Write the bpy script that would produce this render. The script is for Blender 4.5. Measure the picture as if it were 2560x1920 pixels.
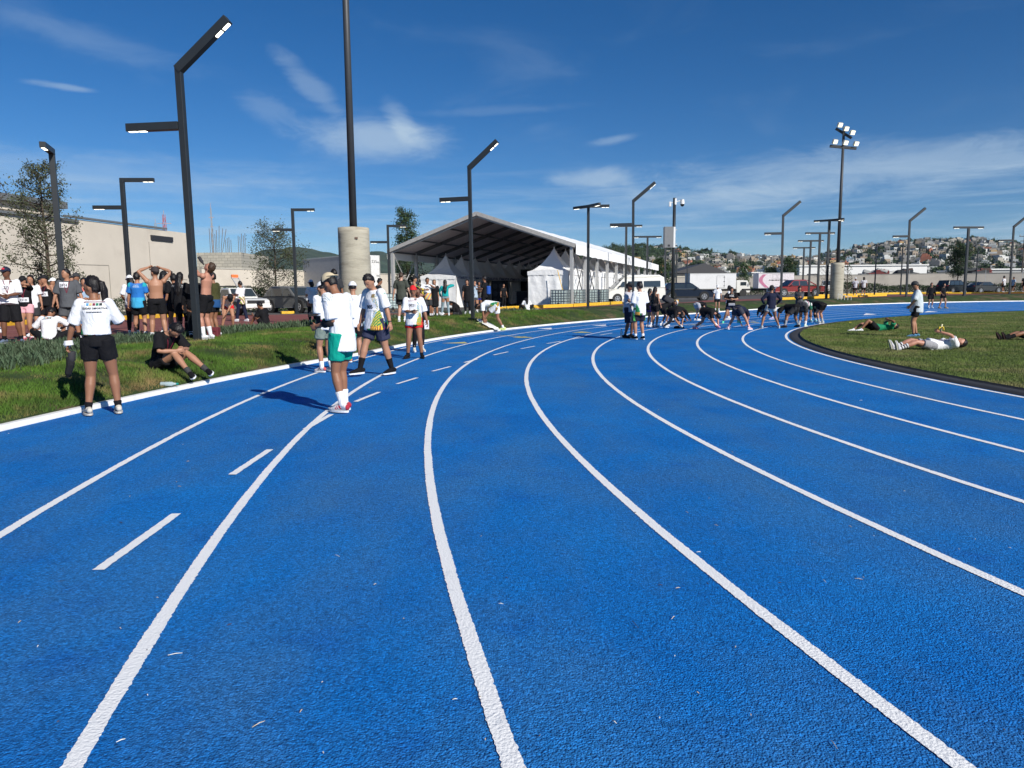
import bpy, bmesh, math, random
import numpy as np
from mathutils import Vector, Matrix, noise
from mathutils.bvhtree import BVHTree
R=math.radians; PI=math.pi
random.seed(7); rng=np.random.default_rng(7)
sc=bpy.context.scene
for o in list(bpy.data.objects): bpy.data.objects.remove(o)
col=sc.collection
# ---------------------------------------------------------------- camera
F=1814.0; PIT=R(7.0); ROL=-0.0082; H=1.40
Rv=Vector((1,0,0)); Uv=Vector((0,math.sin(PIT),math.cos(PIT))); Fv=Vector((0,math.cos(PIT),-math.sin(PIT)))
cr,sr=math.cos(ROL),math.sin(ROL)
CR=Rv*cr+Uv*sr; CU=-Rv*sr+Uv*cr
cam=bpy.data.cameras.new('camera'); co=bpy.data.objects.new('camera',cam); col.objects.link(co)
cam.sensor_width=36; cam.lens=F/2560*36; cam.clip_start=.05; cam.clip_end=9000
M=Matrix((CR,CU,-Fv)).transposed().to_4x4(); M.translation=Vector((0,0,H)); co.matrix_world=M
sc.camera=co
sc.render.resolution_x=1024; sc.render.resolution_y=768
vs=sc.view_settings; vs.view_transform='Standard'; vs.look='None'; vs.gamma=1; vs.exposure=0.12
# ---------------------------------------------------------------- world
SUN_EL=R(31.5); SUN_AZ=math.atan2(.63,-.775)     # azimuth clockwise from +y
w=bpy.data.worlds.new('World'); sc.world=w; w.use_nodes=True
nt=w.node_tree; nt.nodes.clear(); N=nt.nodes.new; Lk=nt.links.new
out=N('ShaderNodeOutputWorld'); bg=N('ShaderNodeBackground'); Lk(bg.outputs[0],out.inputs[0])
sky=N('ShaderNodeTexSky'); sky.sky_type='NISHITA'; sky.sun_disc=False
sky.sun_elevation=SUN_EL; sky.sun_rotation=SUN_AZ; sky.altitude=2000; sky.air_density=1.0; sky.dust_density=.35; sky.ozone_density=4.5
bg.inputs[1].default_value=.081
def wm(op,*a,clamp=False):
    n=N('ShaderNodeMath'); n.operation=op; n.use_clamp=clamp
    for i,v in enumerate(a):
        if isinstance(v,(int,float)): n.inputs[i].default_value=v
        else: Lk(v,n.inputs[i])
    return n.outputs[0]
def sstep(v,a,b):
    n=N('ShaderNodeMapRange'); n.interpolation_type='SMOOTHSTEP'; Lk(v,n.inputs[0])
    n.inputs[1].default_value=a; n.inputs[2].default_value=b; n.inputs[3].default_value=0; n.inputs[4].default_value=1
    return n.outputs[0]
tc=N('ShaderNodeTexCoord'); sx=N('ShaderNodeSeparateXYZ'); Lk(tc.outputs['Generated'],sx.inputs[0])
zz=wm('MAXIMUM',sx.outputs[2],0.02); hh=wm('SQRT',wm('SUBTRACT',1.0,wm('MULTIPLY',zz,zz)))
az=wm('ARCTAN2',sx.outputs[0],sx.outputs[1]); el=wm('DIVIDE',zz,hh)
cb=N('ShaderNodeCombineXYZ'); Lk(az,cb.inputs[0]); Lk(el,cb.inputs[1])
def wnoise(scale,sxyz,detail=6,rough=.6,dist=0,rot=0,loc=(0,0,0)):
    m=N('ShaderNodeMapping'); Lk(cb.outputs[0],m.inputs[0]); m.inputs[3].default_value=sxyz; m.inputs[2].default_value=(0,0,rot); m.inputs[1].default_value=loc
    n=N('ShaderNodeTexNoise'); Lk(m.outputs[0],n.inputs[0]); n.inputs['Scale'].default_value=scale; n.inputs['Detail'].default_value=detail
    n.inputs['Roughness'].default_value=rough; n.inputs['Distortion'].default_value=dist
    return n.outputs[0]
fine=wnoise(9,(1,3.0,1),10,.70,.5,rot=R(8))
wisp=wnoise(4.5,(1,2.6,1),7,.58,0.6,rot=R(-24),loc=(2.3,.7,0))
band=wnoise(7,(.8,9,1),8,.65,.4,rot=R(3),loc=(5,1,0))
def blob(u,v,ru,rv,tilt=0,nz_=1.5):
    du=wm('SUBTRACT',az,u); dv=wm('SUBTRACT',el,v)
    c,s=math.cos(tilt),math.sin(tilt)
    a=wm('DIVIDE',wm('ADD',wm('MULTIPLY',du,c),wm('MULTIPLY',dv,s)),ru); b=wm('DIVIDE',wm('SUBTRACT',wm('MULTIPLY',dv,c),wm('MULTIPLY',du,s)),rv)
    d=wm('SQRT',wm('ADD',wm('MULTIPLY',a,a),wm('MULTIPLY',b,b)))
    d=wm('ADD',d,wm('MULTIPLY',wm('SUBTRACT',fine,.5),nz_))
    return wm('SUBTRACT',1.0,sstep(d,.15,1.1))
cl=None
for (px,py,ru,rv,tl,am) in ((955,368,.115,.034,0,.60),(1020,330,.045,.02,-.9,.35),(810,262,.07,.018,-.75,.26),(700,310,.05,.02,-.4,.18),(1490,462,.075,.017,0,.5),(905,20,.022,.018,0,.5),(215,305,.040,.005,-.03,.35),(300,10,.05,.02,-.6,.20),(1540,372,.04,.007,.15,.3),(250,200,.16,.02,-.18,.12),(1240,300,.14,.008,.05,.10),(2200,470,.3,.035,0,.45),(1750,520,.2,.02,.03,.35),(240,480,.3,.03,0,.25)):
    q=wm('MULTIPLY',blob(math.atan((px-1280)/F),(740-py)/F,ru,rv,tl,1.25 if am>.55 else 1.9),am)
    cl=q if cl is None else wm('ADD',cl,q)
low=wm('MULTIPLY',wm('SUBTRACT',1.0,sstep(el,.07,.20)),wm('MULTIPLY',sstep(band,.42,.72),.5))
mid=wm('MULTIPLY',wm('SUBTRACT',1.0,sstep(el,.22,.5)),wm('MULTIPLY',sstep(wisp,.5,.85),.14))
cl=wm('MINIMUM',wm('ADD',wm('ADD',cl,low),mid),.85)
cl=wm('MULTIPLY',cl,sstep(el,0.0,.03))
# graded sky: the camera's saturated blue
hs=N('ShaderNodeHueSaturation'); Lk(sky.outputs[0],hs.inputs['Color']); hs.inputs['Saturation'].default_value=1.27; hs.inputs['Hue'].default_value=.504
mx=N('ShaderNodeMix'); mx.data_type='RGBA'; Lk(cl,mx.inputs[0]); Lk(hs.outputs[0],mx.inputs[6]); mx.inputs[7].default_value=(5.6,7.2,8.8,1)
Lk(mx.outputs[2],bg.inputs[0])
sd=bpy.data.lights.new('sun','SUN'); sd.energy=5.0; sd.angle=R(.5); sd.color=(1,.955,.88)
so=bpy.data.objects.new('sun',sd); col.objects.link(so)
sv=Vector((math.sin(SUN_AZ)*math.cos(SUN_EL),math.cos(SUN_AZ)*math.cos(SUN_EL),math.sin(SUN_EL)))
so.rotation_euler=sv.to_track_quat('Z','Y').to_euler(); so.location=(30,-30,40)
# ---------------------------------------------------------------- tagging and mesh helpers
def tag(o,label=None,cat=None,group=None,kind=None):
    for k,v in (('label',label),('category',cat),('group',group),('kind',kind)):
        if v: o[k]=v
    return o
def link(name,me,mats=None,parent=None,smooth=False):
    o=bpy.data.objects.new(name,me); col.objects.link(o)
    if mats is not None:
        for m in (mats if isinstance(mats,(list,tuple)) else [mats]): me.materials.append(m)
    if parent: o.parent=parent
    if smooth: me.shade_smooth()
    return o
def empty(name,loc=(0,0,0),rz=0):
    o=bpy.data.objects.new(name,None); col.objects.link(o); o.location=loc; o.rotation_euler=(0,0,rz); o.empty_display_size=.1; return o
class MB:
    """collects primitives and links them as ONE mesh object"""
    def __init__(s): s.v=[]; s.f=[]; s.mi=[]; s.m=0
    def add(s,vs,fs):
        n=len(s.v); s.v+= [tuple(v) for v in vs]; s.f+=[[i+n for i in f] for f in fs]; s.mi+=[s.m]*len(fs); return s
    def box(s,c,d,rz=0,mat=None):
        x,y,z=d[0]/2,d[1]/2,d[2]/2; cs,sn=math.cos(rz),math.sin(rz); vs=[]
        for (a,b,e) in ((-x,-y,-z),(x,-y,-z),(x,y,-z),(-x,y,-z),(-x,-y,z),(x,-y,z),(x,y,z),(-x,y,z)):
            if mat is not None: p=mat@Vector((a,b,e))+Vector(c); vs.append(p)
            else: vs.append((c[0]+a*cs-b*sn,c[1]+a*sn+b*cs,c[2]+e))
        return s.add(vs,[(0,3,2,1),(4,5,6,7),(0,1,5,4),(1,2,6,5),(2,3,7,6),(3,0,4,7)])
    def bar(s,a,b,w,h=None,up=(0,0,1)):
        a,b=Vector(a),Vector(b); h=h or w; d=(b-a); L=d.length; d.normalize(); u=Vector(up)
        if abs(d.dot(u))>.98: u=Vector((1,0,0))
        sd_=d.cross(u).normalized(); u=sd_.cross(d)
        m=Matrix((d,sd_,u)).transposed()
        return s.box((a+b)/2,(L,w,h),mat=m)
    def tube(s,pts,rad,n=8,caps=True):
        pts=[Vector(p) for p in pts]
        if isinstance(rad,(int,float)): rad=[rad]*len(pts)
        base=len(s.v); u=None; fs=[]; vs=[]
        for i,p in enumerate(pts):
            t=(pts[min(i+1,len(pts)-1)]-pts[max(i-1,0)])
            if t.length<1e-9: t=Vector((0,0,1))
            t.normalize()
            if u is None: u=t.cross(Vector((.31,.17,.93))).normalized()
            else: u=(u-t*u.dot(t)).normalized()
            w_=t.cross(u)
            for k in range(n):
                a=2*PI*k/n; vs.append(p+(u*math.cos(a)+w_*math.sin(a))*rad[i])
        for i in range(len(pts)-1):
            for k in range(n): fs.append((i*n+k,i*n+(k+1)%n,(i+1)*n+(k+1)%n,(i+1)*n+k))
        if caps: fs.append(tuple(range(n-1,-1,-1))); fs.append(tuple((len(pts)-1)*n+k for k in range(n)))
        return s.add(vs,fs)
    def prism(s,poly,y0,y1,axis='y'):
        n=len(poly); vs=[]
        for y in (y0,y1):
            for (a,b) in poly: vs.append((a,y,b) if axis=='y' else ((y,a,b) if axis=='x' else (a,b,y)))
        return s.add(vs,[tuple(range(n)),tuple(range(2*n-1,n-1,-1))]+[(i,(i+1)%n+0,n+(i+1)%n,n+i) for i in range(n)])
    def build(s,name,mats,parent=None,smooth=False,bevel=0,fix=True):
        me=bpy.data.meshes.new(name); me.from_pydata(s.v,[],s.f)
        for p,i in zip(me.polygons,s.mi): p.material_index=i
        if fix:
            b=bmesh.new(); b.from_mesh(me); bmesh.ops.recalc_face_normals(b,faces=b.faces[:]); b.to_mesh(me); b.free()
        o=link(name,me,mats,parent,smooth)
        if bevel:
            bm_=o.modifiers.new('bevel','BEVEL'); bm_.width=bevel; bm_.segments=2; bm_.limit_method='ANGLE'
        return o
def copy_tree(o,parent=None):
    c=o.copy(); col.objects.link(c); c.parent=parent
    for k in [x for x in bpy.data.objects if x.parent==o and x is not c]: copy_tree(k,c)
    return c
# ---------------------------------------------------------------- materials
_m={}
def mat(name,c,rough=.8,metal=0,var=.12,vscale=6,bump=0,bscale=60,spec=.4,emit=None,alpha=None,coat=0,attr=None,c2=None,c2s=(.45,.65),c2scale=2,trans=0,stretch=None):
    if name in _m: return _m[name]
    m=bpy.data.materials.new(name); m.use_nodes=True; t=m.node_tree; b=t.nodes['Principled BSDF']
    n=t.nodes.new; l=t.links.new
    b.inputs['Roughness'].default_value=rough; b.inputs['Metallic'].default_value=metal; b.inputs['Specular IOR Level'].default_value=spec
    if coat: b.inputs['Coat Weight'].default_value=coat; b.inputs['Coat Roughness'].default_value=.06
    if trans: b.inputs['Transmission Weight'].default_value=trans
    tx=n('ShaderNodeTexCoord'); src=tx.outputs['Object']
    if stretch:
        mp=n('ShaderNodeMapping'); l(src,mp.inputs[0]); mp.inputs[3].default_value=stretch; src=mp.outputs[0]
    if attr:
        a=n('ShaderNodeAttribute'); a.attribute_name=attr; base=a.outputs['Color']
    else:
        rgb=n('ShaderNodeRGB'); rgb.outputs[0].default_value=(*c,1); base=rgb.outputs[0]
    if c2:
        nz=n('ShaderNodeTexNoise'); l(src,nz.inputs[0]); nz.inputs['Scale'].default_value=c2scale; nz.inputs['Detail'].default_value=7; nz.inputs['Roughness'].default_value=.65
        mr=n('ShaderNodeMapRange'); l(nz.outputs[0],mr.inputs[0]); mr.inputs[1].default_value=c2s[0]; mr.inputs[2].default_value=c2s[1]
        x=n('ShaderNodeMix'); x.data_type='RGBA'; l(mr.outputs[0],x.inputs[0]); l(base,x.inputs[6]); x.inputs[7].default_value=(*c2,1); base=x.outputs[2]
    if var:
        nz=n('ShaderNodeTexNoise'); l(src,nz.inputs[0]); nz.inputs['Scale'].default_value=vscale; nz.inputs['Detail'].default_value=6
        mr=n('ShaderNodeMapRange'); l(nz.outputs[0],mr.inputs[0]); mr.inputs[1].default_value=.3; mr.inputs[2].default_value=.7; mr.inputs[3].default_value=1-var; mr.inputs[4].default_value=1+var
        x=n('ShaderNodeVectorMath'); x.operation='SCALE'; l(base,x.inputs[0]); l(mr.outputs[0],x.inputs[3]); base=x.outputs[0]
    l(base,b.inputs['Base Color'])
    if bump:
        nz=n('ShaderNodeTexNoise'); l(src,nz.inputs[0]); nz.inputs['Scale'].default_value=bscale; nz.inputs['Detail'].default_value=4
        bp=n('ShaderNodeBump'); bp.inputs['Strength'].default_value=1; bp.inputs['Distance'].default_value=bump; l(nz.outputs[0],bp.inputs['Height']); l(bp.outputs[0],b.inputs['Normal'])
    if emit: b.inputs['Emission Color'].default_value=(*emit[:3],1); b.inputs['Emission Strength'].default_value=emit[3]
    if alpha is not None: b.inputs['Alpha'].default_value=alpha
    _m[name]=m; return m
# ---------------------------------------------------------------- the lie of the land
CX,CY=41.3,11.4; R0=34.6; LW=1.293
def cl01(v): return max(0.,min(1.,v))
def sm(v): v=cl01(v); return v*v*(3-2*v)
def tco(x,y):
    if x>CX: return (-(x-CX),y-CY) if y>CY else (PI*45+(x-CX),CY-y)
    return (45*math.atan2(CX-x,y-CY),math.hypot(x-CX,y-CY))
def pos(s,r):
    if s<0: return (CX-s,CY+r)
    if s<=PI*45: a=s/45; return (CX-r*math.sin(a),CY+r*math.cos(a))
    return (CX+(s-PI*45),CY-r)
def rk(s):
    return 45.2+min(3.,max(0.,(s/45-1.43)/.22))*1.70
def T(x,y):
    h=.00082*max(0,min(y,62)-30)**2
    return h*cl01((x+10)/30)
def G(x,y): return .38+.75*cl01((x+8)/50)
def bk(v): v=cl01(v); return 1-(1-v)**2
def Z(x,y):
    s,r=tco(x,y); k=rk(s)
    if r<=k: return T(x,y)
    kx,ky=pos(s,k); return T(kx,ky)*(1-bk((r-k-.15)/1.9))+.07*(1-bk((r-k)/1.9))+G(x,y)*bk((r-k-.15)/1.9)
def ray(px,py):
    X=(px-1280)/F; Y=-(py-960)/F
    return (CR*X+CU*Y+Fv)
def hit(px,py):
    d=ray(px,py); t=1.0; st=.05
    while t<400:
        p=d*t; 
        if H+p.z<=Z(p.x,p.y):
            a,b=t-st,t
            for _ in range(20):
                m_=(a+b)/2; q=d*m_
                if H+q.z<=Z(q.x,q.y): b=m_
                else: a=m_
            q=d*b; return Vector((q.x,q.y,Z(q.x,q.y)))
        st=.05+t*.004; t+=st
    return Vector((d.x*400,d.y*400,1))
def at(px,py,Y):
    d=ray(px,py); t=Y/d.y; return Vector((d.x*t,Y,H+d.z*t))
def gat(px,Y,py=730):
    p=at(px,py,Y); p.z=Z(p.x,p.y); return p
def strip(name,m,s0,s1,ds,rf,nr,zf,parent=None,power=1,jit=0,smooth=True):
    ns=int(abs(s1-s0)/ds)+1; ss=[s0+(s1-s0)*i/ns for i in range(ns+1)]
    vs=[]; fs=[]
    for s in ss:
        a,b=rf(s)
        for j in range(nr+1):
            r=a+(b-a)*(j/nr)**power; x,y=pos(s,r)
            vs.append((x,y,zf(x,y,s,r,j/nr)))
    for i in range(ns):
        for j in range(nr):
            k=i*(nr+1)+j; fs.append((k,k+1,k+nr+2,k+nr+1))
    me=bpy.data.meshes.new(name); me.from_pydata(vs,[],fs)
    b=bmesh.new(); b.from_mesh(me); bmesh.ops.remove_doubles(b,verts=b.verts[:],dist=1e-5)
    bmesh.ops.recalc_face_normals(b,faces=b.faces[:])
    if sum(f.normal.z for f in b.faces)<0: bmesh.ops.reverse_faces(b,faces=b.faces[:])
    b.to_mesh(me); b.free()
    return link(name,me,m,parent,smooth)
# ================================================================ ground, track, verges
S0,S1=-150,PI*45+60
def track_mat():
    m=bpy.data.materials.new('blue_rubber_track'); m.use_nodes=True; t=m.node_tree; n=t.nodes.new; l=t.links.new; b=t.nodes['Principled BSDF']
    tx=n('ShaderNodeTexCoord'); P=tx.outputs['Object']
    def nz(s,d=6,r=.6,st=None,loc=None,dist=0):
        q=n('ShaderNodeTexNoise'); src=P
        if st or loc:
            mp=n('ShaderNodeMapping'); l(P,mp.inputs[0]); mp.inputs[3].default_value=st or (1,1,1); mp.inputs[1].default_value=loc or (0,0,0); src=mp.outputs[0]
        l(src,q.inputs[0]); q.inputs['Scale'].default_value=s; q.inputs['Detail'].default_value=d; q.inputs['Roughness'].default_value=r; q.inputs['Distortion'].default_value=dist; return q.outputs[0]
    def mr(v,a,b_,c=0,d=1):
        q=n('ShaderNodeMapRange'); l(v,q.inputs[0])
        for i,x in enumerate((a,b_,c,d)): q.inputs[i+1].default_value=x
        return q.outputs[0]
    def mix(f,a,c,amt=None):
        q=n('ShaderNodeMix'); q.data_type='RGBA'; l(f,q.inputs[0])
        for i,x in ((6,a),(7,c)):
            if isinstance(x,tuple): q.inputs[i].default_value=(*x,1)
            else: l(x,q.inputs[i])
        return q.outputs[2]
    base=mix(mr(nz(.7,7,.6),.35,.65),(.003,.147,.49),(.007,.190,.57))
    base=mix(mr(nz(1.1,8,.66,st=(1,.45,1),loc=(3,9,0)),.42,.66,0,.62),base,(.048,.185,.41))      # scuffed, dusty stretches
    base=mix(mr(nz(2.2,6,.6,loc=(7,2,0)),.56,.75,0,.5),base,(.001,.095,.42))
    base=mix(mr(nz(.35,8,.7,st=(1,.5,1),loc=(13,2,0)),.50,.72,0,.45),base,(.07,.17,.30))
    base=mix(mr(nz(9,5,.6,loc=(1,4,0)),.68,.77,0,.55),base,(.10,.12,.16))      # small dirt stains
    base=mix(mr(nz(2.7,7,.7,loc=(11,4,0)),.68,.80,0,.5),base,(.16,.15,.13))
    vo=n('ShaderNodeTexVoronoi'); l(P,vo.inputs[0]); vo.inputs['Scale'].default_value=120; vo.feature='F1'
    sc_=n('ShaderNodeSeparateColor'); l(vo.outputs['Color'],sc_.inputs[0])
    g=n('ShaderNodeVectorMath'); g.operation='SCALE'; l(base,g.inputs[0]); l(mr(sc_.outputs[0],0,1,.62,1.34),g.inputs[3]); base=g.outputs[0]
    g2=n('ShaderNodeVectorMath'); g2.operation='SCALE'; l(base,g2.inputs[0]); l(mr(nz(34,5,.75,loc=(5,5,1)),.3,.7,.70,1.30),g2.inputs[3]); base=g2.outputs[0]
    l(base,b.inputs['Base Color'])
    b.inputs['Roughness'].default_value=.78; b.inputs['Specular IOR Level'].default_value=.16
    bp=n('ShaderNodeBump'); bp.inputs['Distance'].default_value=.0052; bp.inputs['Strength'].default_value=1
    ad=n('ShaderNodeMath'); ad.operation='ADD'; l(mr(vo.outputs['Distance'],0,.7,1,0),ad.inputs[0]); l(mr(nz(70,4,.6),.2,.8,0,1.3),ad.inputs[1])
    l(ad.outputs[0],bp.inputs['Height']); l(bp.outputs[0],b.inputs['Normal'])
    return m
MT=track_mat()
def paint_mat():
    m=bpy.data.materials.new('white_track_paint'); m.use_nodes=True; t=m.node_tree; n=t.nodes.new; l=t.links.new; b=t.nodes['Principled BSDF']
    tx=n('ShaderNodeTexCoord'); q=n('ShaderNodeTexNoise'); l(tx.outputs['Object'],q.inputs[0]); q.inputs['Scale'].default_value=14; q.inputs['Detail'].default_value=8; q.inputs['Roughness'].default_value=.7
    x=n('ShaderNodeMapRange'); l(q.outputs[0],x.inputs[0]); x.inputs[1].default_value=.55; x.inputs[2].default_value=.8
    mx_=n('ShaderNodeMix'); mx_.data_type='RGBA'; l(x.outputs[0],mx_.inputs[0]); mx_.inputs[6].default_value=(.86,.86,.85,1); mx_.inputs[7].default_value=(.60,.63,.66,1); l(mx_.outputs[2],b.inputs['Base Color'])
    b.inputs['Roughness'].default_value=.7
    vo=n('ShaderNodeTexNoise'); l(tx.outputs['Object'],vo.inputs[0]); vo.inputs['Scale'].default_value=90; vo.inputs['Detail'].default_value=5
    bp=n('ShaderNodeBump'); bp.inputs['Distance'].default_value=.006; l(vo.outputs[0],bp.inputs['Height']); l(bp.outputs[0],b.inputs['Normal'])
    return m
MP=paint_mat()
M_yel=mat('yellow_paint',(.72,.42,.03),.6,var=.15,bump=.003,c2=(.35,.25,.06),c2s=(.62,.75),c2scale=5)
# track surface
def tz(off): return lambda x,y,s,r,f: T(x,y)+off
trk=strip('running_track',MT,S0,S1,1.0,lambda s:(R0-.10,rk(s)),12,tz(0)); tag(trk,kind='structure')
# lane lines, ragged at the edge where one stands close to them
mb=MB()
def line_strip(mb,pts,wd,off):
    n=len(mb.v)
    for i,(x,y) in enumerate(pts):
        a=pts[max(i-1,0)]; b=pts[min(i+1,len(pts)-1)]; dx,dy=b[0]-a[0],b[1]-a[1]; L=math.hypot(dx,dy) or 1
        d=math.hypot(x,y); j=.0018 if d<12 else 0
        for sg in (-1,1):
            e=wd/2+random.gauss(0,j)+noise.noise(Vector((x*2,y*2,sg*5)))*.004
            px_,py_=x-dy/L*e*sg,y+dx/L*e*sg
            mb.v.append((px_,py_,T(px_,py_)+off))
    for i in range(len(pts)-1): mb.f.append([n+2*i,n+2*i+1,n+2*i+3,n+2*i+2]); mb.mi.append(mb.m)
for k in range(9):
    r=R0+LW*k; s=-120.0; pts=[]
    while s<S1-5:
        x,y=pos(s,r); pts.append((x,y)); d=math.hypot(x,y)
        s+=.012 if d<6 else (.03 if d<12 else (.25 if d<40 else 1.0))
    line_strip(mb,pts,.066 if k else .075,.004)
lines=mb.build('lane_lines',MP,fix=False); tag(lines,kind='structure')
for p in lines.data.polygons:
    pass
# change-over dashes running across the bend, and the small start marks
mb=MB()
def flat(pxs,off=.005):
    n=len(mb.v)
    for q in pxs:
        p=hit(*q); mb.v.append((p.x,p.y,p.z+off))
    mb.f.append(list(range(n,n+len(pxs)))); mb.mi.append(mb.m)
def dash(a,b,wd=.062,off=.0065):
    a,b=hit(*a),hit(*b); n_=max(2,int((b-a).length/.03)) if a.length<9 else 2
    pts=[((a.x+(b.x-a.x)*i/n_),(a.y+(b.y-a.y)*i/n_)) for i in range(n_+1)]
    line_strip(mb,pts,wd,off)
for a,b in (((246,1427),(441,1286)),((580,1188),(675,1125)),((763,1074),(828,1037)),((889,1005),(948,981)),((992,960.5),(1043,945)),((1081,928.7),(1126,917)),((1161,907),(1193,898)),((1234,888),(1270,880)),((1302,872.5),(1337,865.8)),((1367,859.5),(1402,853.6)),((1432,848),(1462,843)),((1500,838),(1530,833)),
            ((1700,812),(1760,814)),((1560,829),(1600,824))): dash(a,b)
mb.m=0
for tri in (((1342,821.5),(1379,823.5),(1379,819.5)),((1480,814),(1515,815),(1515,811.5)),((2045,812),(2075,810),(2050,807)),((2158,788),(2192,786),(2165,783.5)),((2310,781),(2345,779.5),(2320,777.5)),((1770,800),(1800,799),(1775,797)),((1820,799),(1846,798),(1822,796))): flat(tri)
mb.m=1
for tri in (((1103.7,858.5),(1169,858.8),(1162,855.0)),((1281,844.5),(1334,844.5),(1310,841)),((1430,831.8),(1482,832),(1455,829)),((1220,836.5),(1335,843.5),(1300,842.5)),((1720,812),(1765,813.5),(1740,811.2)),((1870,806),(1900,806.5),(1885,804))): flat(tri)
mk=mb.build('track_markings',[MP,mat('pale_yellow_mark',(.60,.52,.16),.7)],fix=False); tag(mk,kind='structure')
# outer white kerb: real step, painted concrete
M_kerb=mat('painted_kerb',(.78,.77,.74),.75,var=.06,bump=.006,bscale=25,c2=(.36,.35,.31),c2s=(.62,.78),c2scale=9)
def kerb(name,m,r_in,width,h,s0,s1,ds,zf,lean=.03):
    ns=int((s1-s0)/ds); vs=[]; fs=[]
    for i in range(ns+1):
        s=s0+(s1-s0)*i/ns; r=r_in(s); j=noise.noise(Vector((s*.8,0,3)))*.010
        for (dr,dz) in ((0,-.05),(lean+j,h+j*.4),(width+j,h),(width+.02,-.05)):
            x,y=pos(s,r+dr); vs.append((x,y,zf(x,y)+dz))
    for i in range(ns):
        for j in range(3):
            k=i*4+j; fs.append((k,k+1,k+5,k+4))
    me=bpy.data.meshes.new(name); me.from_pydata(vs,[],fs); return link(name,me,m)
kb=kerb('outer_kerb',M_kerb,lambda s:rk(s)-.02,.115,.060,-110,S1-5,.35,T); tag(kb,kind='structure')
# grass bank beyond the kerb
M_grass=mat('grass_ground',(.032,.058,.010),.95,var=.35,vscale=3,bump=.03,bscale=40,c2=(.12,.085,.045),c2s=(.50,.64),c2scale=.9)
bank=strip('grass_bank',M_grass,-100,S1-10,1.0,lambda s:(rk(s)+.09,49.9 if s>40 else 51.3),10,
   lambda x,y,s,r,f:Z(x,y)+.05*noise.noise(Vector((x*.9,y*.9,0)))*sm(f*4)*sm((1-f)*4)); tag(bank,kind='structure')
M_bed=mat('planting_soil',(.12,.085,.05),.95,var=.3,vscale=5,bump=.03,bscale=30)
bed=strip('planting_bed',M_bed,40,S1-10,1.0,lambda s:(49.88,51.12),3,lambda x,y,s,r,f:G(x,y)+.012); tag(bed,kind='structure')
M_conc=mat('concrete',(.40,.38,.33),.85,var=.12,vscale=4,bump=.004,bscale=50)
ed=kerb('path_edging',M_conc,lambda s:51.1,.42,.05,40,S1-10,.8,G,lean=.01); tag(ed,kind='structure')
# red jogging path, car park, far ground
M_red=mat('red_path_surface',(.205,.062,.050),.85,var=.14,vscale=2,bump=.004,bscale=90,c2=(.27,.12,.10),c2s=(.5,.72),c2scale=1.2)
def red_out(s):
    x=pos(s,51)[0]
    return 53.3+max(0,min(1,(-x-1)/4))*15 if x<14 else 53.3+sm((x-14)/8)*5.5
red=strip('red_path',M_red,-90,S1-12,1.0,lambda s:(51.5 if s>40 else 51.28,red_out(s)),10,lambda x,y,s,r,f:G(x,y)+.016); tag(red,kind='structure')
M_asph=mat('asphalt',(.085,.083,.080),.9,var=.2,vscale=.7,bump=.004,bscale=80,c2=(.14,.13,.12),c2s=(.5,.7),c2scale=.4)
cp=strip('car_park',M_asph,S0,S1,4.0,lambda s:(51.2,172),30,lambda x,y,s,r,f:G(x,y),power=1.6); tag(cp,kind='structure')
M_far=mat('far_ground',(.10,.11,.055),.95,var=.3,vscale=.05,c2=(.22,.19,.14),c2s=(.45,.6),c2scale=.02)
fg=strip('ground',M_far,0,2*PI*45-.001,8,lambda s:(168,7000),14,lambda x,y,s,r,f:0,power=3)
for v in fg.data.vertices: pass
def polar_ground():
    vs=[];fs=[];rr=[168,200,260,400,700,1200,2200];na=96
    for i in range(na):
        a=2*PI*i/na
        for r in rr: x,y=CX-r*math.sin(a),CY+r*math.cos(a); vs.append((x,y,G(x,y)-.04))
    for i in range(na):
        for j in range(len(rr)-1):
            k=i*len(rr)+j; q=((i+1)%na)*len(rr)+j; fs.append((k,q,q+1,k+1))
    me=bpy.data.meshes.new('ground'); me.from_pydata(vs,[],fs); return me
old=fg.data; me=polar_ground(); me.materials.append(M_far); fg.data=me; tag(fg,kind='structure')
# lines on the red path
mb=MB()
for r in (52.3,56.5,60.7):
    pts=[pos(s,r) for s in np.arange(62 if r<53 else 78,120,1.)]
    n=len(mb.v)
    for i,(x,y) in enumerate(pts):
        for e in (-.04,.04):
            rr=math.hypot(x-CX,y-CY); q=(rr+e)/rr; X,Y=CX+(x-CX)*q,CY+(y-CY)*q; mb.v.append((X,Y,G(X,Y)+.021))
    for i in range(len(pts)-1): mb.f.append([n+2*i,n+2*i+1,n+2*i+3,n+2*i+2]); mb.mi.append(0)
tag(mb.build('path_lines',MP,fix=False),kind='structure')
# infield: black drainage kerb and lawn
M_blk=mat('black_rubber',(.036,.034,.034),.7,var=.2,vscale=9,bump=.003,bscale=60)
gut=strip('drain_channel',M_blk,-90,PI*45+50,.6,lambda s:(R0-.09,R0-.43),6,lambda x,y,s,r,f:T(x,y)+[.001,.03,.032,.032,.034,.0,.05][int(round(f*6))]); tag(gut,kind='structure')
M_lawn=mat('lawn_turf',(.090,.120,.028),.95,var=.3,vscale=1.6,bump=.02,bscale=70,c2=(.21,.18,.075),c2s=(.48,.70),c2scale=.45)
lawn=strip('infield_lawn',M_lawn,-90,PI*45+50,1.5,lambda s:(R0-.41,0),24,lambda x,y,s,r,f:T(x,y)+.03,power=1.3); tag(lawn,kind='structure')
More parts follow.
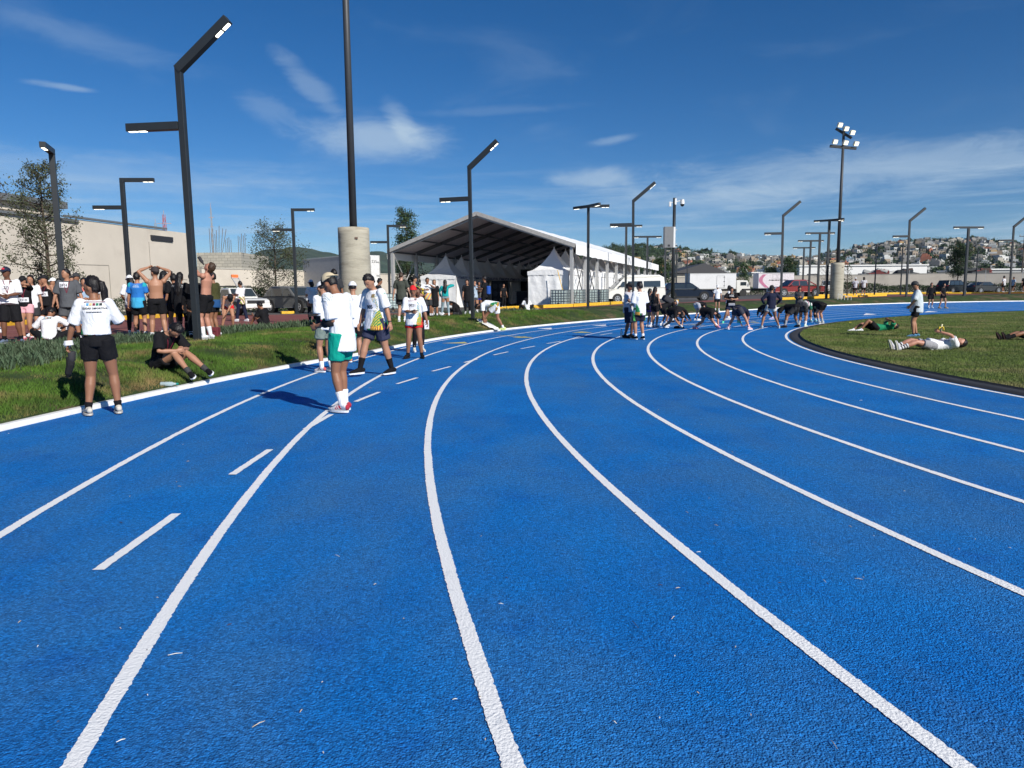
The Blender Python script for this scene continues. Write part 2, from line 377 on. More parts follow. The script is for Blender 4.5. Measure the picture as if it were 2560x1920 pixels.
# ---------------------------------------------------------------- grass blades (stuff)
def blades(name,m,pts,hs,wd=.006,lean=.5,parent=None,label=None):
    n=len(pts); pts=np.asarray(pts,dtype=np.float32); hs=np.asarray(hs,dtype=np.float32)[:,None]
    a=rng.uniform(0,2*PI,n); d=np.stack([np.cos(a),np.sin(a),np.zeros(n)],1)
    b=rng.uniform(0,2*PI,n); ln=np.stack([np.cos(b),np.sin(b),np.zeros(n)],1)*rng.uniform(.1,lean,n)[:,None]
    v=np.empty((n,3,3),dtype=np.float32)
    v[:,0]=pts-d*wd; v[:,1]=pts+d*wd; v[:,2]=pts+ln*hs+np.array([0,0,1])*hs
    me=bpy.data.meshes.new(name); me.vertices.add(3*n); me.vertices.foreach_set('co',v.ravel())
    me.loops.add(3*n); me.loops.foreach_set('vertex_index',np.arange(3*n,dtype=np.int32)); me.polygons.add(n)
    me.polygons.foreach_set('loop_start',np.arange(0,3*n,3,dtype=np.int32)); me.update(calc_edges=True); me.validate()
    o=link(name,me,m,parent); return o
M_bl=mat('grass_blades',(.060,.125,.012),.8,var=.5,vscale=1.3,c2=(.24,.17,.07),c2s=(.50,.66),c2scale=.8)
M_bl2=mat('lawn_blades',(.110,.160,.030),.85,var=.35,vscale=1.2,c2=(.30,.26,.11),c2s=(.48,.70),c2scale=.45)
pts=[];hs=[]
while len(pts)<210000:
    s=random.uniform(42,122); f=random.random(); r=rk(s)+.12+(50.0-rk(s)-.16)*f
    x,y=pos(s,r)
    if y<3: continue
    d=math.hypot(x,y)
    if random.random()>min(1,(11/d)**1.1): continue
    k=noise.noise(Vector((x*.8,y*.8,2)))+.45*noise.noise(Vector((x*2.5,y*2.5,9)))
    if k>.34 and random.random()<.85: continue          # bare soil patches
    pts.append((x,y,Z(x,y)+.05*noise.noise(Vector((x*.9,y*.9,0)))*sm(f*4)*sm((1-f)*4)-.005)); hs.append(random.uniform(.015,.070)*(1.25+k)*(1 if d<25 else 1.4))
tag(blades('bank_grass',M_bl,pts,hs,.0065,.9),'short tufted green grass covering the bank between the white kerb and the red path','grass',kind='stuff')
pts=[];hs=[]
while len(pts)<150000:
    y=random.uniform(6,46); x=random.uniform(4,44); s,r=tco(x,y)
    if r>R0-.44 or x/y>.78: continue
    d=math.hypot(x,y)
    if random.random()>min(1,(12/d)**1.3): continue
    pts.append((x,y,T(x,y)+.028)); hs.append(random.uniform(.018,.042)*(1 if d<20 else 1.4))
tag(blades('lawn_grass',M_bl2,pts,hs,.005,.9),'short mown grass of the infield lawn inside the black drain channel','grass',kind='stuff')
# low plants of the bed: grey green rosettes, each a small clump
M_pl=mat('bed_plants',(.060,.100,.050),.8,var=.35,vscale=4,c2=(.10,.13,.075),c2s=(.45,.65),c2scale=3)
v=[];f=[]
def clump(x,y,z,h,n):
    for _ in range(n):
        a=random.uniform(0,2*PI); t=random.uniform(.15,.75); L=h*random.uniform(.6,1.15); ox,oy=random.gauss(0,h*.35),random.gauss(0,h*.35)
        d=Vector((math.cos(a)*t,math.sin(a)*t,1)).normalized(); s_=Vector((-math.sin(a),math.cos(a),0))*L*.055
        b=Vector((x+ox,y+oy,z)); m1=b+d*L*.55; e=b+d*L+Vector((math.cos(a),math.sin(a),-.2))*L*.12
        k=len(v); v.extend([b-s_*.4,b+s_*.4,m1+s_,m1-s_,e]); f.append((k,k+1,k+2,k+3)); f.append((k+3,k+2,k+4))
for _ in range(3600):
    s=random.uniform(42,122); x,y=pos(s,random.uniform(48.4,51.05) if s>70 else random.uniform(49.7,51.05)); d=math.hypot(x,y)
    if y<5 or (s>95 and noise.noise(Vector((x*.5,y*.5,8)))>.33): continue
    if d>30 and random.random()<.4: continue
    clump(x,y,Z(x,y),random.uniform(.12,.27),46 if d<20 else 14)
me=bpy.data.meshes.new('bed_plants'); me.from_pydata([tuple(q) for q in v],[],f)
tag(link('bed_plants',me,M_pl),'low grey green succulent ground cover between the grass bank and the concrete edging','ground cover',kind='stuff')
# debris: straw, twigs, flecks on the near track
mb=MB()
for i in range(90):
    px=random.uniform(0,2560); py=900+1000*random.random()**1.2; p=hit(px,py)
    if p.z>.02: continue
    a=random.uniform(0,PI); L=random.choice((.003,.004,.005,.006,.008,.012,.012,.018,.03))*random.uniform(.6,1.2); mb.m=random.choice((0,0,1,2))
    dx,dy=math.cos(a)*L,math.sin(a)*L; zc=T(p.x,p.y)+.007
    mb.tube([(p.x-dx,p.y-dy,zc),(p.x+dx*.1,p.y+dy*.2,zc+.002),(p.x+dx,p.y+dy,zc)],[.0012,.0018,.0009] if L>.02 else [.0012,.0022,.001],4)
tag(mb.build('track_debris',[mat('straw_bits',(.55,.46,.33),.8),mat('dark_bits',(.08,.055,.04),.9),mat('pale_bits',(.7,.7,.66),.8)]),'scattered straw, twigs and pale flecks lying on the blue track','debris',kind='stuff')
# damp stains beside the kerb
# ================================================================ hills, houses, trees
def hill(name,m,prof,Y0,Y1,z0,behind=1.35,bump=.0,rows=26,label=None,cat=None):
    """a ridge seen between two distances: prof = (azimuth ratio, elevation ratio) of its skyline"""
    us=np.linspace(prof[0][0],prof[-1][0],120); ev=np.interp(us,[p[0] for p in prof],[p[1] for p in prof])
    vs=[];fs=[]; nr=rows+8
    def hz(u,Y,e):
        top=H+e*Y1
        if Y<=Y1: f=(Y-Y0)/(Y1-Y0); f=sm(f)*.55+f*.45; z=z0+(top-z0)*f
        else: z=top-(Y-Y1)/(Y1*(behind-1))*(top-z0)
        return z
    for i,u in enumerate(us):
        for j in range(nr):
            Y=Y0+(Y1-Y0)*j/rows if j<=rows else Y1+(j-rows)/(nr-1-rows)*Y1*(behind-1)
            z=hz(u,Y,ev[i]); z+=bump*noise.noise(Vector((u*Y*.02,Y*.02,0)))*min(1,(j/rows)*3)
            vs.append((u*Y,Y,z))
    for i in range(len(us)-1):
        for j in range(nr-1): k=i*nr+j; fs.append((k,k+1,k+nr+1,k+nr))
    me=bpy.data.meshes.new(name); me.from_pydata(vs,[],fs); o=link(name,me,m,smooth=True); tag(o,kind='structure')
    return lambda u,Y: hz(u,Y,float(np.interp(u,us,ev)))
def uv(px,py): d=ray(px,py); return (d.x/d.y,d.z/d.y)
M_hfar=mat('far_hill_scrub',(.030,.058,.036),.95,var=.3,vscale=.02,c2=(.045,.070,.040),c2s=(.4,.6),c2scale=.008,bump=6,bscale=.05)
M_hill=mat('town_hill_scrub',(.026,.043,.018),.95,var=.4,vscale=.06,c2=(.070,.070,.038),c2s=(.52,.68),c2scale=.03,bump=1.5,bscale=.15)
L_=[uv(*q) for q in ((200,700),(420,672),(520,668),(600,645),(640,632),(700,622),(744,620),(790,626),(850,641),(890,640),(930,628),(957,630),(1000,642),(1060,650),(1200,665),(1330,690))]
L_=sorted(L_); hill('far_hill',M_hfar,L_,1200,2100,2,bump=8)
RP=[uv(*q) for q in ((1180,700),(1300,672),(1420,640),(1526,620),(1600,619),(1660,624),(1717,630),(1800,640),(1900,648),(1990,651),(2040,648),(2100,634),(2160,622),(2231,611),(2322,604),(2442,604),(2500,610),(2560,619),(2650,628),(2800,640),(3000,670))]
hz_r=hill('town_hill',M_hill,RP,330,930,2,bump=1.2)
HG='houses on the distant hillside'
def house_template(name,w,d,h,wall,style):
    mb=MB(); mb.box((0,0,h/2-2),(w,d,h+4))
    mb.m=2
    if style==2:   # pitched roof
        mb.prism([(-w/2-.3,h),(w/2+.3,h),(0,h+w*.28)],-d/2-.3,d/2+.3)
    else:
        mb.m=0
        for (cx,cy,bx,by) in ((0,-d/2+.1,w,.2),(0,d/2-.1,w,.2),(-w/2+.1,0,.2,d-.4),(w/2-.1,0,.2,d-.4)): mb.box((cx,cy,h+.35),(bx,by,.7))
        mb.box((w*.22,d*.1,h+1.1),(1.6,1.6,2.0)); mb.m=3; mb.tube([(-w*.25,0,h),(-w*.25,0,h+1.4)],.6,8)
    if style==1: mb.m=0; mb.box((-w*.18,d*.15,h+1.4),(w*.5,d*.6,2.8))
    mb.m=1
    for fl in range(max(1,int(h/2.8))):
        for k in range(3):
            x=-w/2+w*(k+.5)/3; zz_=fl*2.8+1.6
            if zz_+.7<h: mb.box((x,-d/2-.02,zz_),(1.1,.1,1.2)); mb.box((x,d/2+.02,zz_),(1.1,.1,1.2))
        for k in range(2):
            y=-d/2+d*(k+.5)/2; mb.box((-w/2-.02,y,fl*2.8+1.6),(.1,1.1,1.1)); mb.box((w/2+.02,y,fl*2.8+1.6),(.1,1.1,1.1))
    return mb.build(name,[wall,mat('dark_opening',(.03,.03,.035),.6,var=0),mat('roof_'+wall.name,(.30,.12,.07) if style==2 else (.3,.3,.3),.9),mat('water_tank',(.05,.05,.05),.6)])
WC=[('white',(.56,.56,.54)),('cream',(.40,.37,.31)),('grey',(.26,.25,.235)),('tan',(.32,.26,.20)),('terracotta',(.40,.16,.10)),('pale_blue',(.45,.55,.62)),('concrete',(.18,.175,.165)),('ochre',(.42,.29,.14))]
tmpl=[]
for i,(nm,c) in enumerate(WC):
    for st,(w_,d_,h_) in enumerate(((8,8,5.8),(10,8,6),(9,9,3.4))):
        if st==2 and nm in('white','grey','concrete','pale_blue'): w_,d_,h_=(14,8,3.2)
        s_=2 if (st==2 and nm in('terracotta','tan','cream','ochre')) else (1 if st==1 else 0)
        tmpl.append((nm,s_,w_,h_,house_template('house',w_*.82,d_*.82,h_*.85,mat('wall_'+nm,c,.9,var=.12,vscale=.3),s_)))
desc={0:'flat roofed box house',1:'flat roofed house with a rooftop room',2:'low house under a tiled pitched roof'}
used=set(); placed=[]; nh=0; tries=0
hr=random.Random(11)
while nh<285 and tries<9000:
    tries+=1
    u=hr.uniform(.13,.745); t=hr.random()**.8; Y=345+570*t
    if u<.2 and t>.5: continue
    if .17<u<.31 and t>.72: continue
    if t>.90 or (noise.noise(Vector((u*14,Y*.011,4)))>.36): continue
    if u>.42 and noise.noise(Vector((u*9,Y*.008,14)))>.22 : continue
    x=u*Y
    if any((x-a)**2+(Y-b)**2<9**2 for a,b in placed): continue
    placed.append((x,Y)); wts=hr.random()
    i=hr.choice([0,0,0,1,1,1,2,2,3,3,4,6,6,7] if wts<.93 else [4,5,5]); st=hr.choice((0,1,2))
    nm,s_,w_,h_,o=tmpl[i*3+st]
    if (i,st) in used: o=o.copy(); col.objects.link(o)
    used.add((i,st))
    o.location=(x,Y,hz_r(u,Y)-.3); o.rotation_euler=(0,0,R(hr.choice((-28,-20,-12,60,8,20)))+math.atan2(-x,Y)*.5); k=hr.uniform(.55,.85); o.scale=(k,k,k*hr.uniform(.85,1.35))
    tag(o,('grey concrete' if nm=='concrete' else nm.replace('_',' '))+' '+desc[s_]+' on the distant hillside','house',HG); nh+=1
for i,t_ in enumerate(tmpl):
    if (i//3,i%3) not in used: bpy.data.objects.remove(t_[4])
# ---- trees
M_bark=mat('bark',(.085,.065,.048),.95,var=.25,vscale=8,bump=.01,bscale=30)
M_leafd=mat('leaves_dark',(.030,.058,.018),.7,var=.5,vscale=1.2)
M_leafg=mat('leaves_grey_green',(.060,.072,.034),.7,var=.45,vscale=1.5)
M_leafm=mat('leaves_mid',(.045,.085,.024),.7,var=.45,vscale=1.2)
def leaf_mesh(pts,size,seed=1,drop=0):
    r=np.random.default_rng(seed); n=len(pts); P=np.asarray(pts,dtype=np.float64)
    a=r.normal(size=(n,3)); a/=np.linalg.norm(a,axis=1)[:,None]; b=r.normal(size=(n,3)); b-=a*(a*b).sum(1)[:,None]; b/=np.linalg.norm(b,axis=1)[:,None]
    L=size*r.uniform(.6,1.3,n)[:,None]; W=L*.42
    v=np.stack([P-a*L*.5,P+b*W*.5,P+a*L*.5,P-b*W*.5],1).reshape(-1,3)
    return [tuple(x) for x in v],[(4*i,4*i+1,4*i+2,4*i+3) for i in range(n)]
def tree(label,x,y,z,h,crown_w,lm,nleaf=5000,leaf=.09,seed=1,crown_from=.25,airy=.5,group=None,name='tree',cat='tree',nb=26,conic=False):
    r=random.Random(seed); root=empty(name,(x,y,z)); tag(root,label,cat,group)
    tr=MB(); lean=r.uniform(-.04,.04)*h
    trunk=[Vector((lean*t*t+r.uniform(-.02,.02)*h*t*.5,r.uniform(-.02,.02)*h*t*.5,h*t)) for t in (0,.15,.3,.5,.7,.85,.96)]
    tr.tube(trunk,[h*.017,h*.014,h*.012,h*.009,h*.006,h*.004,h*.001],8)
    tips=[]
    for i in range(nb):
        t=crown_from+(1-crown_from)*(i+.5)/nb*.95; k=t*6; k0=min(int(k),5)
        # interpolate along trunk heights
        zt=h*t; j=0
        while j<5 and trunk[j+1].z<zt: j+=1
        p=trunk[j].lerp(trunk[j+1],(zt-trunk[j].z)/max(1e-6,trunk[j+1].z-trunk[j].z))
        prof=(1-((t-crown_from)/(1-crown_from))) if conic else math.sin(PI*min(1,max(.12,(t-crown_from)/(1-crown_from)*.86+.12)))
        L=crown_w*.5*(.35+.75*prof)*r.uniform(.65,1.1); a=i*2.4+r.uniform(-.5,.5); up=r.uniform(.25,.9)*(1-.3*conic)
        q=p+Vector((math.cos(a),math.sin(a),up)).normalized()*L; mid=p.lerp(q,.5)+Vector((0,0,-L*.06))
        tr.tube([p,mid,q],[h*.005,h*.0035,h*.0012],5); tips.append((p,mid,q,L))
        for _ in range(3):
            d=Vector((r.gauss(0,1),r.gauss(0,1),r.gauss(.4,1))).normalized()*L*r.uniform(.25,.5); b=mid.lerp(q,r.random()); tr.tube([b,b+d],[h*.0022,h*.0008],4); tips.append((b,b+d*.5,b+d,L*.6))
    tr.build('trunk',M_bark,root,smooth=True)
    pts=[]
    for _ in range(nleaf):
        p,m_,q,L=r.choice(tips); t=r.random()**.7; b=p.lerp(m_,t*2) if t<.5 else m_.lerp(q,t*2-1)
        s_=L*.16*(1-airy)+crown_w*.035
        pts.append((b.x+r.gauss(0,s_),b.y+r.gauss(0,s_),b.z+r.gauss(0,s_)))
    v,f=leaf_mesh(pts,leaf,seed); me=bpy.data.meshes.new('crown'); me.from_pydata(v,[],f); link('crown',me,lm,root)
    return root
p=gat(128,29); tree('tall sparse young tree with grey green leaves before the long pale building',p.x,p.y,p.z,6.3,2.6,M_leafg,10500,.10,3,.06,.6,nb=40)
p=gat(-45,24); tree('leafy tree at the left edge of the picture, only its outer twigs showing',p.x-.25,p.y,p.z,5.2,2.9,M_leafg,2600,.11,31,.3,.6)
p=gat(690,49); tree('bushy multi stemmed tree beside the grey sport utility vehicle',p.x,p.y,p.z,5.7,3.6,M_leafg,7500,.13,5,.03,.35,nb=34)
p=gat(1022,62); tree('dark pointed tree standing behind the left bay of the marquee',p.x,p.y,p.z,8.3,3.4,M_leafd,9000,.17,8,.1,.2,nb=36,conic=True)
p=gat(1652,104); tree('dark round tree just past the far end of the marquee',p.x,p.y,p.z,5.4,2.9,M_leafd,5000,.22,9,.15,.2)
p=gat(1860,116); tree('light green slender tree behind the white box truck cab',p.x,p.y,p.z,4.9,2.3,M_leafm,3500,.2,10,.12,.3)
p=gat(1972,140); tree('broad dark tree behind the red pickup truck and the wall',p.x,p.y,p.z,6.6,4.2,M_leafd,6000,.28,12,.1,.15)
p=gat(1926,142); tree('low wide dark tree behind the lettered truck and the wall',p.x,p.y,p.z,4.9,3.6,M_leafd,5000,.28,13,.1,.1)
p=gat(2118,66); tree('thin sapling with few leaves beside the far concrete mast footing',p.x,p.y,p.z,3.1,1.2,M_leafd,420,.11,14,.2,.7)
p=gat(2392,106); tree('tall dark tree before the long wall, behind the parked dark cars',p.x,p.y,p.z,6.9,3.6,M_leafd,7000,.22,15,.34,.25)
p=gat(2070,78); tree('bare branching shrub before the wall, left of the far concrete footing',p.x-.3,p.y,p.z,3.2,2.4,M_leafg,500,.09,16,.05,.7,name='bare_shrub',cat='shrub')
# trees on the hill: one small and one wide, copied
def small_tree(seed,lm):
    r=np.random.default_rng(seed); v=[];
    for _ in range(9):
        c=r.normal(size=3)*np.array([1.5,1.5,1.0])+np.array([0,0,3.6]); k=r.normal(size=(26,3)); k/=np.linalg.norm(k,axis=1)[:,None]; v+= [tuple(c+q*r.uniform(.9,1.7)) for q in k]
    vv,ff=leaf_mesh(v,1.9,seed); mb=MB(); mb.add(vv,ff); mb.m=1; mb.tube([(0,0,-1),(0,0,3.5)],.22,5)
    return mb.build('hill_tree',[lm,M_bark],fix=False)
T1=[small_tree(i,(M_leafd,M_leafm,M_leafd)[i]) for i in range(3)]
names=['dark rounded tree','mid green rounded tree','dark spreading tree']; first=[True]*3; nt_=0
while nt_<230:
    u=hr.uniform(.12,.76); t=hr.random(); Y=330+610*t; x=u*Y
    if any((x-a)**2+(Y-b)**2<7**2 for a,b in placed): continue
    k=hr.choice((0,0,1,2,2)); o=T1[k]
    if not first[k]: o=o.copy(); col.objects.link(o)
    first[k]=False; z=hz_r(u,min(Y,929)); o.location=(x,Y,z-.4); s_=hr.uniform(.4,1.0)*(1.2 if t>.85 else 1); o.scale=(s_*hr.uniform(.9,1.5),s_,s_); o.rotation_euler=(0,0,hr.uniform(0,6))
    tag(o,names[k]+' growing between the houses of the hillside','tree','trees on the hillside'); nt_+=1
# what is beyond counting: the rest of the town and of its trees
mb=MB(); nn_=0; wl=[mat('wall_'+a_,b_,.9,var=.12,vscale=.3) for a_,b_ in WC]; dk_=mat('dark_opening',(.03,.03,.03))
while nn_<1050:
    u=hr.uniform(.10,.78); t=hr.random()**.85; Y=340+575*t
    if (u<.22 and t>.55) or (.17<u<.31 and t>.74) or t>.86 or noise.noise(Vector((u*14,Y*.011,4)))>.22: continue
    x=u*Y
    if any((x-a)**2+(Y-b)**2<6**2 for a,b in placed): continue
    w_,d_,h_=hr.uniform(3.5,7.5),hr.uniform(3.5,6.5),hr.choice((2.4,2.8,3.2,4.6,5.2)); z=hz_r(u,Y); rz=R(hr.choice((-28,-12,60,8,20))); mb.m=hr.choice((0,0,1,2,2,2,3,3,6,6,6,1,4,7) if hr.random()<.5 else (0,2,6,6,3)); mb.box((x,Y,z+h_/2-1),(w_,d_,h_+2),rz=rz)
    mb.m=8
    for k in (-1,1): cs_,sn_=math.cos(rz),math.sin(rz); a_,b_=k*w_*.25,-d_/2-.03; mb.box((x+a_*cs_-b_*sn_,Y+a_*sn_+b_*cs_,z+h_*.55),(w_*.2,.08,h_*.3),rz=rz)
    nn_+=1
tag(mb.build('hillside_town',wl+[dk_],fix=False),'mass of small flat roofed houses crowding the distant hillside','town',kind='stuff')
vv=[];r_=np.random.default_rng(5)
for _ in range(2600):
    u=hr.uniform(.08,.80); t=hr.random(); Y=335+600*t; x=u*Y; z=hz_r(u,min(Y,929)); s_=hr.uniform(.8,2.0)*(.8 if t>.85 else 1)
    for q in range(int(26*s_)): d=r_.normal(size=3); vv.append((x+d[0]*s_*1.2,Y+d[1]*s_*1.2,z+s_*1.3+d[2]*s_*.8))
v_,f_=leaf_mesh(vv,1.5,9); me=bpy.data.meshes.new('hillside_trees'); me.from_pydata(v_,[],f_); tag(link('hillside_trees',me,M_leafd),'dark scattered bushes and trees filling the gaps between the hillside houses','trees',kind='stuff')
# low hedges and weeds along the far wall and beside the car park
def scrub(name,label,pts,h,w_,lm,n,leaf=.16,seed=3):
    r=np.random.default_rng(seed); P=[]
    for _ in range(n):
        k=r.random()*(len(pts)-1); i=int(k); f=k-i; x=pts[i][0]*(1-f)+pts[i+1][0]*f; y=pts[i][1]*(1-f)+pts[i+1][1]*f
        top=h*(.55+.6*(noise.noise(Vector((x*.35,y*.35,seed)))+.5))
        P.append((x+r.normal()*w_*.5,y+r.normal()*w_*.5,G(x,y)+abs(r.random()**.7)*top))
    v,f=leaf_mesh(P,leaf,seed); me=bpy.data.meshes.new(name); me.from_pydata(v,[],f); return tag(link(name,me,lm),label,'scrub',kind='stuff')
def P2(px,Y): q=at(px,730,Y); return (q.x,q.y)
scrub('scrub','weeds and low dark shrubs growing along the foot of the long far wall',[P2(1860,112),P2(2100,108),P2(2330,106),P2(2600,100)],1.5,1.1,M_leafd,26000,.2)
scrub('scrub','rough green shrubs behind the parked cars at the left wall',[P2(560,50),P2(640,50),P2(700,54),P2(790,58)],1.6,1.1,M_leafm,16000,.13,4)
scrub('scrub','low green shrubs at the foot of the pale building behind the crowd',[P2(-60,40),P2(100,42),P2(300,45),P2(480,50)],1.2,.8,M_leafd,12000,.12,5)
# ================================================================ walls and buildings
M_plas=mat('cream_plaster',(.575,.52,.44),.9,var=.07,vscale=.35,bump=.006,bscale=3,c2=(.47,.42,.35),c2s=(.50,.72),c2scale=.3)
M_block=mat('block_wall',(.42,.39,.32),.9,var=.1)
M_gutter=mat('grey_flashing',(.13,.14,.15),.6)
def wall_seg(mb,a,b,z0,z1,th=.25): 
    a=Vector((*a,0)); b=Vector((*b,0)); c=(a+b)/2; d=b-a; mb.box((c.x,c.y,(z0+z1)/2),(d.length,th,z1-z0),rz=math.atan2(d.y,d.x))
a0=at(-260,700,40.0); a1=at(477,700,64.6)
bd=Vector((a1.x-a0.x,a1.y-a0.y,0)).normalized(); nrm=Vector((-bd.y,bd.x,0))    # points away to the left-back
root=empty('long_building',(a1.x,a1.y,.3)); tag(root,'long pale rendered industrial building running along the left, grey roof edge','building')
def W(p,root): return (p[0]-root.location.x,p[1]-root.location.y)
mb=MB(); A=Vector((a0.x,a0.y,0)); B=Vector((a1.x,a1.y,0)); ztop=H+(744-586)/F*64
c=(A+B)/2+nrm*6; mb.box((c.x-root.location.x,c.y-root.location.y,(ztop)/2-.3),((B-A).length,12,ztop),rz=math.atan2(bd.y,bd.x)); mb.build('wall',M_plas,root)
# upper storey on the near part
q=at(197,520,0.1); 
uq=(188-1280)/F; # where the line of sight meets the facade
tt=(A.x-uq*A.y)/(uq*bd.y-bd.x); C_=A+bd*tt
mb=MB(); zt=H+(746-512)/F*C_.y; c=(A+C_)/2+nrm*5.2; L=(C_-A).length
mb.box((c.x-root.location.x,c.y-root.location.y,(ztop+zt)/2-.35),(L,9.6,zt-ztop-.35),rz=math.atan2(bd.y,bd.x)); mb.build('upper_wall',M_plas,root)
mb=MB(); mb.box((c.x-root.location.x,c.y-root.location.y,zt-.52),(L+.5,10.6,.45),rz=math.atan2(bd.y,bd.x)); mb.build('roof_edge',M_gutter,root)
mb=MB(); e=(A+C_)/2; mb.box((e.x-nrm.x*.12-root.location.x,e.y-nrm.y*.12-root.location.y,ztop-.42),(L+2,.22,.16),rz=math.atan2(bd.y,bd.x))
D_=A+bd*((B-A).length*.985-2.5); e2=(C_+D_)/2
mb.box((e2.x-root.location.x,e2.y-root.location.y,ztop-.16),((D_-C_).length,.3,.14),rz=math.atan2(bd.y,bd.x)); mb.build('gutter',M_gutter,root)
mb=MB(); e=A+bd*((B-A).length-3.5)-nrm*.05; mb.box((e.x-root.location.x,e.y-root.location.y,ztop-1.0),(2.6,.2,.38),rz=math.atan2(bd.y,bd.x)); mb.build('window',mat('dark_opening',(.03,.03,.03)),root)
for (f0,f1,z_) in ((.10,.42,3.3),(.50,.62,3.5),(.70,.98,2.6)):
    mb=MB(); p0=A.lerp(B,f0)-nrm*.012; p1=A.lerp(B,f1)-nrm*.012; mb.bar((p0.x-root.location.x,p0.y-root.location.y,z_),(p1.x-root.location.x,p1.y-root.location.y,z_+.05),.02,.035); mb.build('wall_joint',mat('joint_shadow',(.22,.20,.17),.9),root)
for f0,z0_,z1_ in ((.16,.4,3.3),(.42,.4,3.3),(.62,1.0,3.5),(.80,.3,5.6)):
    mb=MB(); p0=A.lerp(B,f0)-nrm*.012; mb.bar((p0.x-root.location.x,p0.y-root.location.y,z0_),(p0.x-root.location.x,p0.y-root.location.y,z1_),.03,.02,up=tuple(nrm)); mb.build('wall_joint',mat('joint_shadow',(.22,.20,.17),.9),root)
# unfinished block building with reinforcement bars
def brick_mat():
    m=bpy.data.materials.new('grey_blockwork'); m.use_nodes=True; t=m.node_tree; b=t.nodes['Principled BSDF']; n=t.nodes.new; l=t.links.new
    tx=n('ShaderNodeTexCoord'); mp=n('ShaderNodeMapping'); l(tx.outputs['Object'],mp.inputs[0]); mp.inputs[2].default_value=(R(90),0,0)
    k=n('ShaderNodeTexBrick'); l(mp.outputs[0],k.inputs[0]); k.inputs['Color1'].default_value=(.46,.43,.35,1); k.inputs['Color2'].default_value=(.38,.36,.30,1); k.inputs['Mortar'].default_value=(.24,.22,.19,1)
    k.inputs['Scale'].default_value=1; k.inputs['Brick Width'].default_value=.55; k.inputs['Row Height'].default_value=.27; k.inputs['Mortar Size'].default_value=.02; l(k.outputs[0],b.inputs[0]); b.inputs['Roughness'].default_value=.95; return m
p0=at(480,640,70); p1=at(612,640,72); root=empty('block_building',((p0.x+p1.x)/2,71,.3)); tag(root,'unfinished grey blockwork building with bare steel bars rising from its top','building')
zt=H+(743-632)/F*70
mb=MB(); mb.box((0,4,zt/2-.3),(p1.x-p0.x,8,zt)); mb.build('wall',brick_mat(),root)
M_rust=mat('rusty_steel',(.16,.10,.075),.8)
for i,(px,ht,n_) in enumerate(((535,1.6,5),(552,1.9,3),(572,.9,4),(606,1.2,5))):
    mb=MB(); x=at(px,640,71).x-root.location.x
    for j in range(n_): ox=(j-n_/2)*.16; tl=.5 if i==1 else .04; mb.tube([(x+ox,.2+.1*(j%2),zt-.4),(x+ox+tl*(j+1)/n_,.2,zt+ht*random.uniform(.7,1)*1.3)],.025,5)
    mb.build('steel_bars',M_rust,root)
# perimeter wall, left then behind the marquee
def wall_thing(label,pts,ztops,name='perimeter_wall',m=None,zb=-.2,cat='wall'):
    root=empty(name,(pts[0][0],pts[0][1],0)); tag(root,label,cat); 
    mb=MB(); cp_=MB()
    for i in range(len(pts)-1):
        a=(pts[i][0]-pts[0][0],pts[i][1]-pts[0][1]); b=(pts[i+1][0]-pts[0][0],pts[i+1][1]-pts[0][1]); z=(ztops[i]+ztops[i+1])/2
        wall_seg(mb,a,b,zb,z); wall_seg(cp_,a,b,z+.002,z+.1,.34)
    mb.build('wall',m or M_plas,root); cp_.build('coping',M_conc,root); return root
wall_thing('plain cream perimeter wall behind the white pickup and the marquee',[P2(505,56),P2(640,60),P2(760,66),P2(985,78),P2(1180,92),P2(1340,108)],[H+(743-673)/F*56,H+(742-675)/F*60,H+(741-679)/F*66,H+(739-688)/F*78,H+(738-691)/F*92,H+(737-694)/F*108])
wall_thing('long pale perimeter wall closing off the far car park on the right',[P2(1655,138),P2(1860,134),P2(2120,128),P2(2380,122),P2(2760,112)],[H+(734-696)/F*138,H+(732-692)/F*134,H+(730-687.5)/F*128,H+(728-685)/F*122,H+(726-681)/F*112])
# warehouse behind the wall, with ribbed white siding
M_white=mat('white_metal_siding',(.70,.70,.68),.5,var=.05,c2=(.6,.6,.58),c2s=(.5,.7),c2scale=.1)
def block(name,label,px0,px1,pyt,Y,depth,m,cat='building',roof=None,parts=None,zb=0):
    a,b=at(px0,700,Y),at(px1,700,Y); hz_=(738-.0082*((px0+px1)/2-1280)); zt=H+(hz_-pyt)/F*Y
    root=empty(name,((a.x+b.x)/2,Y,zb)); tag(root,label,cat); w_=b.x-a.x
    mb=MB(); mb.box((0,depth/2,(zt-zb)/2),(w_,depth,zt-zb)); mb.build('wall',m,root)
    mb=MB(); mb.box((0,depth/2,zt-zb+.15),(w_+.6,depth+.6,.3)); mb.build('roof',roof or M_white,root)
    return root,w_,zt-zb
r_,w_,h_=block('warehouse','long white warehouse behind the far wall, left of the scrap heap',1998,2316,667,175,30,M_white)
for k in range(5):
    mb=MB(); mb.box((-w_/2+w_*(k+.5)/5,-.06,h_-2.2),(2.4,.12,.9)); mb.build('window',mat('dark_opening',(.03,.03,.03)),r_)
r_,w_,h_=block('low_shed','long low grey shed behind the wall at the right edge',2432,2680,676,170,14,mat('grey_metal_siding',(.30,.31,.31),.6))
r_,w_,h_=block('workshop','dark roofed workshop with a sloping roof behind the navy car',1690,1806,688,150,16,mat('cream_siding',(.5,.46,.38),.8),roof=mat('dark_roof',(.06,.06,.065),.7))
mb=MB(); mb.prism([(-w_/2-1,h_+.3),(w_/2+1,h_+.3),(w_*.1,h_+2.3)],-.5,16.5); mb.build('roof',mat('dark_roof',(.06,.06,.065),.7),r_)
r_,w_,h_=block('warehouse','pale low warehouse between the lettered truck and the trees',1880,1996,684,190,20,mat('pale_siding',(.55,.55,.52),.7))
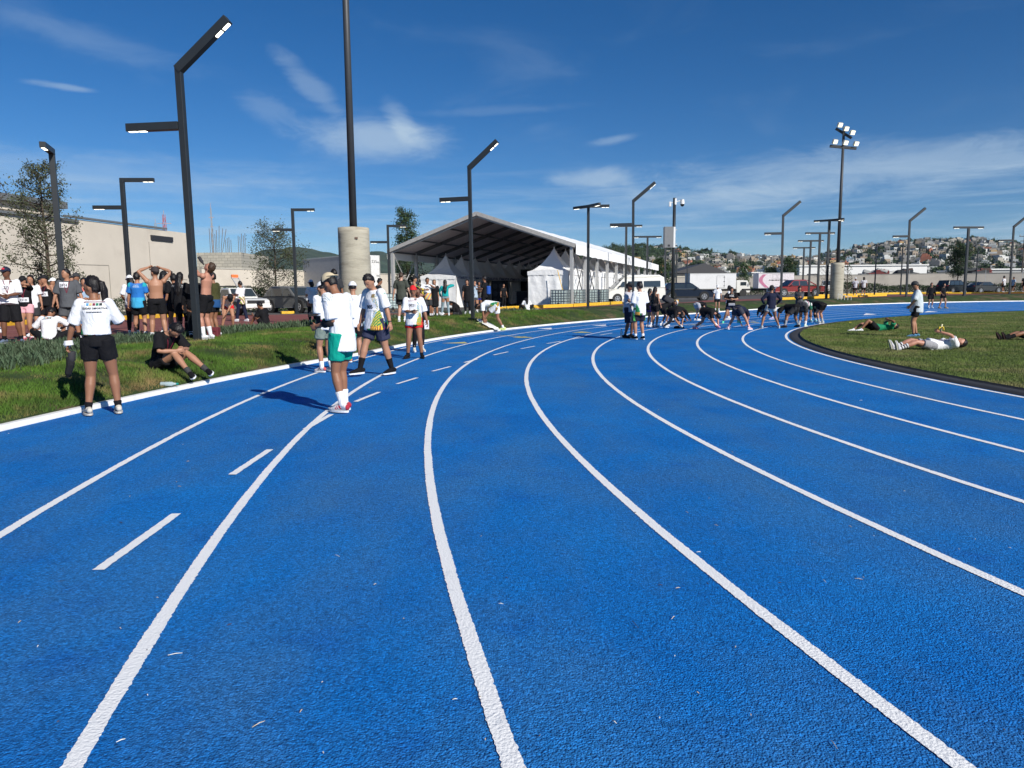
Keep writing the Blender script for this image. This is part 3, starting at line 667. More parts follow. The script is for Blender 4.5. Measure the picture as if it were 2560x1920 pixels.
r_,w_,h_=block('depot','blue and white depot building past the end of the marquee',1545,1650,690,180,14,mat('blue_siding',(.10,.20,.33),.6)); mb=MB(); mb.box((0,-.1,h_-.9),(w_+.1,.1,1.4)); mb.build('fascia',M_white,r_)
# scrap heap: crushed vehicle bodies
root=empty('scrap_heap',(*P2(2240,150),G(50,150))); tag(root,'heap of crushed red, white and dark scrap cars showing above the far wall','scrap heap')
sm_=[mat('scrap_red',(.13,.02,.02),.7),mat('scrap_white',(.40,.40,.38),.7),mat('scrap_dark',(.03,.035,.04),.8),mat('scrap_green',(.03,.05,.035),.8),mat('scrap_rust',(.07,.045,.035),.9)]
hr2=random.Random(5)
for i in range(60):
    x=hr2.choice((hr2.uniform(-7,6),hr2.uniform(11,19))); lay=hr2.choice((1,2,2,3)) if abs(x)<5 or x>12 else 1; mb=MB()
    m_=Matrix.Rotation(hr2.uniform(-.35,.35),3,'Y')@Matrix.Rotation(hr2.uniform(-.5,.5),3,'Z')
    mb.box((x,hr2.uniform(-2,2),.5+lay*1.15),(4.0,1.7,.7),mat=m_); mb.box((x+.2,hr2.uniform(-2,2),1.05+lay*1.15),(2.0,1.5,.5),mat=m_)
    mb.build('crushed_car',hr2.choice(sm_),root,bevel=.12)
# radio masts
def mast(label,px,pyt,Y,c,wd,name='radio_mast',wire=False):
    x=at(px,700,Y).x; z=H+(744-pyt)/F*Y; root=empty(name,(x,Y,0)); tag(root,label,'mast'); mb=MB()
    for a in (0,2.09,4.19): mb.tube([(math.cos(a)*wd,math.sin(a)*wd,0),(math.cos(a)*wd*.3,math.sin(a)*wd*.3,z)],.09,4)
    for k in range(int(z/2.5)):
        f=1-.7*k*2.5/z; q=[(math.cos(a)*wd*f,math.sin(a)*wd*f,k*2.5) for a in (0,2.09,4.19)]
        for i in range(3): mb.bar(q[i],(q[(i+1)%3][0],q[(i+1)%3][1],q[0][2]+2.2),.1)
    mb.build('lattice',mat('mast_'+c,{'red':(.45,.10,.09),'grey':(.35,.36,.37)}[c],.6),root)
    mb=MB(); mb.bar((-wd*1.6,0,z*.90),(wd*1.6,0,z*.90),.2); mb.bar((-wd,0,z*.80),(wd,0,z*.80),.2); mb.tube([(0,0,z),(0,0,z*1.05)],.08,4); mb.build('antenna',mat('mast_antenna',(.5,.35,.33),.6),root)
mast('red lattice radio mast beyond the pale building',420,542,260,'red',1.5); mast('small grey lattice mast left of the red mast',398,562,280,'grey',1.2)
mast('thin tall grey mast beyond the unfinished block building',537,527,330,'grey',.7); 
# ================================================================ marquee
Mpt=Vector((4.13,50,0)); ld=Vector((.335,.942,0)); wd_=Vector((-.942,.335,0)); WID=13.7; LEN=38; NB=10; FL=.50; EZ=4.25; RZ=6.55
M_alu=mat('aluminium',(.52,.52,.51),.42,metal=.35,var=.05)
def tent_fabric():
    m=bpy.data.materials.new('white_pvc_fabric'); m.use_nodes=True; t=m.node_tree; b=t.nodes['Principled BSDF']; n=t.nodes.new; l=t.links.new
    b.inputs['Base Color'].default_value=(.90,.90,.89,1); b.inputs['Roughness'].default_value=.5
    tx=n('ShaderNodeTexCoord'); q=n('ShaderNodeTexNoise'); l(tx.outputs['Object'],q.inputs[0]); q.inputs['Scale'].default_value=1.6; q.inputs['Detail'].default_value=5
    bp=n('ShaderNodeBump'); bp.inputs['Distance'].default_value=.08; l(q.outputs[0],bp.inputs['Height']); l(bp.outputs[0],b.inputs['Normal'])
    return m
M_fab=tent_fabric(); M_dk=mat('shaded_truss',(.10,.10,.105),.5,metal=.3); M_fabg=mat('blackout_roof_lining',(.60,.52,.51),.7,var=.1)  # inner rafters and purlins: shade under the roof put into a darker metal colour
root=empty('marquee',(Mpt.x,Mpt.y,FL)); tag(root,'large open sided white gable marquee on grey aluminium legs over the car park','marquee')
def tp(l,w_,z): v=ld*l+wd_*w_; return (v.x,v.y,z)
for i in range(NB+1):
    l_=i*LEN/NB
    for w_ in (0,WID):
        mb=MB(); mb.bar(tp(l_,w_,-.1),tp(l_,w_,EZ),.20,.26,up=tuple(ld)); mb.box(tp(l_,w_,0.02),(.5,.5,.05)); mb.build('leg',M_alu,root)
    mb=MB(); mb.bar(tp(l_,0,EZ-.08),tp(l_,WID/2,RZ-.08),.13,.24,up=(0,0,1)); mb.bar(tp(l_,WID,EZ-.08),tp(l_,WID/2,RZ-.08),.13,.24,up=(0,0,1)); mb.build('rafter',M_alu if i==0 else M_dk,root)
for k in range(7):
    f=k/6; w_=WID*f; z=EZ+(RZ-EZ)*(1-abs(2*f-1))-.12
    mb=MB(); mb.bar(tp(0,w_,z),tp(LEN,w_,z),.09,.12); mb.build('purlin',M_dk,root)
for (l0,w_) in ((0,0),(1,0),(0,WID),(8,0),(8,WID),(1,WID)):
    a=l0*LEN/NB; b=a+LEN/NB; mb=MB(); mb.tube([tp(a,w_-.02,EZ-.2),tp(b,w_-.02,.1)],.035,6); mb.tube([tp(b,w_-.1,EZ-.2),tp(a,w_-.1,.1)],.035,6); mb.build('brace',mat('dark_brace',(.08,.085,.09),.6) if w_==0 else M_alu,root)
mb=MB(); e=.35; th=.03
def quad(a,b,c,d): n=len(mb.v); mb.v+=[a,b,c,d]; mb.f.append([n,n+1,n+2,n+3]); mb.mi.append(mb.m)
sl=(RZ-EZ)/(WID/2)
for sgn,(wa,wb) in enumerate(((-e,WID/2),(WID+e,WID/2))):
    for i in range(NB):
        n_=6
        for j in range(n_):
            def rp(l,f):
                w_=wa+(wb-wa)*f; return tp(l,w_,EZ-e*sl+(RZ+.0-EZ+e*sl)*f+.10-.05*math.sin(PI*((l%(LEN/NB))/(LEN/NB))))
            a,b=i*LEN/NB,(i+1)*LEN/NB; k0,k1=(a-.2 if i==0 else a),(b+.2 if i==NB-1 else b); mid=(a+b)/2
            for (u0,u1) in ((k0,mid),(mid,k1)): quad(rp(u0,j/n_),rp(u1,j/n_),rp(u1,(j+1)/n_),rp(u0,(j+1)/n_))
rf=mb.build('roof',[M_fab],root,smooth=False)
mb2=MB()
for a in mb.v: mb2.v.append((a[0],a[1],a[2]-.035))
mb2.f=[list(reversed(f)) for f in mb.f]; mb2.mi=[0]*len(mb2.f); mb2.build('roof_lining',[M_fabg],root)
for w_,sg in ((-e,0),(WID+e,0)):      # hanging eave valances
    mb=MB()
    for i in range(NB*4):
        a,b=-.2+(LEN+.4)*i/(NB*4),-.2+(LEN+.4)*(i+1)/(NB*4); zt_=EZ-e*sl+.10
        dn=lambda q: zt_-.62-.05*abs(math.sin(q*1.7))
        quad(tp(a,w_,zt_),tp(b,w_,zt_),tp(b,w_,dn(b)),tp(a,w_,dn(a)))
    mb.build('valance',M_fab,root)
mb=MB()
for w0,w1 in ((-.3,WID/2),(WID+.3,WID/2)):
    z0=EZ+(.3*-sl)+.02
    mb.bar(tp(-.22,w0,z0),tp(-.22,w1,RZ+.06),.10,.26,up=(0,0,1))
mb.build('gable_rail',mat('gable_rail_grey',(.40,.39,.37),.5),root)
# pagoda tents in two rows
def pagoda():
    root=empty('pagoda_tent'); S=3.0; Hh=2.45; A_=1.5
    mb=MB(); n=10; 
    for k in range(4):
        a=k*PI/2; c,s=math.cos(a),math.sin(a); rot=lambda x,y:(x*c-y*s,x*s+y*c)
        rings=[]
        for j in range(n+1):
            f=j/n; hw=S/2*(1-f)+.03; z=Hh+(1.62*(f**1.9)*.9+.16*f)
            arch=.0
            rings.append([(*rot(-hw+2*hw*i/6,-hw+.10*math.sin(PI*i/6)*(1-f)*f*3),z+.10*(1-abs(i-3)/3)*(1-f)**2) for i in range(7)])
        b0=len(mb.v)
        for r_ in rings: mb.v+=r_
        for j in range(n):
            for i in range(6): q=b0+j*7+i; mb.f.append([q,q+1,q+8,q+7]); mb.mi.append(0)
    mb.tube([(0,0,Hh+1.55),(0,0,Hh+1.8)],.03,6); mb.build('roof',M_fab,root,smooth=True)
    mb=MB()
    for k in range(4):
        a=k*PI/2; c,s=math.cos(a),math.sin(a); N_=36; b0=len(mb.v)
        for i in range(N_+1):
            x=-S/2+S*i/N_; y=-S/2-.03; z1=Hh+.10*(1-abs(i-N_/2)/(N_/2)); z0=Hh-.24-.05*abs(math.sin(PI*i/N_*10))
            mb.v+=[(x*c-y*s,x*s+y*c,z1),(x*c-y*s,x*s+y*c,z0)]
        for i in range(N_): q=b0+2*i; mb.f.append([q,q+1,q+3,q+2]); mb.mi.append(0)
    mb.build('valance',M_fab,root)
    for k in range(4):
        x,y=((-1,-1),(1,-1),(1,1),(-1,1))[k]; mb=MB(); mb.bar((x*(S/2-.06),y*(S/2-.06),0),(x*(S/2-.06),y*(S/2-.06),Hh-.05),.06); mb.build('leg',M_alu,root)
    return root
def sidewall(parent,k,S=3.0,Hh=2.45,seed=0):
    mb=MB(); a=k*PI/2; c,s=math.cos(a),math.sin(a); N_=40; Mz=10; rr=random.Random(seed); ph=rr.uniform(0,9)
    for j in range(Mz+1):
        z=.03+(Hh-.1)*j/Mz
        for i in range(N_+1):
            x=-S/2+.04+(S-.08)*i/N_; y=-S/2+.01+.035*noise.noise(Vector((x*2.2+ph,z*.9,k*7+seed)))+.012*math.sin(i*PI/5)+.03*noise.noise(Vector((x*1.2+z*1.3+ph,z-x,seed)))
            mb.v.append((x*c-y*s,x*s+y*c,z))
    for j in range(Mz):
        for i in range(N_): q=j*(N_+1)+i; mb.f.append([q,q+1,q+N_+2,q+N_+1]); mb.mi.append(0)
    return mb.build('side_wall',M_fab,parent,smooth=True)
proto=pagoda(); prots={}
th=math.atan2(-ld.x,ld.y); first_p=True
def put_pagoda(l_,w_,walls,label,group):
    global first_p
    o=proto if first_p else copy_tree(proto); first_p=False
    v=Mpt+ld*l_+wd_*w_; o.location=(v.x,v.y,G(v.x,v.y)+.02); o.rotation_euler=(0,0,th); tag(o,label,'tent',group)
    return o
ordn=['first','second','third','fourth','fifth','sixth','seventh','eighth','ninth','tenth','eleventh','twelfth']
plist=[]
for i in range(11):
    plist.append((put_pagoda(1.75+i*3.05,1.75,0,'white peaked pagoda tent, %s from the camera in the right hand row under the marquee'%ordn[i],'pagoda tents in the right row'),0,i))
for i in range(12):
    l_=4.2+i*2.95; plist.append((put_pagoda(l_,11.25 if i else 11.3,0,'white peaked pagoda tent, %s from the camera in the left hand row under the marquee'%ordn[i],'pagoda tents in the left row'),1,i))
for o,row,i in plist:
    if row==0:
        if i==0: sidewall(o,0,seed=3)
        sidewall(o,1,seed=20+i)
        if i==10: sidewall(o,2)
    else:
        if i==0: sidewall(o,0,seed=7); 
        if i<2: sidewall(o,1,seed=9)
        sidewall(o,3,seed=40+i)
# printed strip on the left tents' valances
for k,(o,row,i) in enumerate([q for q in plist if q[1]==1][:6]):
    mb=MB(); mb.box((1.555,0,2.33),(.006,2.7,.2)); mb.build('banner',mat('banner_print',(.55,.56,.60),.6,c2=(.06,.08,.2),c2s=(.5,.56),c2scale=3.5,stretch=(1,1,2)),o)
# dark stage skirt, counter and speakers in the depth of the marquee
q=Mpt+ld*7+wd_*4.6
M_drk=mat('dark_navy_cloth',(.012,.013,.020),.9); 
root=empty('counter',(q.x,q.y,G(q.x,q.y)+.01),th); tag(root,'dark cloth covered counter in the shade of the marquee','counter')
mb=MB(); 
for i in range(24): mb.box((-1.6+3.2*i/23,0,.55),(.16,.9+.05*(i%2),1.1))
mb.build('skirt',M_drk,root); mb=MB(); mb.box((0,0,1.13),(3.5,1.1,.05)); mb.build('counter_top',mat('black_top',(.02,.02,.022),.4),root)
r2=empty('display_rack',(q.x+.2,q.y-.1,G(q.x,q.y)+1.165),th); tag(r2,'grey boxed display rack standing on the dark counter','display rack'); mb=MB()
mb.box((0,0,.62),(1.5,.4,.5)); mb.box((0,0,.2),(1.5,.4,.32)); mb.build('cabinet',mat('rack_grey',(.10,.10,.10),.6),r2); 
mb=MB(); mb.box((.1,-.21,.22),(1.0,.02,.2)); mb.build('panel',mat('rack_panel',(.3,.3,.3),.6),r2)
for (l_,w_,lab) in ((9,8.6,'left'),(14,7.2,'right')):
    q=Mpt+ld*l_+wd_*w_; r3=empty('speaker_stack',(q.x,q.y,G(q.x,q.y)+.01),th); tag(r3,'black %s in the dark middle of the marquee'%('loudspeaker tower with round grilles' if lab=='left' else 'equipment cabinet tower beside the counter'),'loudspeaker')
    mb=MB(); mb.box((0,0,1.05),(1.2,.8,2.1)); mb.build('cabinet',mat('speaker_black',(.016,.016,.018),.7),r3,bevel=.03)
    for a in range(3):
        for b in range(2): mb=MB(); mb.tube([(-.28+.56*b,-.40,.4+a*.62),(-.28+.56*b,-.425,.4+a*.62)],.22,16); mb.build('grille',mat('grille',(.05,.05,.055),.5),r3)
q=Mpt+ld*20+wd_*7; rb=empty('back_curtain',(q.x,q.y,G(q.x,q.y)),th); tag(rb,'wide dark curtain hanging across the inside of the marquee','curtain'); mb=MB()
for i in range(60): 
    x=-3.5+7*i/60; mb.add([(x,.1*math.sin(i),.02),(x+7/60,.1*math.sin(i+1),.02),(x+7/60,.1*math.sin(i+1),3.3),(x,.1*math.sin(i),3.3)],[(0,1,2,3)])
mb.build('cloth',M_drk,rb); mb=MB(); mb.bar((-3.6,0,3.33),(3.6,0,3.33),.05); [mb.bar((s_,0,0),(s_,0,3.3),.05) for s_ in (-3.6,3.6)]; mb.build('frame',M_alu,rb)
# IBC water tanks
M_ibc=mat('translucent_tank',(.50,.60,.58),.35,var=.05,spec=.5); M_cage=mat('galvanised_cage',(.09,.11,.13),.5,metal=.4)
tk=empty('water_tank'); mb=MB(); mb.box((0,0,.66),(1.1,.95,.98)); mb.build('tank',M_ibc,tk,bevel=.05)
mb=MB()
for z in (.2,.38,.56,.74,.92,1.14):
    for a,b in (((-.58,-.5),(.58,-.5)),((.58,-.5),(.58,.5)),((.58,.5),(-.58,.5)),((-.58,.5),(-.58,-.5))): mb.bar((*a,z),(*b,z),.022)
for i in range(7):
    t=-.58+1.16*i/6
    mb.bar((t,-.5,.14),(t,-.5,1.15),.02); mb.bar((t,.5,.14),(t,.5,1.15),.02)
for i in range(1,6):
    t=-.5+i/6; mb.bar((-.58,t,.14),(-.58,t,1.15),.02); mb.bar((.58,t,.14),(.58,t,1.15),.02)
mb.build('cage',M_cage,tk); mb=MB(); mb.box((0,0,.125),(1.18,1.02,.03))
for x in (-.5,0,.5): mb.box((x,0,.05),(.12,1.0,.1))
mb.build('pallet',mat('pallet_wood',(.2,.15,.1),.9),tk); mb=MB(); mb.box((0,-.53,.2),(.14,.1,.16)); mb.build('valve',mat('black_plastic',(.02,.02,.02),.5),tk)
for i,(px,Y,lab) in enumerate(((1401.5,49.6,'caged white water tank at the front corner of the right pagoda row'),(1440.5,51.8,'caged water tank just right of the first marquee leg'),(1478,55,'caged water tank between the second and third marquee legs'),(1501,58,'caged water tank nearest the parked white van'),(983,47,'caged water tank behind the man in the olive T-shirt'))):
    o=tk if i==0 else copy_tree(tk); p=gat(px,Y); o.location=p+Vector((0,0,.02)); o.rotation_euler=(0,0,th if i<4 else .1); tag(o,lab,'water tank','caged water tanks')
# yellow ratchet straps and ballast
mb=MB(); a=Mpt+wd_*.9-ld*.35; 
st=tag(mb.bar((a.x,a.y,FL+2.55),(a.x+.55,a.y-.5,FL+.25),.05,.02).build('ratchet_strap',M_yel),'yellow ratchet strap running down from the first right pagoda tent','strap')
# yellow kerbs
def ykerb(label,pts,h=.17,wd=.3,name='yellow_kerb'):
    root=MB(); P0=pts[0]
    for i in range(len(pts)-1):
        a,b=Vector((*pts[i],0)),Vector((*pts[i+1],0)); n=max(1,int((b-a).length/1.9))
        for k in range(n):
            p,q=a.lerp(b,k/n),a.lerp(b,(k+1)/n); q=p.lerp(q,.985); p.z,q.z=G(p.x,p.y)+h/2,G(q.x,q.y)+h/2; root.bar(p,q,wd,h)
    o=root.build(name,M_yel,bevel=.02); tag(o,label,'kerb','yellow painted kerbs'); return o
def PP(px,py):
    d=ray(px,py); t=1.
    for _ in range(60):
        p=d*t; e_=H+p.z-G(p.x,p.y)
        t*= (H-G(p.x,p.y))/max(.001,(H-G(p.x,p.y)-e_))
    return (p.x,p.y)
def PY(px,Y): q=at(px,730,Y); return (q.x,q.y)
ykerb('yellow painted kerb running along the foot of the marquee and the water tanks',[PY(1262,44),PY(1330,46.5),PY(1430,49),PY(1500,53),PY(1552,57)],.22)
ykerb('short yellow kerb behind the seated man in white at the marquee',[PY(1236,43.3),PY(1262,43.9)],.2)
ykerb('short yellow kerb under the rear of the white van',[PY(1612,57.5),PY(1632,58.2)],.2)
ykerb('short yellow kerb beside the camera pole',[PY(1672,58),PY(1694,58.5)],.2)
ykerb('yellow kerb in front of the red pickup',[PY(1951,58),PY(2073,62)],.2)
ykerb('yellow kerb behind the far mast footing, nearer of two',[PY(2110,64),PY(2215,66)],.16)
ykerb('yellow kerb behind the far mast footing, farther of two',[PY(2040,76),PY(2380,84)],.2)
ykerb('long yellow kerb in front of the dark cars at the right',[PY(2300,74),PY(2430,72),PY(2660,66)],.16)
ykerb('yellow kerb blocks on the left behind the crowd in white and black',[PY(-60,26),PY(60,29)],.2)
ykerb('yellow kerb behind the shirtless men at the tall lamp',[PY(150,30.5),PY(300,34),PY(420,38),PY(545,42)],.2)
ykerb('yellow wheel stop in front of the grey sport utility vehicle',[PY(700,43.5),PY(732,44)],.16,.25,'wheel_stop')
SCR=bpy.data.scenes.new('scratch'); SVL=SCR.view_layers[0]
# ================================================================ lamps, masts, poles
M_mast=mat('grey_mast_paint',(.045,.048,.053),.5,var=.06)
M_post=mat('charcoal_steel',(.020,.024,.027),.45,var=.08,spec=.5)
M_led=mat('lit_led_panel',(.9,.88,.8),.5,var=0,emit=(1,.93,.78,3.2))
def arm(parent,a,b,w_=.15,leds=True,side=None):
    a,b=Vector(a),Vector(b); mb=MB(); mb.bar(a,b,w_,w_*1.05); o=mb.build('arm',M_post,parent,bevel=.006)
    if leds:
        d=(b-a).normalized(); u=Vector((0,0,1)); s_=d.cross(u).normalized(); dn=-(s_.cross(d)); dn=dn if dn.z<0 else -dn
        for k in (0,1):
            c=b-d*(.13+.22*k)+dn*(w_*.53); mb=MB(); mb.bar(c-d*.09,c+d*.09,w_*.62,.012,up=tuple(dn)); mb.build('led_panel',M_led,o,bevel=.01)
    return o
def lamp(label,x,y,z,h,kind,head,group,pw=.17):
    """head = direction (radians from +x) the main arm points to"""
    root=empty('street_lamp',(x,y,z)); tag(root,label,'street lamp',group)
    mb=MB(); mb.bar((0,0,0),(0,0,h),pw,pw,up=(math.cos(head),math.sin(head),0)); mb.build('pole',M_post,root,bevel=.008)
    mb=MB(); mb.box((0,0,.012),(.36,.36,.024)); mb.build('base_plate',M_post,root)
    c,s=math.cos(head),math.sin(head)
    if kind=='bent':       # inclined arm over the track, level arm behind it
        L=1.5; e=R(38); arm(root,(-c*.02,-s*.02,h-.06),(c*L*math.cos(e),s*L*math.cos(e),h+L*math.sin(e)),.17)
        arm(root,(-c*.08,-s*.08,h*.795),(-c*1.28,-s*1.28,h*.795),.16)
    elif kind=='seven':
        arm(root,(-c*.08,-s*.08,h-.08),(c*1.3,s*1.3,h-.08)); arm(root,(-c*.08,-s*.08,h*.80),(-c*1.25,-s*1.25,h*.80))
    elif kind=='tee':
        arm(root,(c*.0,s*.0,h+.07),(c*1.25,s*1.25,h+.07)); arm(root,(-c*.02,-s*.02,h+.07),(-c*1.25,-s*1.25,h+.07))
    elif kind=='three':
        for k in (0,2.35,-2.35+PI*.42): arm(root,(0,0,h+.07),(math.cos(head+k)*1.2,math.sin(head+k)*1.2,h+.07+.002*k))
    elif kind=='single': arm(root,(-c*.08,-s*.08,h-.08),(c*1.15,s*1.15,h-.08),.17)
    elif kind=='bent_only':
        L=1.4; e=R(35); arm(root,(-c*.02,-s*.02,h-.06),(c*L*math.cos(e),s*L*math.cos(e),h+L*math.sin(e)),.17)
    return root
def ctr(p): return math.atan2(CY-p.y,CX-p.x)
GL='bent arm lamps around the track'
for px,pb,Y,lab,hd in ((487,846,16.4,'tall charcoal street lamp with inclined lit arm, nearest one, behind the shirtless runners',None),(1181,784,29.9,'charcoal street lamp with inclined arm in front of the marquee gable',-.25),(1583,770,41,'charcoal street lamp with inclined arm standing before the white van',-.1),(1953,747,52,'charcoal street lamp with inclined arm left of the red pickup',0),(2266,738,58.5,'charcoal street lamp with inclined arm behind the man in the black cap',0),(2524,733,65,'charcoal street lamp with inclined arm at the right edge',0)):
    p=gat(px,Y); hor=738-.0082*(px-1280)
    top={487:168,1181:417,1583:501,1953:538,2266:551,2524:566}[px]
    h=at(px,top,p.y).z-p.z
    lo=lamp(lab,p.x,p.y,p.z,h,'bent',ctr(p) if hd is None else hd,GL,.135); lo.rotation_euler=(0,-.009,0)
for px,Y,top,lab,hd,kind in ((325,31,445,'seven shaped street lamp between the sparse tree and the tallest lamp',.05,'seven'),(740,44,521,'seven shaped street lamp behind the bushy tree and grey sport utility vehicle',.05,'seven'),(974,52,562,'seven shaped street lamp left of the marquee',.05,'seven'),(158,24,372,'single arm street lamp in front of the sparse tree at the left',-1.22,'single'),
    (1470,42.5,519,'three armed street lamp before the right side of the marquee',-.1,'three'),(1564,58,567,'two armed street lamp just behind the bent lamp at the white van',0,'tee'),(1617,66,594,'two armed street lamp between the white van lamp and the camera pole',0,'tee'),(1662,78,617,'two armed street lamp partly hidden by the grey cabinet of the camera pole',0,'tee'),(1690,86,627,'two armed street lamp just right of the camera pole',0,'tee'),
    (2066,59,553,'three armed street lamp just left of the floodlight mast',.1,'three'),(2044,63,585,'two armed street lamp second left of the floodlight mast',0,'tee'),(2022,72,604,'two armed street lamp third left of the floodlight mast',0,'tee'),(2006,83,621,'two armed street lamp fourth and farthest left of the floodlight mast',0,'tee'),(2411,58,571,'two armed street lamp before the dark parked cars',.1,'tee')):
    p=gat(px,Y); hor=738-.0082*(px-1280); h=at(px,top,p.y).z-p.z
    lamp(lab,p.x,p.y,p.z,h,kind,hd,'level arm lamps of the car park',.16)
# plain posts and utility poles
def post(name,label,px,Y,top,rad=.07,cross=False,m=None,group=None,cat='post'):
    p=gat(px,Y); hor=738-.0082*(px-1280); h=(hor-top)/F*Y+H-p.z
    root=MB(); root.tube([(0,0,0),(0,0,h)],[rad,rad*.8],10); 
    if cross:
        e=empty(name,p); tag(e,label,cat,group); root.build('pole',m or M_post,e,smooth=True); b=MB(); b.bar((-1.1,0,h-.6),(1.1,0,h-.6),.14); b.bar((-.8,0,h-1.6),(.8,0,h-1.6),.14); b.build('crossarm',m or M_post,e)
        for k in (-1,0,1): b=MB(); b.tube([(k,0,h-.5),(k,0,h-.2)],.08,6); b.build('insulator',M_conc,e)
        b=MB(); b.tube([(.35,-.3,h-3),(.35,-.3,h-2.1)],.28,10); b.build('transformer',M_alu,e); return e
    root.tube([(0,0,h),(0,0,h+.06)],rad*1.2,8); root.box((0,0,.02),(rad*4,rad*4,.04))
    o=root.build(name,m or M_post,smooth=False); o.location=p; tag(o,label,cat,group); return o
post('post','plain dark post left of the bent lamp at the black capped man',2251,72,613); post('post','plain dark post between the concrete footing and the two walking people',2186,74,616)
post('post','plain dark post right of the two armed lamp at the dark cars',2438,82,627); post('post','thin dark post rising above the navy car',1717,92,639)
post('utility_pole','wooden utility pole with crossarms beyond the far wall at the right edge',2551,160,588,.16,True,mat('pole_wood',(.10,.08,.065),.9),cat='utility pole')
for i,(px,Y) in enumerate(((2271,118),(2461,114),(2553,112))): post('fence_post',('thin pale post at the far wall '+('behind the bent lamp','behind the dark sedan','at the right edge')[i]),px,Y,678-i,.035,m=M_alu,group='thin posts at the far wall')
# camera pole
p=gat(1682,50); h=(735-503)/F*50+H-p.z; root=empty('camera_pole',p); tag(root,'charcoal security camera pole with white dome camera and grey cabinet','camera pole')
mb=MB(); mb.tube([(0,0,0),(0,0,h)],[.13,.10],12); mb.tube([(0,0,0),(0,0,.03)],.25,12); mb.build('pole',M_post,root,smooth=True)
M_cw=mat('camera_white',(.75,.75,.73),.4,var=0)
mb=MB(); mb.bar((.05,0,h-.25),(.5,-.05,h-.18),.05); mb.tube([(.52,-.05,h-.12),(.52,-.05,h-.42)],[.12,.15],12); br=mb.build('dome_camera',M_cw,root)
mb=MB(); mb.tube([(.52,-.05,h-.42),(.52,-.05,h-.52),(.52,-.05,h-.58)],[.14,.12,.05],12); mb.build('dome',mat('dark_dome',(.01,.01,.012),.15),br,smooth=True)
mb=MB(); mb.box((-.30,-.02,h-.42),(.14,.14,.32)); mb.bar((0,0,h-.3),(-.3,0,h-.3),.04); mb.build('junction_box',M_cw,root,bevel=.02)
mb=MB(); mb.box((.06,0,h-.25),(.14,.2,.42)); mb.build('antenna_box',M_cw,root,bevel=.02)
hc=(735-598)/F*50+H-p.z
mb=MB(); mb.box((-.38,-.05,hc),(.62,.45,1.4)); cbx=mb.build('cabinet',mat('cabinet_grey',(.19,.195,.20),.5,var=.05),root,bevel=.015); mb=MB(); mb.box((-.38,-.285,hc-.55),(.14,.02,.12)); mb.build('vent',mat('dark_opening',(.03,.03,.03)),cbx)
mb=MB(); mb.box((-.01,-.06,hc),(.13,.35,1.36)); mb.build('cabinet_side',M_cw,root)
for dz in (-.45,.5): mb=MB(); mb.bar((-.35,.02,hc+dz),(.22,.02,hc+dz),.05); mb.build('bracket',M_alu,root)
# floodlight masts
def flood(label,px,Y,ztop,hpole,head,heads=True,prad=.13):
    p=gat(px,Y); root=empty('floodlight_mast',p); tag(root,label,'floodlight mast','floodlight masts')
    mb=MB(); n=14; pts=[(0,0,-.3)]+[(0,0,(ztop-p.z)*i/n) for i in range(1,n+1)]; mb.tube(pts,.5,40); 
    m=mat('cast_concrete',(.42,.385,.30),.9,var=.10,vscale=1.3,bump=.010,bscale=9,c2=(.30,.27,.21),c2s=(.5,.68),c2scale=1.6,stretch=(1,1,5))
    f=mb.build('footing',m,root,smooth=False)
    for pl in f.data.polygons: pl.use_smooth=len(pl.vertices)==4
    mb=MB(); z0=ztop-p.z; mb.tube([(0,0,z0-.02),(0,0,hpole)],[prad,prad*.72],20); mb.build('pole',M_mast,root,smooth=True)
    mb=MB(); mb.tube([(0,0,z0),(0,0,z0+.03)],.24,16); mb.build('flange',M_post,root)
    mb=MB(); mb.box((.18,-.475,z0-.36),(.09,.05,.06)); mb.build('rust_stain',M_rust,root)
    if heads:
        c,s=math.cos(head),math.sin(head)
        for (zb,rot,dx) in ((hpole-1.5,-.1,1.0),(hpole-.45,-.6,.72)):
            d=Vector((math.cos(head+rot),math.sin(head+rot),-.12 if zb<hpole-1 else -.75)).normalized(); b=MB(); b.bar(-d*dx+Vector((0,0,zb)),d*dx+Vector((0,0,zb)),.16,.2); bar=b.build('crossbar',M_post,root)
            for k in (-1,0,1):
                q=d*dx*.8*k+Vector((.1,-.15,zb+.32)); nn=Vector((.25,-.85,-.45)).normalized(); sd_=nn.cross(Vector((0,0,1))).normalized(); up=sd_.cross(nn)
                mm=Matrix((sd_,nn,up)).transposed(); b=MB(); b.box(q,(.42,.18,.36),mat=mm); hd=b.build('floodlight',M_alu,root,bevel=.04)
                b=MB(); b.box(q+nn*.095,(.36,.02,.30),mat=mm); b.build('lens',mat('lit_floodlight_lens',(.9,.85,.6),.4,var=0,emit=(1,.93,.62,.9)),hd)
    return root
flood('near floodlight mast on a round concrete footing behind the group in white shirts',889,24,H+(741-575)/F*24,15.5,0,prad=.12)
flood('far floodlight mast with six lit heads on a round concrete footing by the infield',2091,58.5,H+(731-659)/F*58.5,(730-335)/F*58.5+H-G(26,58),0)
p=gat(2112,55); jb=empty('cable_frame',p); tag(jb,'small grey metal frame on the grass beside the far mast footing','cable frame'); mb=MB()
for k in range(5): mb.bar((-.5+.25*k,0,-.05),(-.5+.25*k,.0,.5-.06*k),.03)
mb.bar((-.5,0,.45),(.5,0,.22),.03); mb.build('frame',M_alu,jb)
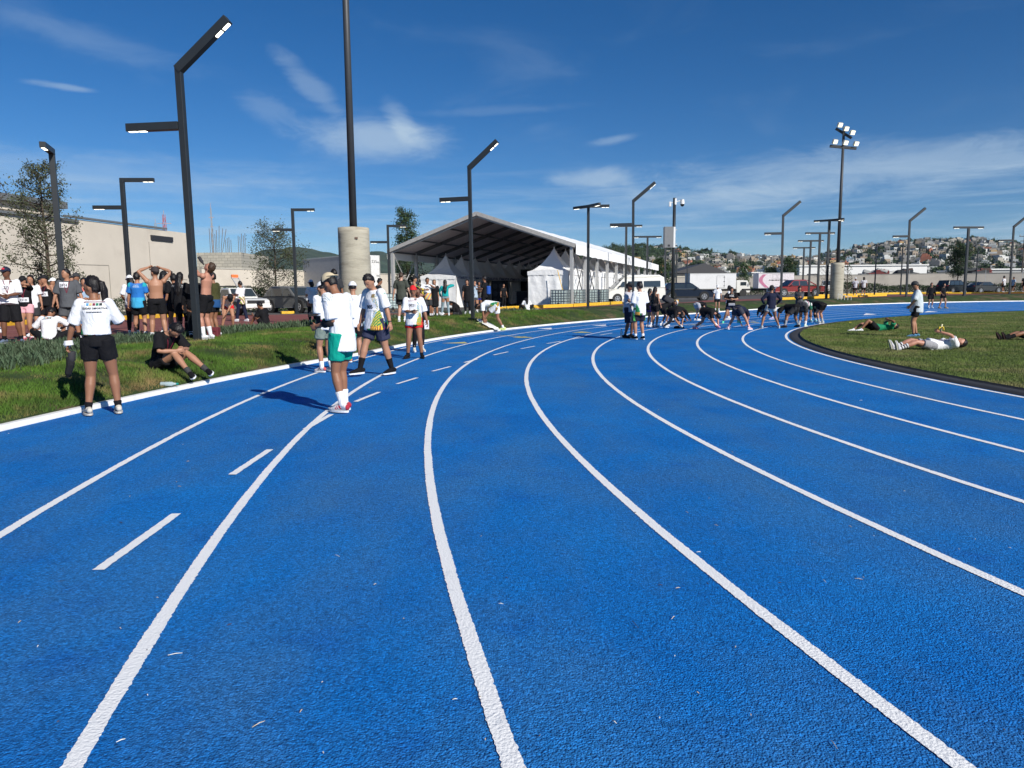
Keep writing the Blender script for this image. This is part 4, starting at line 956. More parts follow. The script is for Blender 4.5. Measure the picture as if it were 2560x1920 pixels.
# ================================================================ vehicles
M_tyre=mat('tyre_rubber',(.018,.018,.019),.85,var=.1); M_rim=mat('alloy_rim',(.55,.56,.57),.3,metal=.7,var=0); M_glass=mat('dark_glass',(.030,.040,.044),.05,var=0,spec=1.0); M_blkp=mat('black_plastic',(.02,.02,.02),.5); 
M_glassc=mat('clear_glass',(.22,.27,.27),.1,var=0,spec=.7)
M_hl=mat('headlamp_lens',(.65,.66,.66),.15,var=0,spec=.8); M_tl=mat('tail_lamp_lens',(.35,.015,.012),.25,var=0); M_plate=mat('number_plate',(.6,.6,.58),.5,var=0)
def wheel(root,x,y,r,wd=.22,sd_=1,rim=M_rim,spokes=5):
    mb=MB(); mb.tube([(x,y-wd/2,r),(x,y-wd/2+.03,r),(x,y+wd/2-.03,r),(x,y+wd/2,r)],[r*.93,r,r,r*.93],28); wo=mb.build('wheel',M_tyre,root,smooth=False)
    mb=MB(); ys=y+sd_*wd/2; mb.tube([(x,ys-sd_*.01,r),(x,ys+sd_*.004,r)],r*.64,24); mb.build('rim_well',mat('rim_shadow',(.05,.05,.052),.5),wo)
    mb=MB()
    for k in range(spokes):
        a=2*PI*k/spokes+.3; mb.bar((x,ys+sd_*.012,r),(x+math.cos(a)*r*.6,ys+sd_*.012,r+math.sin(a)*r*.6),.06,.02,up=(0,1,0))
    n=24
    for k in range(n):
        a,b=2*PI*k/n,2*PI*(k+1)/n; mb.bar((x+math.cos(a)*r*.61,ys+sd_*.01,r+math.sin(a)*r*.61),(x+math.cos(b)*r*.61,ys+sd_*.01,r+math.sin(b)*r*.61),.035,.02,up=(0,1,0))
    mb.tube([(x,ys,r),(x,ys+sd_*.03,r)],r*.14,10); mb.build('rim',rim,wo)
def car(name,label,cat,paint,body,green,w_,wheels,wr,px,Y,heading,lower=None,windows=None,belt=None,group=None,roofw=.80,z=None):
    """body: side outline (x forward, z); green: A..D greenhouse points; windows: polygons on the side"""
    p=gat(px,Y) if z is None else at(px,730,Y)
    root=empty(name,(p.x,p.y,p.z+.02) if z is None else (p.x,p.y,z),heading); tag(root,label,cat,group)
    mb=MB(); n=len(body); hw=w_/2; cols=((-hw,.0),(-hw*.985,1),(hw*.985,1),(hw,0))
    # side tapered: three layers for a rounded flank
    lay=[(-hw+.07,.94),(-hw,1.0),(hw,1.0),(hw-.07,.94)]
    cx=sum(b[0] for b in body)/n; cz=.75
    for (yy,k) in lay:
        for (x,zz_) in body: mb.v.append((cx+(x-cx)*(1-(1-k)*.25),yy,cz+(zz_-cz)*k))
    for L in range(3):
        for i in range(n): a=L*n+i; b=L*n+(i+1)%n; mb.f.append([a,b,b+n,a+n]); mb.mi.append(0)
    mb.f.append(list(range(n-1,-1,-1))); mb.mi.append(0); mb.f.append([3*n+i for i in range(n)]); mb.mi.append(0)
    mb.build('body',paint,root,bevel=.035)
    for b_ in root.children: pass
    if green:
        (ax,az),(bx,bz),(cx_,cz_),(dx,dz)=green; rw=hw*roofw; bw=hw*.94; mb=MB()
        vs=[(ax,-bw,az),(bx,-rw,bz),(cx_,-rw,cz_),(dx,-bw,dz),(ax,bw,az),(bx,rw,bz),(cx_,rw,cz_),(dx,bw,dz)]
        mb.add(vs,[(0,1,2,3),(7,6,5,4),(0,4,5,1),(1,5,6,2),(2,6,7,3),(3,7,4,0)]); mb.build('cabin',paint,root,bevel=.05)
        zb,zr=min(az,dz),max(bz,cz_)
        def side_y(zz_): f=(zz_-zb)/(zr-zb); return bw+(rw-bw)*f
        for sg in (-1,1):
            for poly in windows:
                m2=MB(); m2.v=[(x,sg*(side_y(zz_)+.012),zz_) for x,zz_ in poly]; m2.f=[list(range(len(poly)))]; m2.mi=[0]
                k=len(poly); m2.v+=[(x,sg*(side_y(zz_)-.02),zz_) for x,zz_ in poly]; m2.f+=[[i,(i+1)%k,k+(i+1)%k,k+i] for i in range(k)]; m2.mi+=[0]*k
                m2.build('side_window',M_glass,root)
        def endwin(nm,x0,z0,x1,z1,m_):
            f0,f1=.10,.88; m2=MB(); P=[]
            sx_=1 if x0>x1 else -1
            for (f,sg) in ((f0,-1),(f0,1),(f1,1),(f1,-1)):
                x=x0+(x1-x0)*f; zz_=z0+(z1-z0)*f; yy=(bw+(rw-bw)*f)*.90*sg; P.append((x+sx_*.03,yy,zz_+.015))
            m2.add(P,[(0,1,2,3)]); m2.add([(a-sx_*.03,b,c_-.02) for a,b,c_ in P],[(0,1,2,3)]); m2.f+= [[i,(i+1)%4,4+(i+1)%4,4+i] for i in range(4)]; m2.mi+=[0]*4
            m2.build(nm,m_,root)
        endwin('windscreen',ax,az,bx,bz,M_glass); endwin('rear_window',dx,dz,cx_,cz_,M_glass)
    for x in wheels:
        for sg in (-1,1):
            m2=MB(); m2.tube([(x,sg*(hw-.22),wr+.03),(x,sg*(hw+.006),wr+.03)],wr*1.16,28); m2.build('wheel_arch',M_blkp,root)
            wheel(root,x,sg*(hw-.105),wr,.22,sg)
    return root,hw
def bit(root,name,m,c,d,bevel=.01,rz=0):
    mb=MB(); mb.box(c,d,rz=rz); return mb.build(name,m,root,bevel=bevel)
def lamps(root,hw,xf,zf,xr,zr,hd=(.08,.34,.16),tl=(.08,.30,.2)):
    for sg in (-1,1):
        bit(root,'headlight',M_hl,(xf,sg*(hw-.24),zf),hd,.02); bit(root,'tail_light',M_tl,(xr,sg*(hw-.22),zr),tl,.02)
def mirror(root,hw,x,z,m):
    for sg in (-1,1): bit(root,'mirror',m,(x,sg*(hw+.08),z),(.10,.2,.14),.03)
# white minibus, side on, facing left
wp=mat('white_car_paint',(.74,.73,.68),.25,var=.03,coat=.6)
van,hw=car('minibus','white high roofed minibus parked behind the marquee, facing left','van',wp,
    [(-2.5,.32),(-2.52,.9),(-2.46,1.25),(1.55,1.25),(2.2,1.02),(2.42,.85),(2.48,.35)],[(2.0,1.08),(1.15,1.98),(-2.38,2.12),(-2.47,1.24)],1.78,(-1.55,1.62),.34,1584,61.5,PI+.12,
    windows=[[(1.50,1.28),(.85,1.28),(.85,1.74),(1.18,1.74)],[(.72,1.28),(-.5,1.28),(-.5,1.78),(.72,1.76)],[(-.62,1.28),(-2.05,1.28),(-2.05,1.80),(-.62,1.78)]],roofw=.86)
mb=MB(); mb.add([(1.15,-.72,1.97),(.7,-.70,2.28),(-2.0,-.70,2.30),(-2.40,-.74,2.10),(1.15,.72,1.97),(.7,.70,2.28),(-2.0,.70,2.30),(-2.40,.74,2.10)],[(0,1,2,3),(7,6,5,4),(0,4,5,1),(1,5,6,2),(2,6,7,3),(3,7,4,0)]); mb.build('high_roof',wp,van,bevel=.12)
bit(van,'grille',M_blkp,(2.47,0,.78),(.06,1.0,.24)); bit(van,'front_bumper',M_blkp,(2.46,0,.45),(.16,1.76,.30),.05); bit(van,'number_plate',M_plate,(2.55,0,.45),(.02,.4,.14)); bit(van,'badge',M_rim,(2.505,0,.80),(.02,.16,.13),.04); lamps(van,hw,2.42,.82,-2.51,.95,tl=(.06,.18,.5)); mirror(van,hw,1.45,1.35,M_blkp)
for sg in (-1,1): bit(van,'side_moulding',M_blkp,(0,sg*(hw+.004),.62),(2.1,.03,.06))
# navy sport utility
nv=mat('navy_car_paint',(.006,.014,.034),.3,var=0,coat=.35,spec=.3)
SUVB=[(-2.28,.30),(-2.34,.80),(-2.22,1.02),(.95,1.02),(1.9,.93),(2.26,.72),(2.30,.32)]
SUVW=[[(.80,1.05),(-.15,1.05),(-.15,1.50),(.28,1.50)],[(-.25,1.05),(-1.20,1.05),(-1.25,1.48),(-.25,1.51)],[(-1.30,1.05),(-1.72,1.05),(-1.75,1.30),(-1.34,1.45)]]
o,hw=car('sport_utility_car','navy blue sport utility car parked right of the white minibus','car',nv,SUVB,[(1.05,1.0),(.2,1.60),(-1.75,1.60),(-2.2,1.0)],1.84,(-1.42,1.42),.37,1717,66,-.10,windows=SUVW)
lamps(o,hw,2.2,.78,-2.28,.92); mirror(o,hw,.72,1.1,nv); bit(o,'grille',M_blkp,(2.3,0,.6),(.05,.9,.28)); [bit(o,'sill',M_blkp,(0,sg*hw,.33),(2.1,.06,.14)) for sg in (-1,1)]; bit(o,'window_trim',M_rim,(-.4,-hw*.925,1.035),(2.6,.02,.03))
# grey sport utility on the left, three quarter view
gp=mat('grey_car_paint',(.13,.13,.125),.35,var=0,coat=.5)
o,hw=car('sport_utility_car','dark grey sport utility car with silver trim parked at the bushy tree','car',gp,SUVB,[(1.05,1.0),(.25,1.62),(-1.6,1.62),(-2.2,1.0)],1.84,(-1.40,1.42),.37,738,46.5,-.62,windows=SUVW)
lamps(o,hw,2.2,.82,-2.28,.92,hd=(.1,.5,.13)); mirror(o,hw,.75,1.1,M_blkp); bit(o,'grille',M_blkp,(2.3,0,.62),(.06,1.2,.24)); bit(o,'front_bumper',M_rim,(2.31,0,.42),(.08,1.5,.09)); bit(o,'number_plate',M_plate,(2.345,0,.55),(.02,.42,.13)); [bit(o,'roof_rail',M_rim,(-.6,sg*.62,1.645),(1.7,.04,.04)) for sg in (-1,1)]
# white single cab pickup with a ladder rack
o,hw=car('pickup_truck','old white pickup truck with an orange topped ladder on its roof rack','pickup',wp,[(-2.35,.38),(-2.38,.95),(1.0,.98),(1.95,.90),(2.22,.80),(2.28,.40)],[(1.0,.97),(.45,1.52),(-.55,1.52),(-.72,.97)],1.68,(-1.4,1.45),.34,592,41.5,-.78,windows=[[(.78,1.0),(-.45,1.0),(-.42,1.42),(.42,1.42)]])
lamps(o,hw,2.24,.74,-2.36,.8); mirror(o,hw,.75,1.08,M_blkp); bit(o,'grille',M_blkp,(2.27,0,.74),(.06,1.0,.16)); bit(o,'front_bumper',wp,(2.33,0,.48),(.14,1.66,.16),.03); bit(o,'number_plate',M_plate,(2.41,0,.5),(.02,.4,.13))
mb=MB(); [mb.bar((x,y,1.0),(x,y,1.62),.04) for x in (-.7,-2.2) for y in (-.7,.7)]; [mb.bar((x,-.75,1.62),(x,.75,1.62),.05) for x in (-.7,-2.2,.2)]; mb.build('roof_rack',M_blkp,o)
lad=empty('ladder',o.location,-.78); tag(lad,'aluminium ladder with an orange top leaning over the white pickup roof','ladder'); mb=MB()
for y in (-.2,.2): mb.bar((.5,y,1.58),(-.15,y*.9,2.12),.05)
for k in range(6): f=(k+.5)/6; mb.bar((.5-.65*f,-.2,1.58+.54*f),(.5-.65*f,.2,1.58+.54*f),.04)
mb.build('rails',M_alu,lad); bit(lad,'top_cap',mat('orange_plastic',(.75,.17,.04),.5),(-.17,0,2.16),(.12,.40,.22),.03)
# red pickup, facing left
rp=mat('red_car_paint',(.20,.004,.008),.2,var=0,coat=1)
o,hw=car('pickup_truck','glossy red crew cab pickup truck parked across the far car park','pickup',rp,[(-2.85,.48),(-2.9,1.12),(-1.0,1.14),(-.95,1.14),(1.3,1.12),(2.5,1.04),(2.80,.88),(2.85,.48)],[(1.45,1.10),(.65,1.78),(-.75,1.80),(-1.2,1.12)],1.95,(-1.85,1.85),.40,1988,79,PI+.16,windows=[[(1.15,1.15),(.1,1.15),(.1,1.66),(.68,1.66)],[(0,1.15),(-.92,1.15),(-.78,1.66),(0,1.66)]])
lamps(o,hw,2.76,.9,-2.88,.95,tl=(.08,.16,.36)); mirror(o,hw,1.05,1.22,rp); bit(o,'rear_bumper',M_blkp,(-2.92,0,.56),(.12,1.8,.18)); bit(o,'tailgate_badge',M_rim,(-2.92,0,.92),(.03,.18,.14),.03); [MB().bar((-.9,sg*.8,1.72),(-1.9,sg*.86,1.2),.09).build('sail_panel',rp,o) for sg in (-1,1)]; bit(o,'grille',M_blkp,(2.84,0,.78),(.05,1.2,.3))
o,hw=car('pickup_truck','white pickup truck seen from behind between red pickup and concrete footing','pickup',wp,[(-2.6,.45),(-2.65,1.1),(1.2,1.1),(2.4,1.0),(2.65,.85),(2.65,.45)],[(1.3,1.08),(.6,1.72),(-.8,1.74),(-1.1,1.1)],1.9,(-1.7,1.7),.39,2072,90,1.25,windows=[[(1.0,1.12),(.1,1.12),(.1,1.6),(.6,1.6)],[(0,1.12),(-.9,1.12),(-.8,1.6),(0,1.6)]]); lamps(o,hw,2.6,.85,-2.63,.9); 
# dark car and sedan
bp_=mat('black_car_paint',(.009,.011,.014),.3,var=0,coat=.35,spec=.3)
o,hw=car('people_carrier','black people carrier parked left of the grey sedan','car',bp_,[(-2.3,.3),(-2.36,.9),(-2.2,1.08),(.9,1.06),(1.8,.95),(2.3,.75),(2.35,.32)],[(1.3,1.02),(.4,1.72),(-1.9,1.72),(-2.25,1.05)],1.88,(-1.4,1.4),.35,2383,98,.42,windows=[[(.9,1.1),(0,1.1),(0,1.6),(.45,1.6)],[(-.1,1.1),(-1.0,1.1),(-1.0,1.6),(-.1,1.6)],[(-1.1,1.1),(-1.9,1.1),(-1.8,1.55),(-1.1,1.6)]]); lamps(o,hw,2.25,.8,-2.3,.95)
dgp=mat('charcoal_car_paint',(.030,.032,.036),.3,var=0,coat=.4)
SEDB=[(-2.33,.30),(-2.38,.78),(-2.25,.98),(-1.3,1.0),(.85,.95),(1.9,.86),(2.28,.68),(2.34,.30)]
SEDW=[[(.72,1.0),(-.15,.99),(-.15,1.34),(.22,1.36)],[(-.24,.99),(-1.12,1.02),(-.95,1.30),(-.24,1.34)]]
o,hw=car('sedan','charcoal sedan with silver wheels parked before the long far wall','car',dgp,SEDB,[(1.05,.93),(.2,1.43),(-.85,1.42),(-1.65,.98)],1.80,(-1.40,1.42),.34,2459,95,.25,windows=SEDW); lamps(o,hw,2.2,.72,-2.32,.85); mirror(o,hw,.7,1.05,dgp)
o,hw=car('sedan','grey sedan half hidden between the people carrier and charcoal sedan','car',mat('mid_grey_paint',(.11,.12,.13),.25,var=0,coat=1),SEDB,[(1.05,.93),(.2,1.43),(-.85,1.42),(-1.65,.98)],1.80,(-1.40,1.42),.34,2424,103,.35,windows=SEDW); lamps(o,hw,2.2,.72,-2.32,.85)
# box trucks
def truck(label,px,Y,heading,L,h,boxm,cabm,w_=2.4,cab=True,deck=.95,name='box_truck',cabL=1.9,cabh=2.2,front=1):
    p=gat(px,Y); root=empty(name,(p.x,p.y,p.z+.02),heading); tag(root,label,'truck')
    b=bit(root,'cargo_box',boxm,(0,0,deck+(h-deck)/2),(L,w_,h-deck),.03)
    for z_ in (deck+.04,h-.05): mb=MB(); [mb.bar((-L/2,sg*(w_/2+.012),z_),(L/2,sg*(w_/2+.012),z_),.03,.09) for sg in (-1,1)]; mb.build('rail',M_alu,b)
    mb=MB(); mb.box((.6,0,deck-.15),(L+2.2,.8,.24)); mb.box((.2,0,.6),(1.2,1.9,.4)); mb.build('chassis',M_blkp,root)
    for x in ((-L/2+1.2,-L/2+2.1) if L>7 else (-L/2+1.3,)):
        for sg in (-1,1): wheel(root,x,sg*(w_/2-.25),.45,.38,sg,mat('steel_rim',(.4,.4,.4),.5))
    if cab:
        x0=L/2+.15; mb=MB(); mb.prism([(x0,.5),(x0+cabL,.5),(x0+cabL+.05,1.25),(x0+cabL-.35,cabh),(x0,cabh+.05)],-w_*.44,w_*.44); mb.build('cab',cabm,root,bevel=.06)
        for sg in (-1,1): 
            wheel(root,x0+.95,sg*(w_/2-.32),.42,.28,sg); bit(root,'side_window',M_glass,(x0+.95,sg*(w_*.44+.005),cabh-.45),(.85,.03,.5),.02); bit(root,'mirror',M_blkp,(x0+cabL-.1,sg*(w_*.5+.1),cabh-.45),(.08,.16,.36))
            bit(root,'headlight',M_hl,(x0+cabL+.04,sg*.8,.8),(.06,.36,.18)); m2=MB(); m2.tube([(x0+.95,sg*(w_*.44-.1),.45),(x0+.95,sg*(w_*.44+.01),.45)],.52,20); m2.build('wheel_arch',M_blkp,root)
        m2=MB(); m2.bar((x0+cabL+.02,0,1.30),(x0+cabL-.30,0,cabh-.08),w_*.78,.02,up=(1,0,.4)); m2.build('windscreen',M_glass,root); bit(root,'front_bumper',M_blkp,(x0+cabL+.05,0,.55),(.12,w_*.86,.25),.03)
    return root,b
ws=mat('white_box_panel',(.70,.70,.70),.45,var=.04,c2=(.6,.6,.6),c2s=(.5,.7),c2scale=.8)
r_,b=truck('white box truck with a side door parked behind the stretching runners, cab to the right',1775,104,.05,6.6,3.25,ws,wp,deck=1.05)
mb=MB(); x0,x1,z0,z1=.55,1.65,1.25,2.9
for a_,b_ in (((x0,z0),(x1,z0)),((x1,z0),(x1,z1)),((x1,z1),(x0,z1)),((x0,z1),(x0,z0))): mb.bar((a_[0],-1.215,a_[1]),(b_[0],-1.215,b_[1]),.04)
mb.build('side_door',M_alu,b); mb=MB(); [mb.box((x1-.05,-1.23,z),(.2,.04,.06)) for z in (1.5,2.1,2.7)]; mb.build('hinge',M_blkp,b)
# long trailer truck at the left, its rear doors towards the track
tg=mat('shaded_trailer_panel',(.36,.37,.385),.5,var=.06,c2=(.28,.29,.30),c2s=(.5,.7),c2scale=.5)  # shade on the trailer's side is put into this grey; rear doors stay white
A_=at(884,700,59.5); ang=math.atan2(6.6,-6.0)
r_,b=truck('large trailer truck, side greyed as shade, parked behind the near mast footing, rear doors showing',820,65,ang+0,8.8,4.35,tg,mat('dark_green_cab',(.035,.05,.045),.35,coat=.5),w_=2.5,deck=1.1,cabh=2.6)
dirv=Vector((math.cos(ang),math.sin(ang),0)); nr_=Vector((math.sin(ang),-math.cos(ang),0))   # nr_: to its left/near side
cor=Vector((A_.x,A_.y,0)); ctr_=cor+dirv*4.4+Vector((-dirv.y,dirv.x,0))*-1.25; r_.location=(ctr_.x,ctr_.y,G(ctr_.x,ctr_.y)+.02)
rd=bit(b,'rear_door',mat('white_door_panel',(.68,.68,.67),.45),(-4.42,0,2.72),(.05,2.42,3.2),.01)
mb=MB(); [mb.bar((-4.47,y,1.2),(-4.47,y,4.25),.05) for y in (-1.2,0,1.2,-.35,.35)]; [mb.box((-4.47,y,z),(.06,.3,.1)) for y in (-1.05,1.05) for z in (1.6,2.7,3.8)]; mb.build('door_bars',M_alu,rd)
# text helper: flat lettering, solid, a few mm thick
def text_mesh(s,size,name,m,parent,mw,ext=.002,font=None,align='CENTER',bold=0):
    cu=bpy.data.curves.new(name,'FONT'); cu.body=s; cu.size=size; cu.align_x=align; cu.align_y='CENTER'; cu.extrude=ext; cu.resolution_u=3; cu.offset=bold
    t=bpy.data.objects.new(name,cu); SCR.collection.objects.link(t); SVL.update(); dg=SVL.depsgraph; me=bpy.data.meshes.new_from_object(t.evaluated_get(dg)); bpy.data.objects.remove(t); bpy.data.curves.remove(cu)
    me.materials.clear(); o=link(name,me,m,parent); o.matrix_local=mw; return o
M_ink=mat('black_print',(.02,.02,.025),.7,var=0)
mw=Matrix.Translation((-4.452,-.62,3.82))@Matrix.Rotation(R(-90),4,'Z')@Matrix.Rotation(R(90),4,'X'); text_mesh('1235',.34,'fleet_number',M_ink,rd,mw,.004)
# lettered truck with the pink ribbon
r_,b=truck('white box truck with a big pink ribbon painted at its left end',1932,97,PI-.03,4.6,2.95,mat('pinkish_white_panel',(.70,.64,.66),.45),wp,cab=False,deck=.95)
mb=MB(); pts=[]
for k in range(25):
    t=k/24; pts.append((1.55+.55*math.sin(t*PI*1.15+.1)*1.0-.1, 2.75-1.75*t))
n=len(mb.v)
for i,(x,z) in enumerate(pts):
    wd2=.24; mb.v+=[(x-wd2,1.214,z),(x+wd2,1.214,z),(x-wd2,1.222,z),(x+wd2,1.222,z)]
for i in range(24): k=n+4*i; mb.f+=[[k+2,k+3,k+7,k+6],[k,k+4,k+5,k+1],[k,k+2,k+6,k+4],[k+1,k+5,k+7,k+3]]; mb.mi+=[0]*4
mb.build('pink_ribbon',mat('pink_print',(.50,.17,.27),.6),b)
mb=MB(); 
for x in (.2,-.5): 
    for a_,b_ in (((x-.28,2.2),(x+.28,2.2)),((x+.28,2.2),(x+.28,2.75)),((x+.28,2.75),(x-.28,2.75)),((x-.28,2.75),(x-.28,2.2))): mb.bar((a_[0],1.215,a_[1]),(b_[0],1.215,b_[1]),.02)
mb.build('hatch',M_alu,b)
mb=MB(); xx=.95
for wlen in (.16,.13,.22,.10,.3,.2,.24,.16,.3,.2): mb.box((xx-wlen/2,1.216,2.0),(wlen,.008,.09+.04*(wlen>.2))); xx-=wlen+.05
mb.build('lettering',M_ink,b)
# far pickup roof etc: second van roof behind minibus
p=gat(1662,72)
# ================================================================ people
SKIN={'brown':(.270,.125,.070),'tan':(.38,.19,.115),'dark':(.155,.068,.038),'fair':(.50,.29,.21),'ruddy':(.46,.22,.15)}
def cloth_mat():
    m=bpy.data.materials.new('cloth'); m.use_nodes=True; t=m.node_tree; b=t.nodes['Principled BSDF']; n=t.nodes.new; l=t.links.new
    a=n('ShaderNodeAttribute'); a.attribute_name='Col'; l(a.outputs['Color'],b.inputs[0]); b.inputs['Roughness'].default_value=.85; b.inputs['Specular IOR Level'].default_value=.25
    tx=n('ShaderNodeTexCoord'); q=n('ShaderNodeTexNoise'); mp=n('ShaderNodeMapping'); l(tx.outputs['Object'],mp.inputs[0]); mp.inputs[3].default_value=(1,1,.55)
    l(mp.outputs[0],q.inputs[0]); q.inputs['Scale'].default_value=13; q.inputs['Detail'].default_value=3; q.inputs['Distortion'].default_value=.8
    bp=n('ShaderNodeBump'); bp.inputs['Distance'].default_value=.022; l(q.outputs[0],bp.inputs['Height']); l(bp.outputs[0],b.inputs['Normal']); return m
M_cloth=cloth_mat()
def skin_mat():
    m=bpy.data.materials.new('skin'); m.use_nodes=True; t=m.node_tree; b=t.nodes['Principled BSDF']; n=t.nodes.new; l=t.links.new
    a=n('ShaderNodeAttribute'); a.attribute_name='Col'; l(a.outputs['Color'],b.inputs[0]); b.inputs['Roughness'].default_value=.5; b.inputs['Specular IOR Level'].default_value=.4; return m
M_skin=skin_mat()
M_hair=mat('black_hair',(.008,.006,.006),.5,var=.3,vscale=30,bump=.004,bscale=90); M_hair2=mat('brown_hair',(.05,.028,.016),.5,var=.3,vscale=30,bump=.01,bscale=60)
M_blonde=mat('fair_hair',(.22,.15,.08),.5,var=.3,vscale=30,bump=.01,bscale=60)
def cmat(c,name='plain'):
    k='%s_%d_%d_%d'%(name,c[0]*100,c[1]*100,c[2]*100); return mat(k,c,.8,var=.05)
C={'white':(.76,.77,.79),'black':(.006,.006,.008),'navy':(.010,.014,.038),'grey':(.085,.09,.10),'dgrey':(.032,.034,.038),'red':(.62,.015,.02),'teal':(.0,.30,.22),'pink':(.72,.38,.42),'olive':(.055,.062,.05),'green':(.012,.22,.10),'blue':(.02,.19,.50),'sage':(.20,.25,.22),'lblue':(.36,.45,.55),'purple':(.07,.03,.20),'royal':(.02,.03,.30),'tealblue':(.01,.32,.33),'jeans':(.07,.13,.22),'ltee':(.52,.58,.62),'cream':(.6,.5,.33),'lime':(.45,.75,.25),'neon':(.75,.85,.35),'orange':(.8,.25,.06),'coral':(.7,.2,.15),'maroon':(.16,.01,.03)}
def ramp_tube(pts,ra,rb=None,side=Vector((1,0,0)),n=14,cap=.6):
    """closed tube with elliptical rings; ra along side vector, rb across; rounded ends"""
    pts=[Vector(p) for p in pts]; rb=rb or ra
    P=[];A=[];B=[]
    d0=(pts[1]-pts[0]).normalized(); d1=(pts[-1]-pts[-2]).normalized()
    m0=min(ra[0],rb[0])*cap; m1=min(ra[-1],rb[-1])*cap
    for k in (1.0,.75,.35): P.append(pts[0]-d0*m0*k); q=math.sqrt(max(.04,1-k*k)); A.append(ra[0]*q); B.append(rb[0]*q)
    P+=pts; A+=list(ra); B+=list(rb)
    for k in (.35,.75,1.0): P.append(pts[-1]+d1*m1*k); q=math.sqrt(max(.04,1-k*k)); A.append(ra[-1]*q); B.append(rb[-1]*q)
    vs=[];fs=[]
    for i,p in enumerate(P):
        t=(P[min(i+1,len(P)-1)]-P[max(i-1,0)]).normalized()
        s=side-t*side.dot(t)
        if s.length<1e-3: s=t.orthogonal()
        s.normalize(); u=t.cross(s)
        for k in range(n):
            a=2*PI*k/n; vs.append(p+s*math.cos(a)*A[i]+u*math.sin(a)*B[i])
    L=len(P)
    for i in range(L-1):
        for k in range(n): fs.append((i*n+k,i*n+(k+1)%n,(i+1)*n+(k+1)%n,(i+1)*n+k))
    fs.append(tuple(range(n-1,-1,-1))); fs.append(tuple((L-1)*n+k for k in range(n)))
    return vs,fs
def ellipsoid(c,m3,n=12):
    vs=[];fs=[]; c=Vector(c)
    for i in range(1,n):
        th_=PI*i/n
        for k in range(n*2//1): a=2*PI*k/(2*n); vs.append(c+m3@Vector((math.sin(th_)*math.cos(a),math.sin(th_)*math.sin(a),math.cos(th_))))
    K=2*n; top=len(vs); vs.append(c+m3@Vector((0,0,1))); vs.append(c+m3@Vector((0,0,-1)))
    for i in range(n-2):
        for k in range(K): fs.append((i*K+k,(i+1)*K+k,(i+1)*K+(k+1)%K,i*K+(k+1)%K))
    for k in range(K): fs.append((top,k,(k+1)%K)); fs.append((top+1,(n-2)*K+(k+1)%K,(n-2)*K+k))
    return vs,fs
def remeshed(parts,name,voxel,smooth_it=3,extra=None):
    mb=MB()
    for v,f in parts: mb.add(v,f)
    me=bpy.data.meshes.new(name); me.from_pydata(mb.v,[],mb.f)
    b=bmesh.new(); b.from_mesh(me); bmesh.ops.recalc_face_normals(b,faces=b.faces[:]); b.to_mesh(me); b.free()
    o=bpy.data.objects.new('tmp',me); SCR.collection.objects.link(o); r=o.modifiers.new('r','REMESH'); r.mode='VOXEL'; r.voxel_size=voxel; r.adaptivity=0
    if smooth_it: s=o.modifiers.new('s','SMOOTH'); s.factor=.5; s.iterations=smooth_it
    SVL.update(); dg=SVL.depsgraph; m2=bpy.data.meshes.new_from_object(o.evaluated_get(dg)); bpy.data.objects.remove(o); bpy.data.meshes.remove(me)
    m2.name=name
    return m2
def paint(me,fn):
    if hasattr(fn,'vec'):
        n=len(me.vertices); co_=np.empty(n*3,dtype=np.float32); me.vertices.foreach_get('co',co_); c=np.ones((n,4),dtype=np.float32); c[:,:3]=fn.vec(co_.reshape(-1,3))
        a=me.color_attributes.new('Col','FLOAT_COLOR','POINT'); a.data.foreach_set('color',c.ravel()); return
    n=len(me.vertices); co_=np.empty(n*3,dtype=np.float32); me.vertices.foreach_get('co',co_); co_=co_.reshape(-1,3)
    c=np.ones((n,4),dtype=np.float32)
    if callable(fn):
        for i in range(n): c[i,:3]=fn(Vector(co_[i]))
    else: c[:,:3]=fn
    a=me.color_attributes.new('Col','FLOAT_COLOR','POINT'); a.data.foreach_set('color',c.ravel())
def ik(a,t,l1,l2,hint):
    d=t-a; L=d.length; L=min(L,(l1+l2)*.998); L=max(L,abs(l1-l2)*1.05+1e-4); dn=d.normalized(); t=a+dn*L
    x=(l1*l1-l2*l2+L*L)/(2*L); h=math.sqrt(max(0,l1*l1-x*x)); hn=hint-dn*hint.dot(dn)
    if hn.length<1e-4: hn=dn.orthogonal()
    return a+dn*x+hn.normalized()*h,t
V=Vector
def stripes_event(base=(.76,.77,.79),front=True):
    gr,ye,bu,bl=(.02,.22,.08),(.75,.48,.05),(.20,.01,.05),(.08,.30,.60)
    def fn(t,lat,fr,ang,z):
        # coloured panel on the wearer's left flank, ending in a multi coloured hem
        if lat<-.38:
            w_=( -lat-.38)/.62
            if t<.10: return bu if (lat*9)%1<.5 else ye
            if t<.44*w_+.10: return gr if not (fr>0 and ((t*14+lat*5)%1)<.35) else ye
            if fr>0 and lat<-.5 and t<.86 and lat>-.86:
                k=(t*16+lat*8)%1
                return bl if k<.22 else (ye if k<.45 else (gr if k<.62 else base))
        elif t<.05 and lat<.1: return gr if lat<-.1 else bu
        return base
    return fn
def solid(c): return lambda t,lat,fr,ang,z: c
